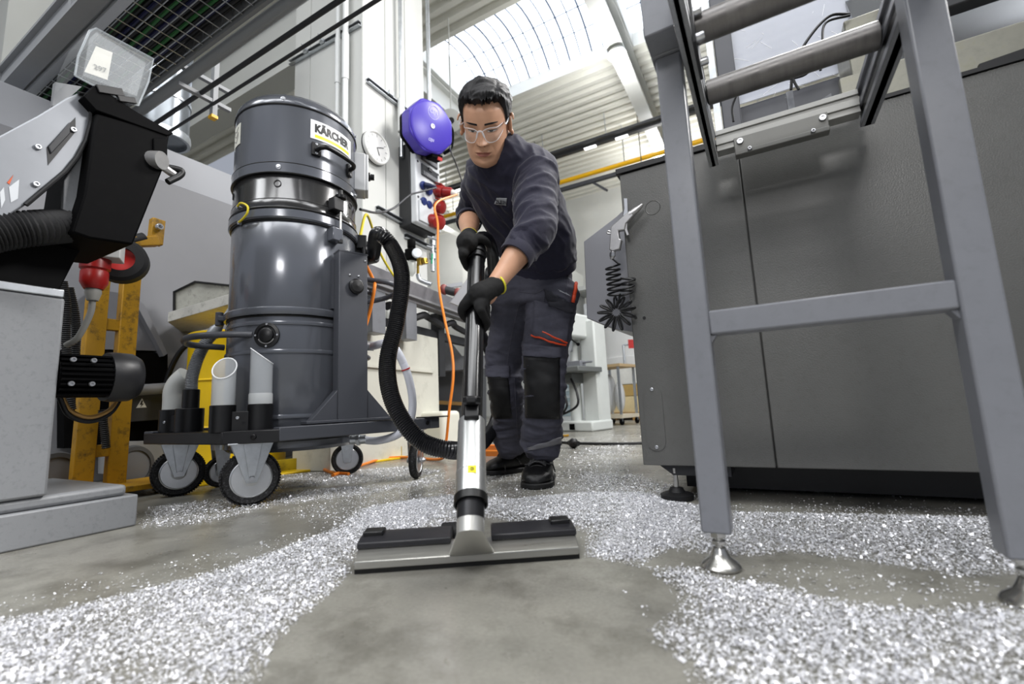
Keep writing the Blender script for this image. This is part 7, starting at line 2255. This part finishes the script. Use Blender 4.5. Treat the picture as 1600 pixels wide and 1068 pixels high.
# --- safety shoes
def shoe(toe, heel, ank, name):
    toe = np.array(toe) * (1, 1, 0); heel = np.array(heel) * (1, 1, 0)
    d = unit(toe - heel); q = np.array((-d[1], d[0], 0)) * 1.12; L = 0.31
    heel = toe - d * L
    def P(s, w, z): return heel + d * (s * L) + q * w + np.array((0, 0, z))
    S_ = [0.0, 0.05, 0.15, 0.30, 0.45, 0.60, 0.75, 0.87, 0.95, 1.0]
    Wd = [0.018, 0.036, 0.044, 0.046, 0.049, 0.057, 0.061, 0.056, 0.040, 0.014]
    Tp = [0.080, 0.112, 0.125, 0.130, 0.122, 0.102, 0.082, 0.070, 0.058, 0.038]
    up = MB()
    rings = []
    for s, w, t_ in zip(S_, Wd, Tp):
        rg = []
        for k in range(20):
            a = 2 * PI * k / 20
            ca, sa = math.cos(a), math.sin(a)
            zz_ = 0.018 + (t_ - 0.018) * (0.5 + 0.5 * np.sign(sa) * abs(sa) ** 0.8)
            taper = 1 - 0.35 * max(0, sa) ** 1.5 if s < 0.6 else 1 - 0.22 * max(0, sa) ** 2
            rg.append(P(s, w * np.sign(ca) * abs(ca) ** 0.7 * taper, zz_))
        rings.append(rg)
    up.loft(rings)
    limb(up, [P(0.22, 0, 0.09), P(0.25, 0, 0.125)], [0.042, 0.040], 16)
    v, f, n = baked(up, 0.0055, 4, 'shoe_tmp')
    so = link_mesh(name, v, f, M_shoe, worker, smooth=80)
    sole = MB()
    out = []
    for s, w in zip([-0.015, 0.03, 0.12, 0.3, 0.45, 0.6, 0.75, 0.88, 0.965, 1.015], [0.014, 0.038, 0.048, 0.048, 0.049, 0.058, 0.064, 0.059, 0.043, 0.012]):
        out.append((s, w))
    poly = [P(s, w, 0) for s, w in out] + [P(s, -w, 0) for s, w in reversed(out)]
    sole.prism(poly, (0, 0, 0.024))
    part('sole', sole, mat('shoe_sole', '#101011', 0.6, bump=0.3, bscale=120), so, bevel=0.006, seg=3)
    cap = []
    for k, (s, w, t_) in enumerate(((0.74, 0.0615, 0.0855), (0.75, 0.062, 0.0845))):
        cap.append([P(s, w * math.cos(a) * (1 - 0.2 * max(0, math.sin(a)) ** 2), 0.020 + (t_ - 0.020) * max(0, math.sin(a)) ** 0.8) for a in np.linspace(0, PI, 20)])
    part('toe_cap_seam', MB().tube(cap[0], 0.0025, 6), M_shoe, so)
    # laces: zigzag over the instep, speckled
    lz = MB()
    for k in range(5):
        s = 0.50 + 0.045 * k
        z = np.interp(s, S_, Tp) + 0.006
        w = np.interp(s, S_, Wd) * 0.55
        pts = [P(s, -w, z - 0.012), P(s + 0.012, -w * 0.4, z), P(s + 0.024, w * 0.4, z - 0.001), P(s + 0.03, w, z - 0.014)]
        lz.tube(catmull(pts, 4), 0.0040, 7)
        pts = [P(s, w, z - 0.012), P(s + 0.012, w * 0.4, z + 0.002), P(s + 0.024, -w * 0.4, z + 0.001), P(s + 0.03, -w, z - 0.014)]
        lz.tube(catmull(pts, 4), 0.0040, 7)
    for sg in (1, -1):
        lz.tube(catmull([P(0.68, sg * 0.015, 0.095), P(0.64, sg * 0.048, 0.085), P(0.52, sg * 0.052, 0.080), P(0.44, sg * 0.057, 0.045)], 5), 0.0032, 7)
    part('laces', lz, mat('speckled_lace', '#1c1c1e', 0.8, dirt='#b9b9bb', dscale=420, damt=0.9), so)
    return so


toeL = np.array(onZ(836, 765)); toeR = np.array(onZ(758, 742))
shoe(toeL, np.array((ankL[0], ankL[1], 0)) + unit((ankL - toeL) * (1, 1, 0)) * 0.06, ankL, 'safety_shoe')
shoe(toeR, np.array((ankR[0], ankR[1], 0)) + unit((ankR - toeR) * (1, 1, 0)) * 0.06, ankR, 'safety_shoe')

# --- gloved hands closed on the wand
TA = unit(wt - w1)                                # along the tube, upwards
def tube_pt(s_): return w1 + TA * s_
def nearest(p): return w1 + TA * ((p - w1) @ TA)


def glove(wrist, palm_c, fingers, thumb, fore, label):
    g_ = MB()
    limb(g_, [wrist - fore * 0.012, wrist + fore * 0.015, palm_c], [0.0305, 0.0315, 0.035], 20)
    for kn, pts, r in fingers:
        limb(g_, [palm_c * 0.55 + wrist * 0.45, palm_c * 0.35 + kn * 0.65, kn], [0.022, 0.019, r * 1.35], 14)
        limb(g_, [kn] + pts, [r * 1.30] + list(np.linspace(r * 1.16, r * 0.92, len(pts))), 14)
    limb(g_, thumb[0], thumb[1], 14)
    v, f, n = baked(g_, 0.0032, 3, 'glove_tmp')
    v = np.array([p + m_ * 0.0009 * mnoise.noise(Vector(p * 90)) for p, m_ in zip(v, n)])
    o = link_mesh('work_glove', v, f, M_glove, worker, smooth=80)
    o['label'] = label
    return o


def wrap(center, start_ang, end_ang, rad, n_, up0=0.0, up1=0.0):
    """points round the tube; angle 0 faces the camera, positive to image right"""
    c_ = CDIR(center); c_ = unit(c_ - TA * (c_ @ TA)); r_ = np.cross(TA, c_)
    if r_ @ IR < 0: r_ = -r_
    return [center + TA * (up0 + (up1 - up0) * i / (n_ - 1)) + rad * (math.cos(a) * c_ + math.sin(a) * r_) for i, a in enumerate(np.radians(np.linspace(start_ang, end_ang, n_)))]


# lower (left) hand: palm over the front of the tube, fingers round its right side, thumb round its left
cL = nearest(D(747, 488, 1.345))
RT = 0.037
fing = []
for k, (dz, ln) in enumerate(((-0.050, 158), (-0.026, 172), (-0.003, 176), (0.018, 165))):
    kn = wrap(cL + TA * (dz + 0.016), 18 + 10 * k, 18 + 10 * k, RT + 0.012, 2)[0]
    pts = wrap(cL + TA * dz, 62 + 7 * k, ln + 18, RT - 0.002, 5, 0.004, -0.004)
    fing.append((kn, pts, 0.0100 if k < 3 else 0.0088))
palmL = wrap(cL + TA * 0.022, 14, 14, RT + 0.010, 2)[0]
thL = [palmL + (wrL - palmL) * 0.25 + wrap(cL, -60, -60, 0.02, 2)[0] - cL] + wrap(cL + TA * 0.004, -42, -140, RT + 0.001, 4, 0.0, -0.016)
glove(wrL, palmL, fing, (thL, [0.019, 0.0165, 0.0140, 0.0125, 0.0105]), unit(palmL - wrL), 'black knit glove gripping the middle of the black tube')
# upper (right) hand: from the left side round the handle
cR = nearest(D(745, 396, 1.47)) - TA * 0.004
fing = []
for k, dz in enumerate((0.026, 0.004, -0.018, -0.038)):
    kn = wrap(cR + TA * dz, -62, -62, RT + 0.014, 2)[0]
    pts = wrap(cR + TA * (dz - 0.002), -98, -212, RT, 5, 0.0, -0.004)
    fing.append((kn, pts, 0.0100 if k < 3 else 0.0088))
palmR = wrap(cR + TA * 0.012, -40, -40, RT + 0.012, 2)[0]
thR = [palmR + TA * 0.020] + wrap(cR + TA * 0.030, -10, 78, RT + 0.002, 4, 0.0, 0.004)
glove(wrR, palmR, fing, (thR, [0.018, 0.016, 0.0140, 0.0125, 0.0105]), unit(palmR - wrR), 'black knit glove gripping the top of the wand')
M_cuff = mat('yellow_cuff_edge', '#d8cf35', 0.7)
band('glove_edge', wrL - unit(palmL - wrL) * 0.020, unit(palmL - wrL), 0.0295, 0.006, M_cuff, 0.0022, 36)
band('glove_edge', wrR - unit(palmR - wrR) * 0.020, unit(palmR - wrR), 0.0295, 0.006, M_cuff, 0.0022, 36)
# ================================================================== METAL CHIPS ON THE FLOOR
def floor_poly(px):
    return np.array([tuple(onZ(x, y))[:2] for x, y in px])


def inside(P, poly):
    x, y = P[:, 0], P[:, 1]
    r = np.zeros(len(P), bool)
    n = len(poly)
    for i in range(n):
        x1, y1 = poly[i]; x2, y2 = poly[(i + 1) % n]
        c = ((y1 > y) != (y2 > y))
        with np.errstate(divide='ignore', invalid='ignore'):
            xi = (x2 - x1) * (y - y1) / (y2 - y1) + x1
        r ^= c & (x < xi)
    return r


def edge_dist(P, poly):
    d = np.full(len(P), 1e9)
    n = len(poly)
    for i in range(n):
        a, b = poly[i], poly[(i + 1) % n]
        ab = b - a
        t_ = np.clip(((P - a) @ ab) / (ab @ ab + 1e-12), 0, 1)
        d = np.minimum(d, np.linalg.norm(P - (a + t_[:, None] * ab), axis=1))
    return d


ZONES = [  # outline on the floor, chips per square metre, soft edge width, heap height
    ([(-120, 985), (60, 955), (180, 930), (330, 893), (430, 858), (520, 825), (560, 795), (660, 778), (700, 800), (640, 835), (560, 868), (552, 895), (520, 930), (455, 985), (432, 1010), (418, 1050), (412, 1130), (-120, 1130)], 62000, 0.05, 0.010),
    ([(540, 830), (575, 790), (700, 772), (800, 778), (905, 768), (1010, 768), (1100, 790), (1100, 830), (1000, 888), (912, 872), (905, 830), (760, 812), (720, 830), (640, 845)], 62000, 0.06, 0.010),
    ([(985, 770), (1150, 798), (1540, 806), (1700, 838), (1760, 900), (1500, 903), (1380, 884), (1240, 866), (1150, 872), (1060, 862), (1000, 880), (910, 868)], 60000, 0.05, 0.010),
    ([(1000, 884), (1090, 884), (1135, 900), (1210, 912), (1290, 930), (1420, 948), (1540, 938), (1760, 945), (1900, 1130), (1095, 1130), (1068, 1048), (1015, 1010), (1010, 985), (1052, 950), (1045, 920)], 60000, 0.05, 0.010),
    ([(1120, 892), (1240, 872), (1500, 905), (1700, 925), (1560, 940), (1400, 948), (1200, 915)], 5500, 0.05, 0.003),
    ([(212, 828), (228, 792), (430, 768), (640, 752), (700, 735), (700, 752), (560, 775), (430, 792), (330, 818)], 22000, 0.06, 0.004),
    ([(430, 742), (640, 728), (700, 735), (640, 750), (430, 765)], 26000, 0.05, 0.006),
    ([(500, 835), (420, 800), (640, 750), (860, 735), (900, 700), (1000, 690), (1005, 770), (880, 772), (760, 790), (640, 800)], 7500, 0.12, 0.003),
    ([(880, 770), (900, 735), (1010, 742), (1120, 780), (1000, 790)], 16000, 0.08, 0.004),
    ([(-100, 960), (100, 905), (330, 860), (540, 812), (560, 840), (300, 930), (-100, 1010)], 2600, 0.1, 0.002),
    ([(1040, 788), (1560, 792), (1560, 806), (1040, 800)], 5000, 0.02, 0.003),
    ([(1150, 760), (1540, 762), (1540, 796), (1100, 792)], 900, 0.02, 0.002),
    ([(985, 880), (1005, 900), (1030, 960), (1000, 1000), (985, 960), (960, 900)], 3000, 0.06, 0.002),
    ([(830, 690), (1005, 672), (1005, 700), (850, 735)], 1500, 0.2, 0.002),
]
NOZ = np.array([tuple(nb0 - wq * 0.0)[:2], tuple(nb1)[:2], tuple(nb1 + wq * 0.12)[:2], tuple(nb0 + wq * 0.12)[:2]])
cp_, ch_ = [], []
for px, dens, soft, heap in ZONES:
    poly = floor_poly(px)
    lo, hi = poly.min(0), poly.max(0)
    lo = np.maximum(lo, (-4.0, 0.15)); hi = np.minimum(hi, (1.3, 5.0))
    n = int(2.2 * dens * np.prod(hi - lo))
    P = RNG.uniform(lo, hi, (n, 2))
    P = P[inside(P, poly)]
    e = edge_dist(P, poly)
    # clumpy cover: waves of coarse noise thin the heap here and there
    ph = RNG.uniform(0, 6.28, 8)
    cl = np.zeros(len(P))
    for k in range(8):
        a = 6.28 * k / 8 + ph[k]
        fr_ = 9 + 7 * (k % 4)
        cl += np.sin((P[:, 0] * math.cos(a) + P[:, 1] * math.sin(a)) * fr_ + ph[(k + 3) % 8])
    cl = cl / 4
    prob = np.clip(e / soft, 0, 1) ** 0.8 * np.clip(0.86 + 0.30 * cl, 0.22, 1)
    P2 = P[RNG.uniform(0, 1, len(P)) < prob]
    e2 = edge_dist(P2, poly)
    keep = ~inside(P2, NOZ)
    P2, e2 = P2[keep], e2[keep]
    cp_.append(P2)
    ch_.append(heap * np.clip(e2 / 0.10, 0, 1) * RNG.uniform(0.1, 1.0, len(P2)))
CP = np.concatenate(cp_); CHT = np.concatenate(ch_)
N = len(CP)
sz = RNG.lognormal(math.log(0.00112), 0.42, N).clip(0.0006, 0.0040)
az = RNG.uniform(0, 2 * PI, N)
tl = np.abs(RNG.normal(0, 0.55, N)).clip(0, 1.3)
ta = RNG.uniform(0, 2 * PI, N)
nrm_ = np.stack([np.sin(tl) * np.cos(ta), np.sin(tl) * np.sin(ta), np.cos(tl)], 1)
ref = np.stack([np.cos(az), np.sin(az), np.zeros(N)], 1)
uu = np.cross(ref, nrm_); uu /= np.linalg.norm(uu, axis=1, keepdims=True) + 1e-9
vv = np.cross(nrm_, uu)
asp = RNG.uniform(0.5, 1.6, N)
c3 = np.concatenate([CP, (0.0012 + CHT + sz * np.sin(tl) * 0.8)[:, None]], 1)
bend = RNG.uniform(-0.5, 0.5, N)[:, None] * sz[:, None] * nrm_
A_ = uu * (sz * asp)[:, None]
B_ = vv * sz[:, None]
V_ = np.stack([c3 - A_ - B_ + bend, c3 + A_ - B_ - bend, c3 + A_ + B_ + bend, c3 - A_ + B_ - bend], 1).reshape(-1, 3)
me = bpy.data.meshes.new('metal_chips')
me.vertices.add(4 * N)
me.vertices.foreach_set('co', V_.astype(np.float32).ravel())
tri = np.stack([np.arange(N) * 4, np.arange(N) * 4 + 1, np.arange(N) * 4 + 2, np.arange(N) * 4, np.arange(N) * 4 + 2, np.arange(N) * 4 + 3], 1).reshape(-1)
me.loops.add(6 * N)
me.loops.foreach_set('vertex_index', tri.astype(np.int32))
me.polygons.add(2 * N)
me.polygons.foreach_set('loop_start', (np.arange(2 * N) * 3).astype(np.int32))
me.update(calc_edges=True)
me.validate()
M_chip = mat('metal_chip', '#f1f2fb', 0.34, 0.32, var=0.16, vscale=330)
me.materials.append(M_chip)
o = bpy.data.objects.new('metal_chips', me)
COL.objects.link(o)
tag(o, 'countless small bright metal chips strewn in drifts over the floor', 'metal chips', kind='stuff')
print('CHIPS', N)
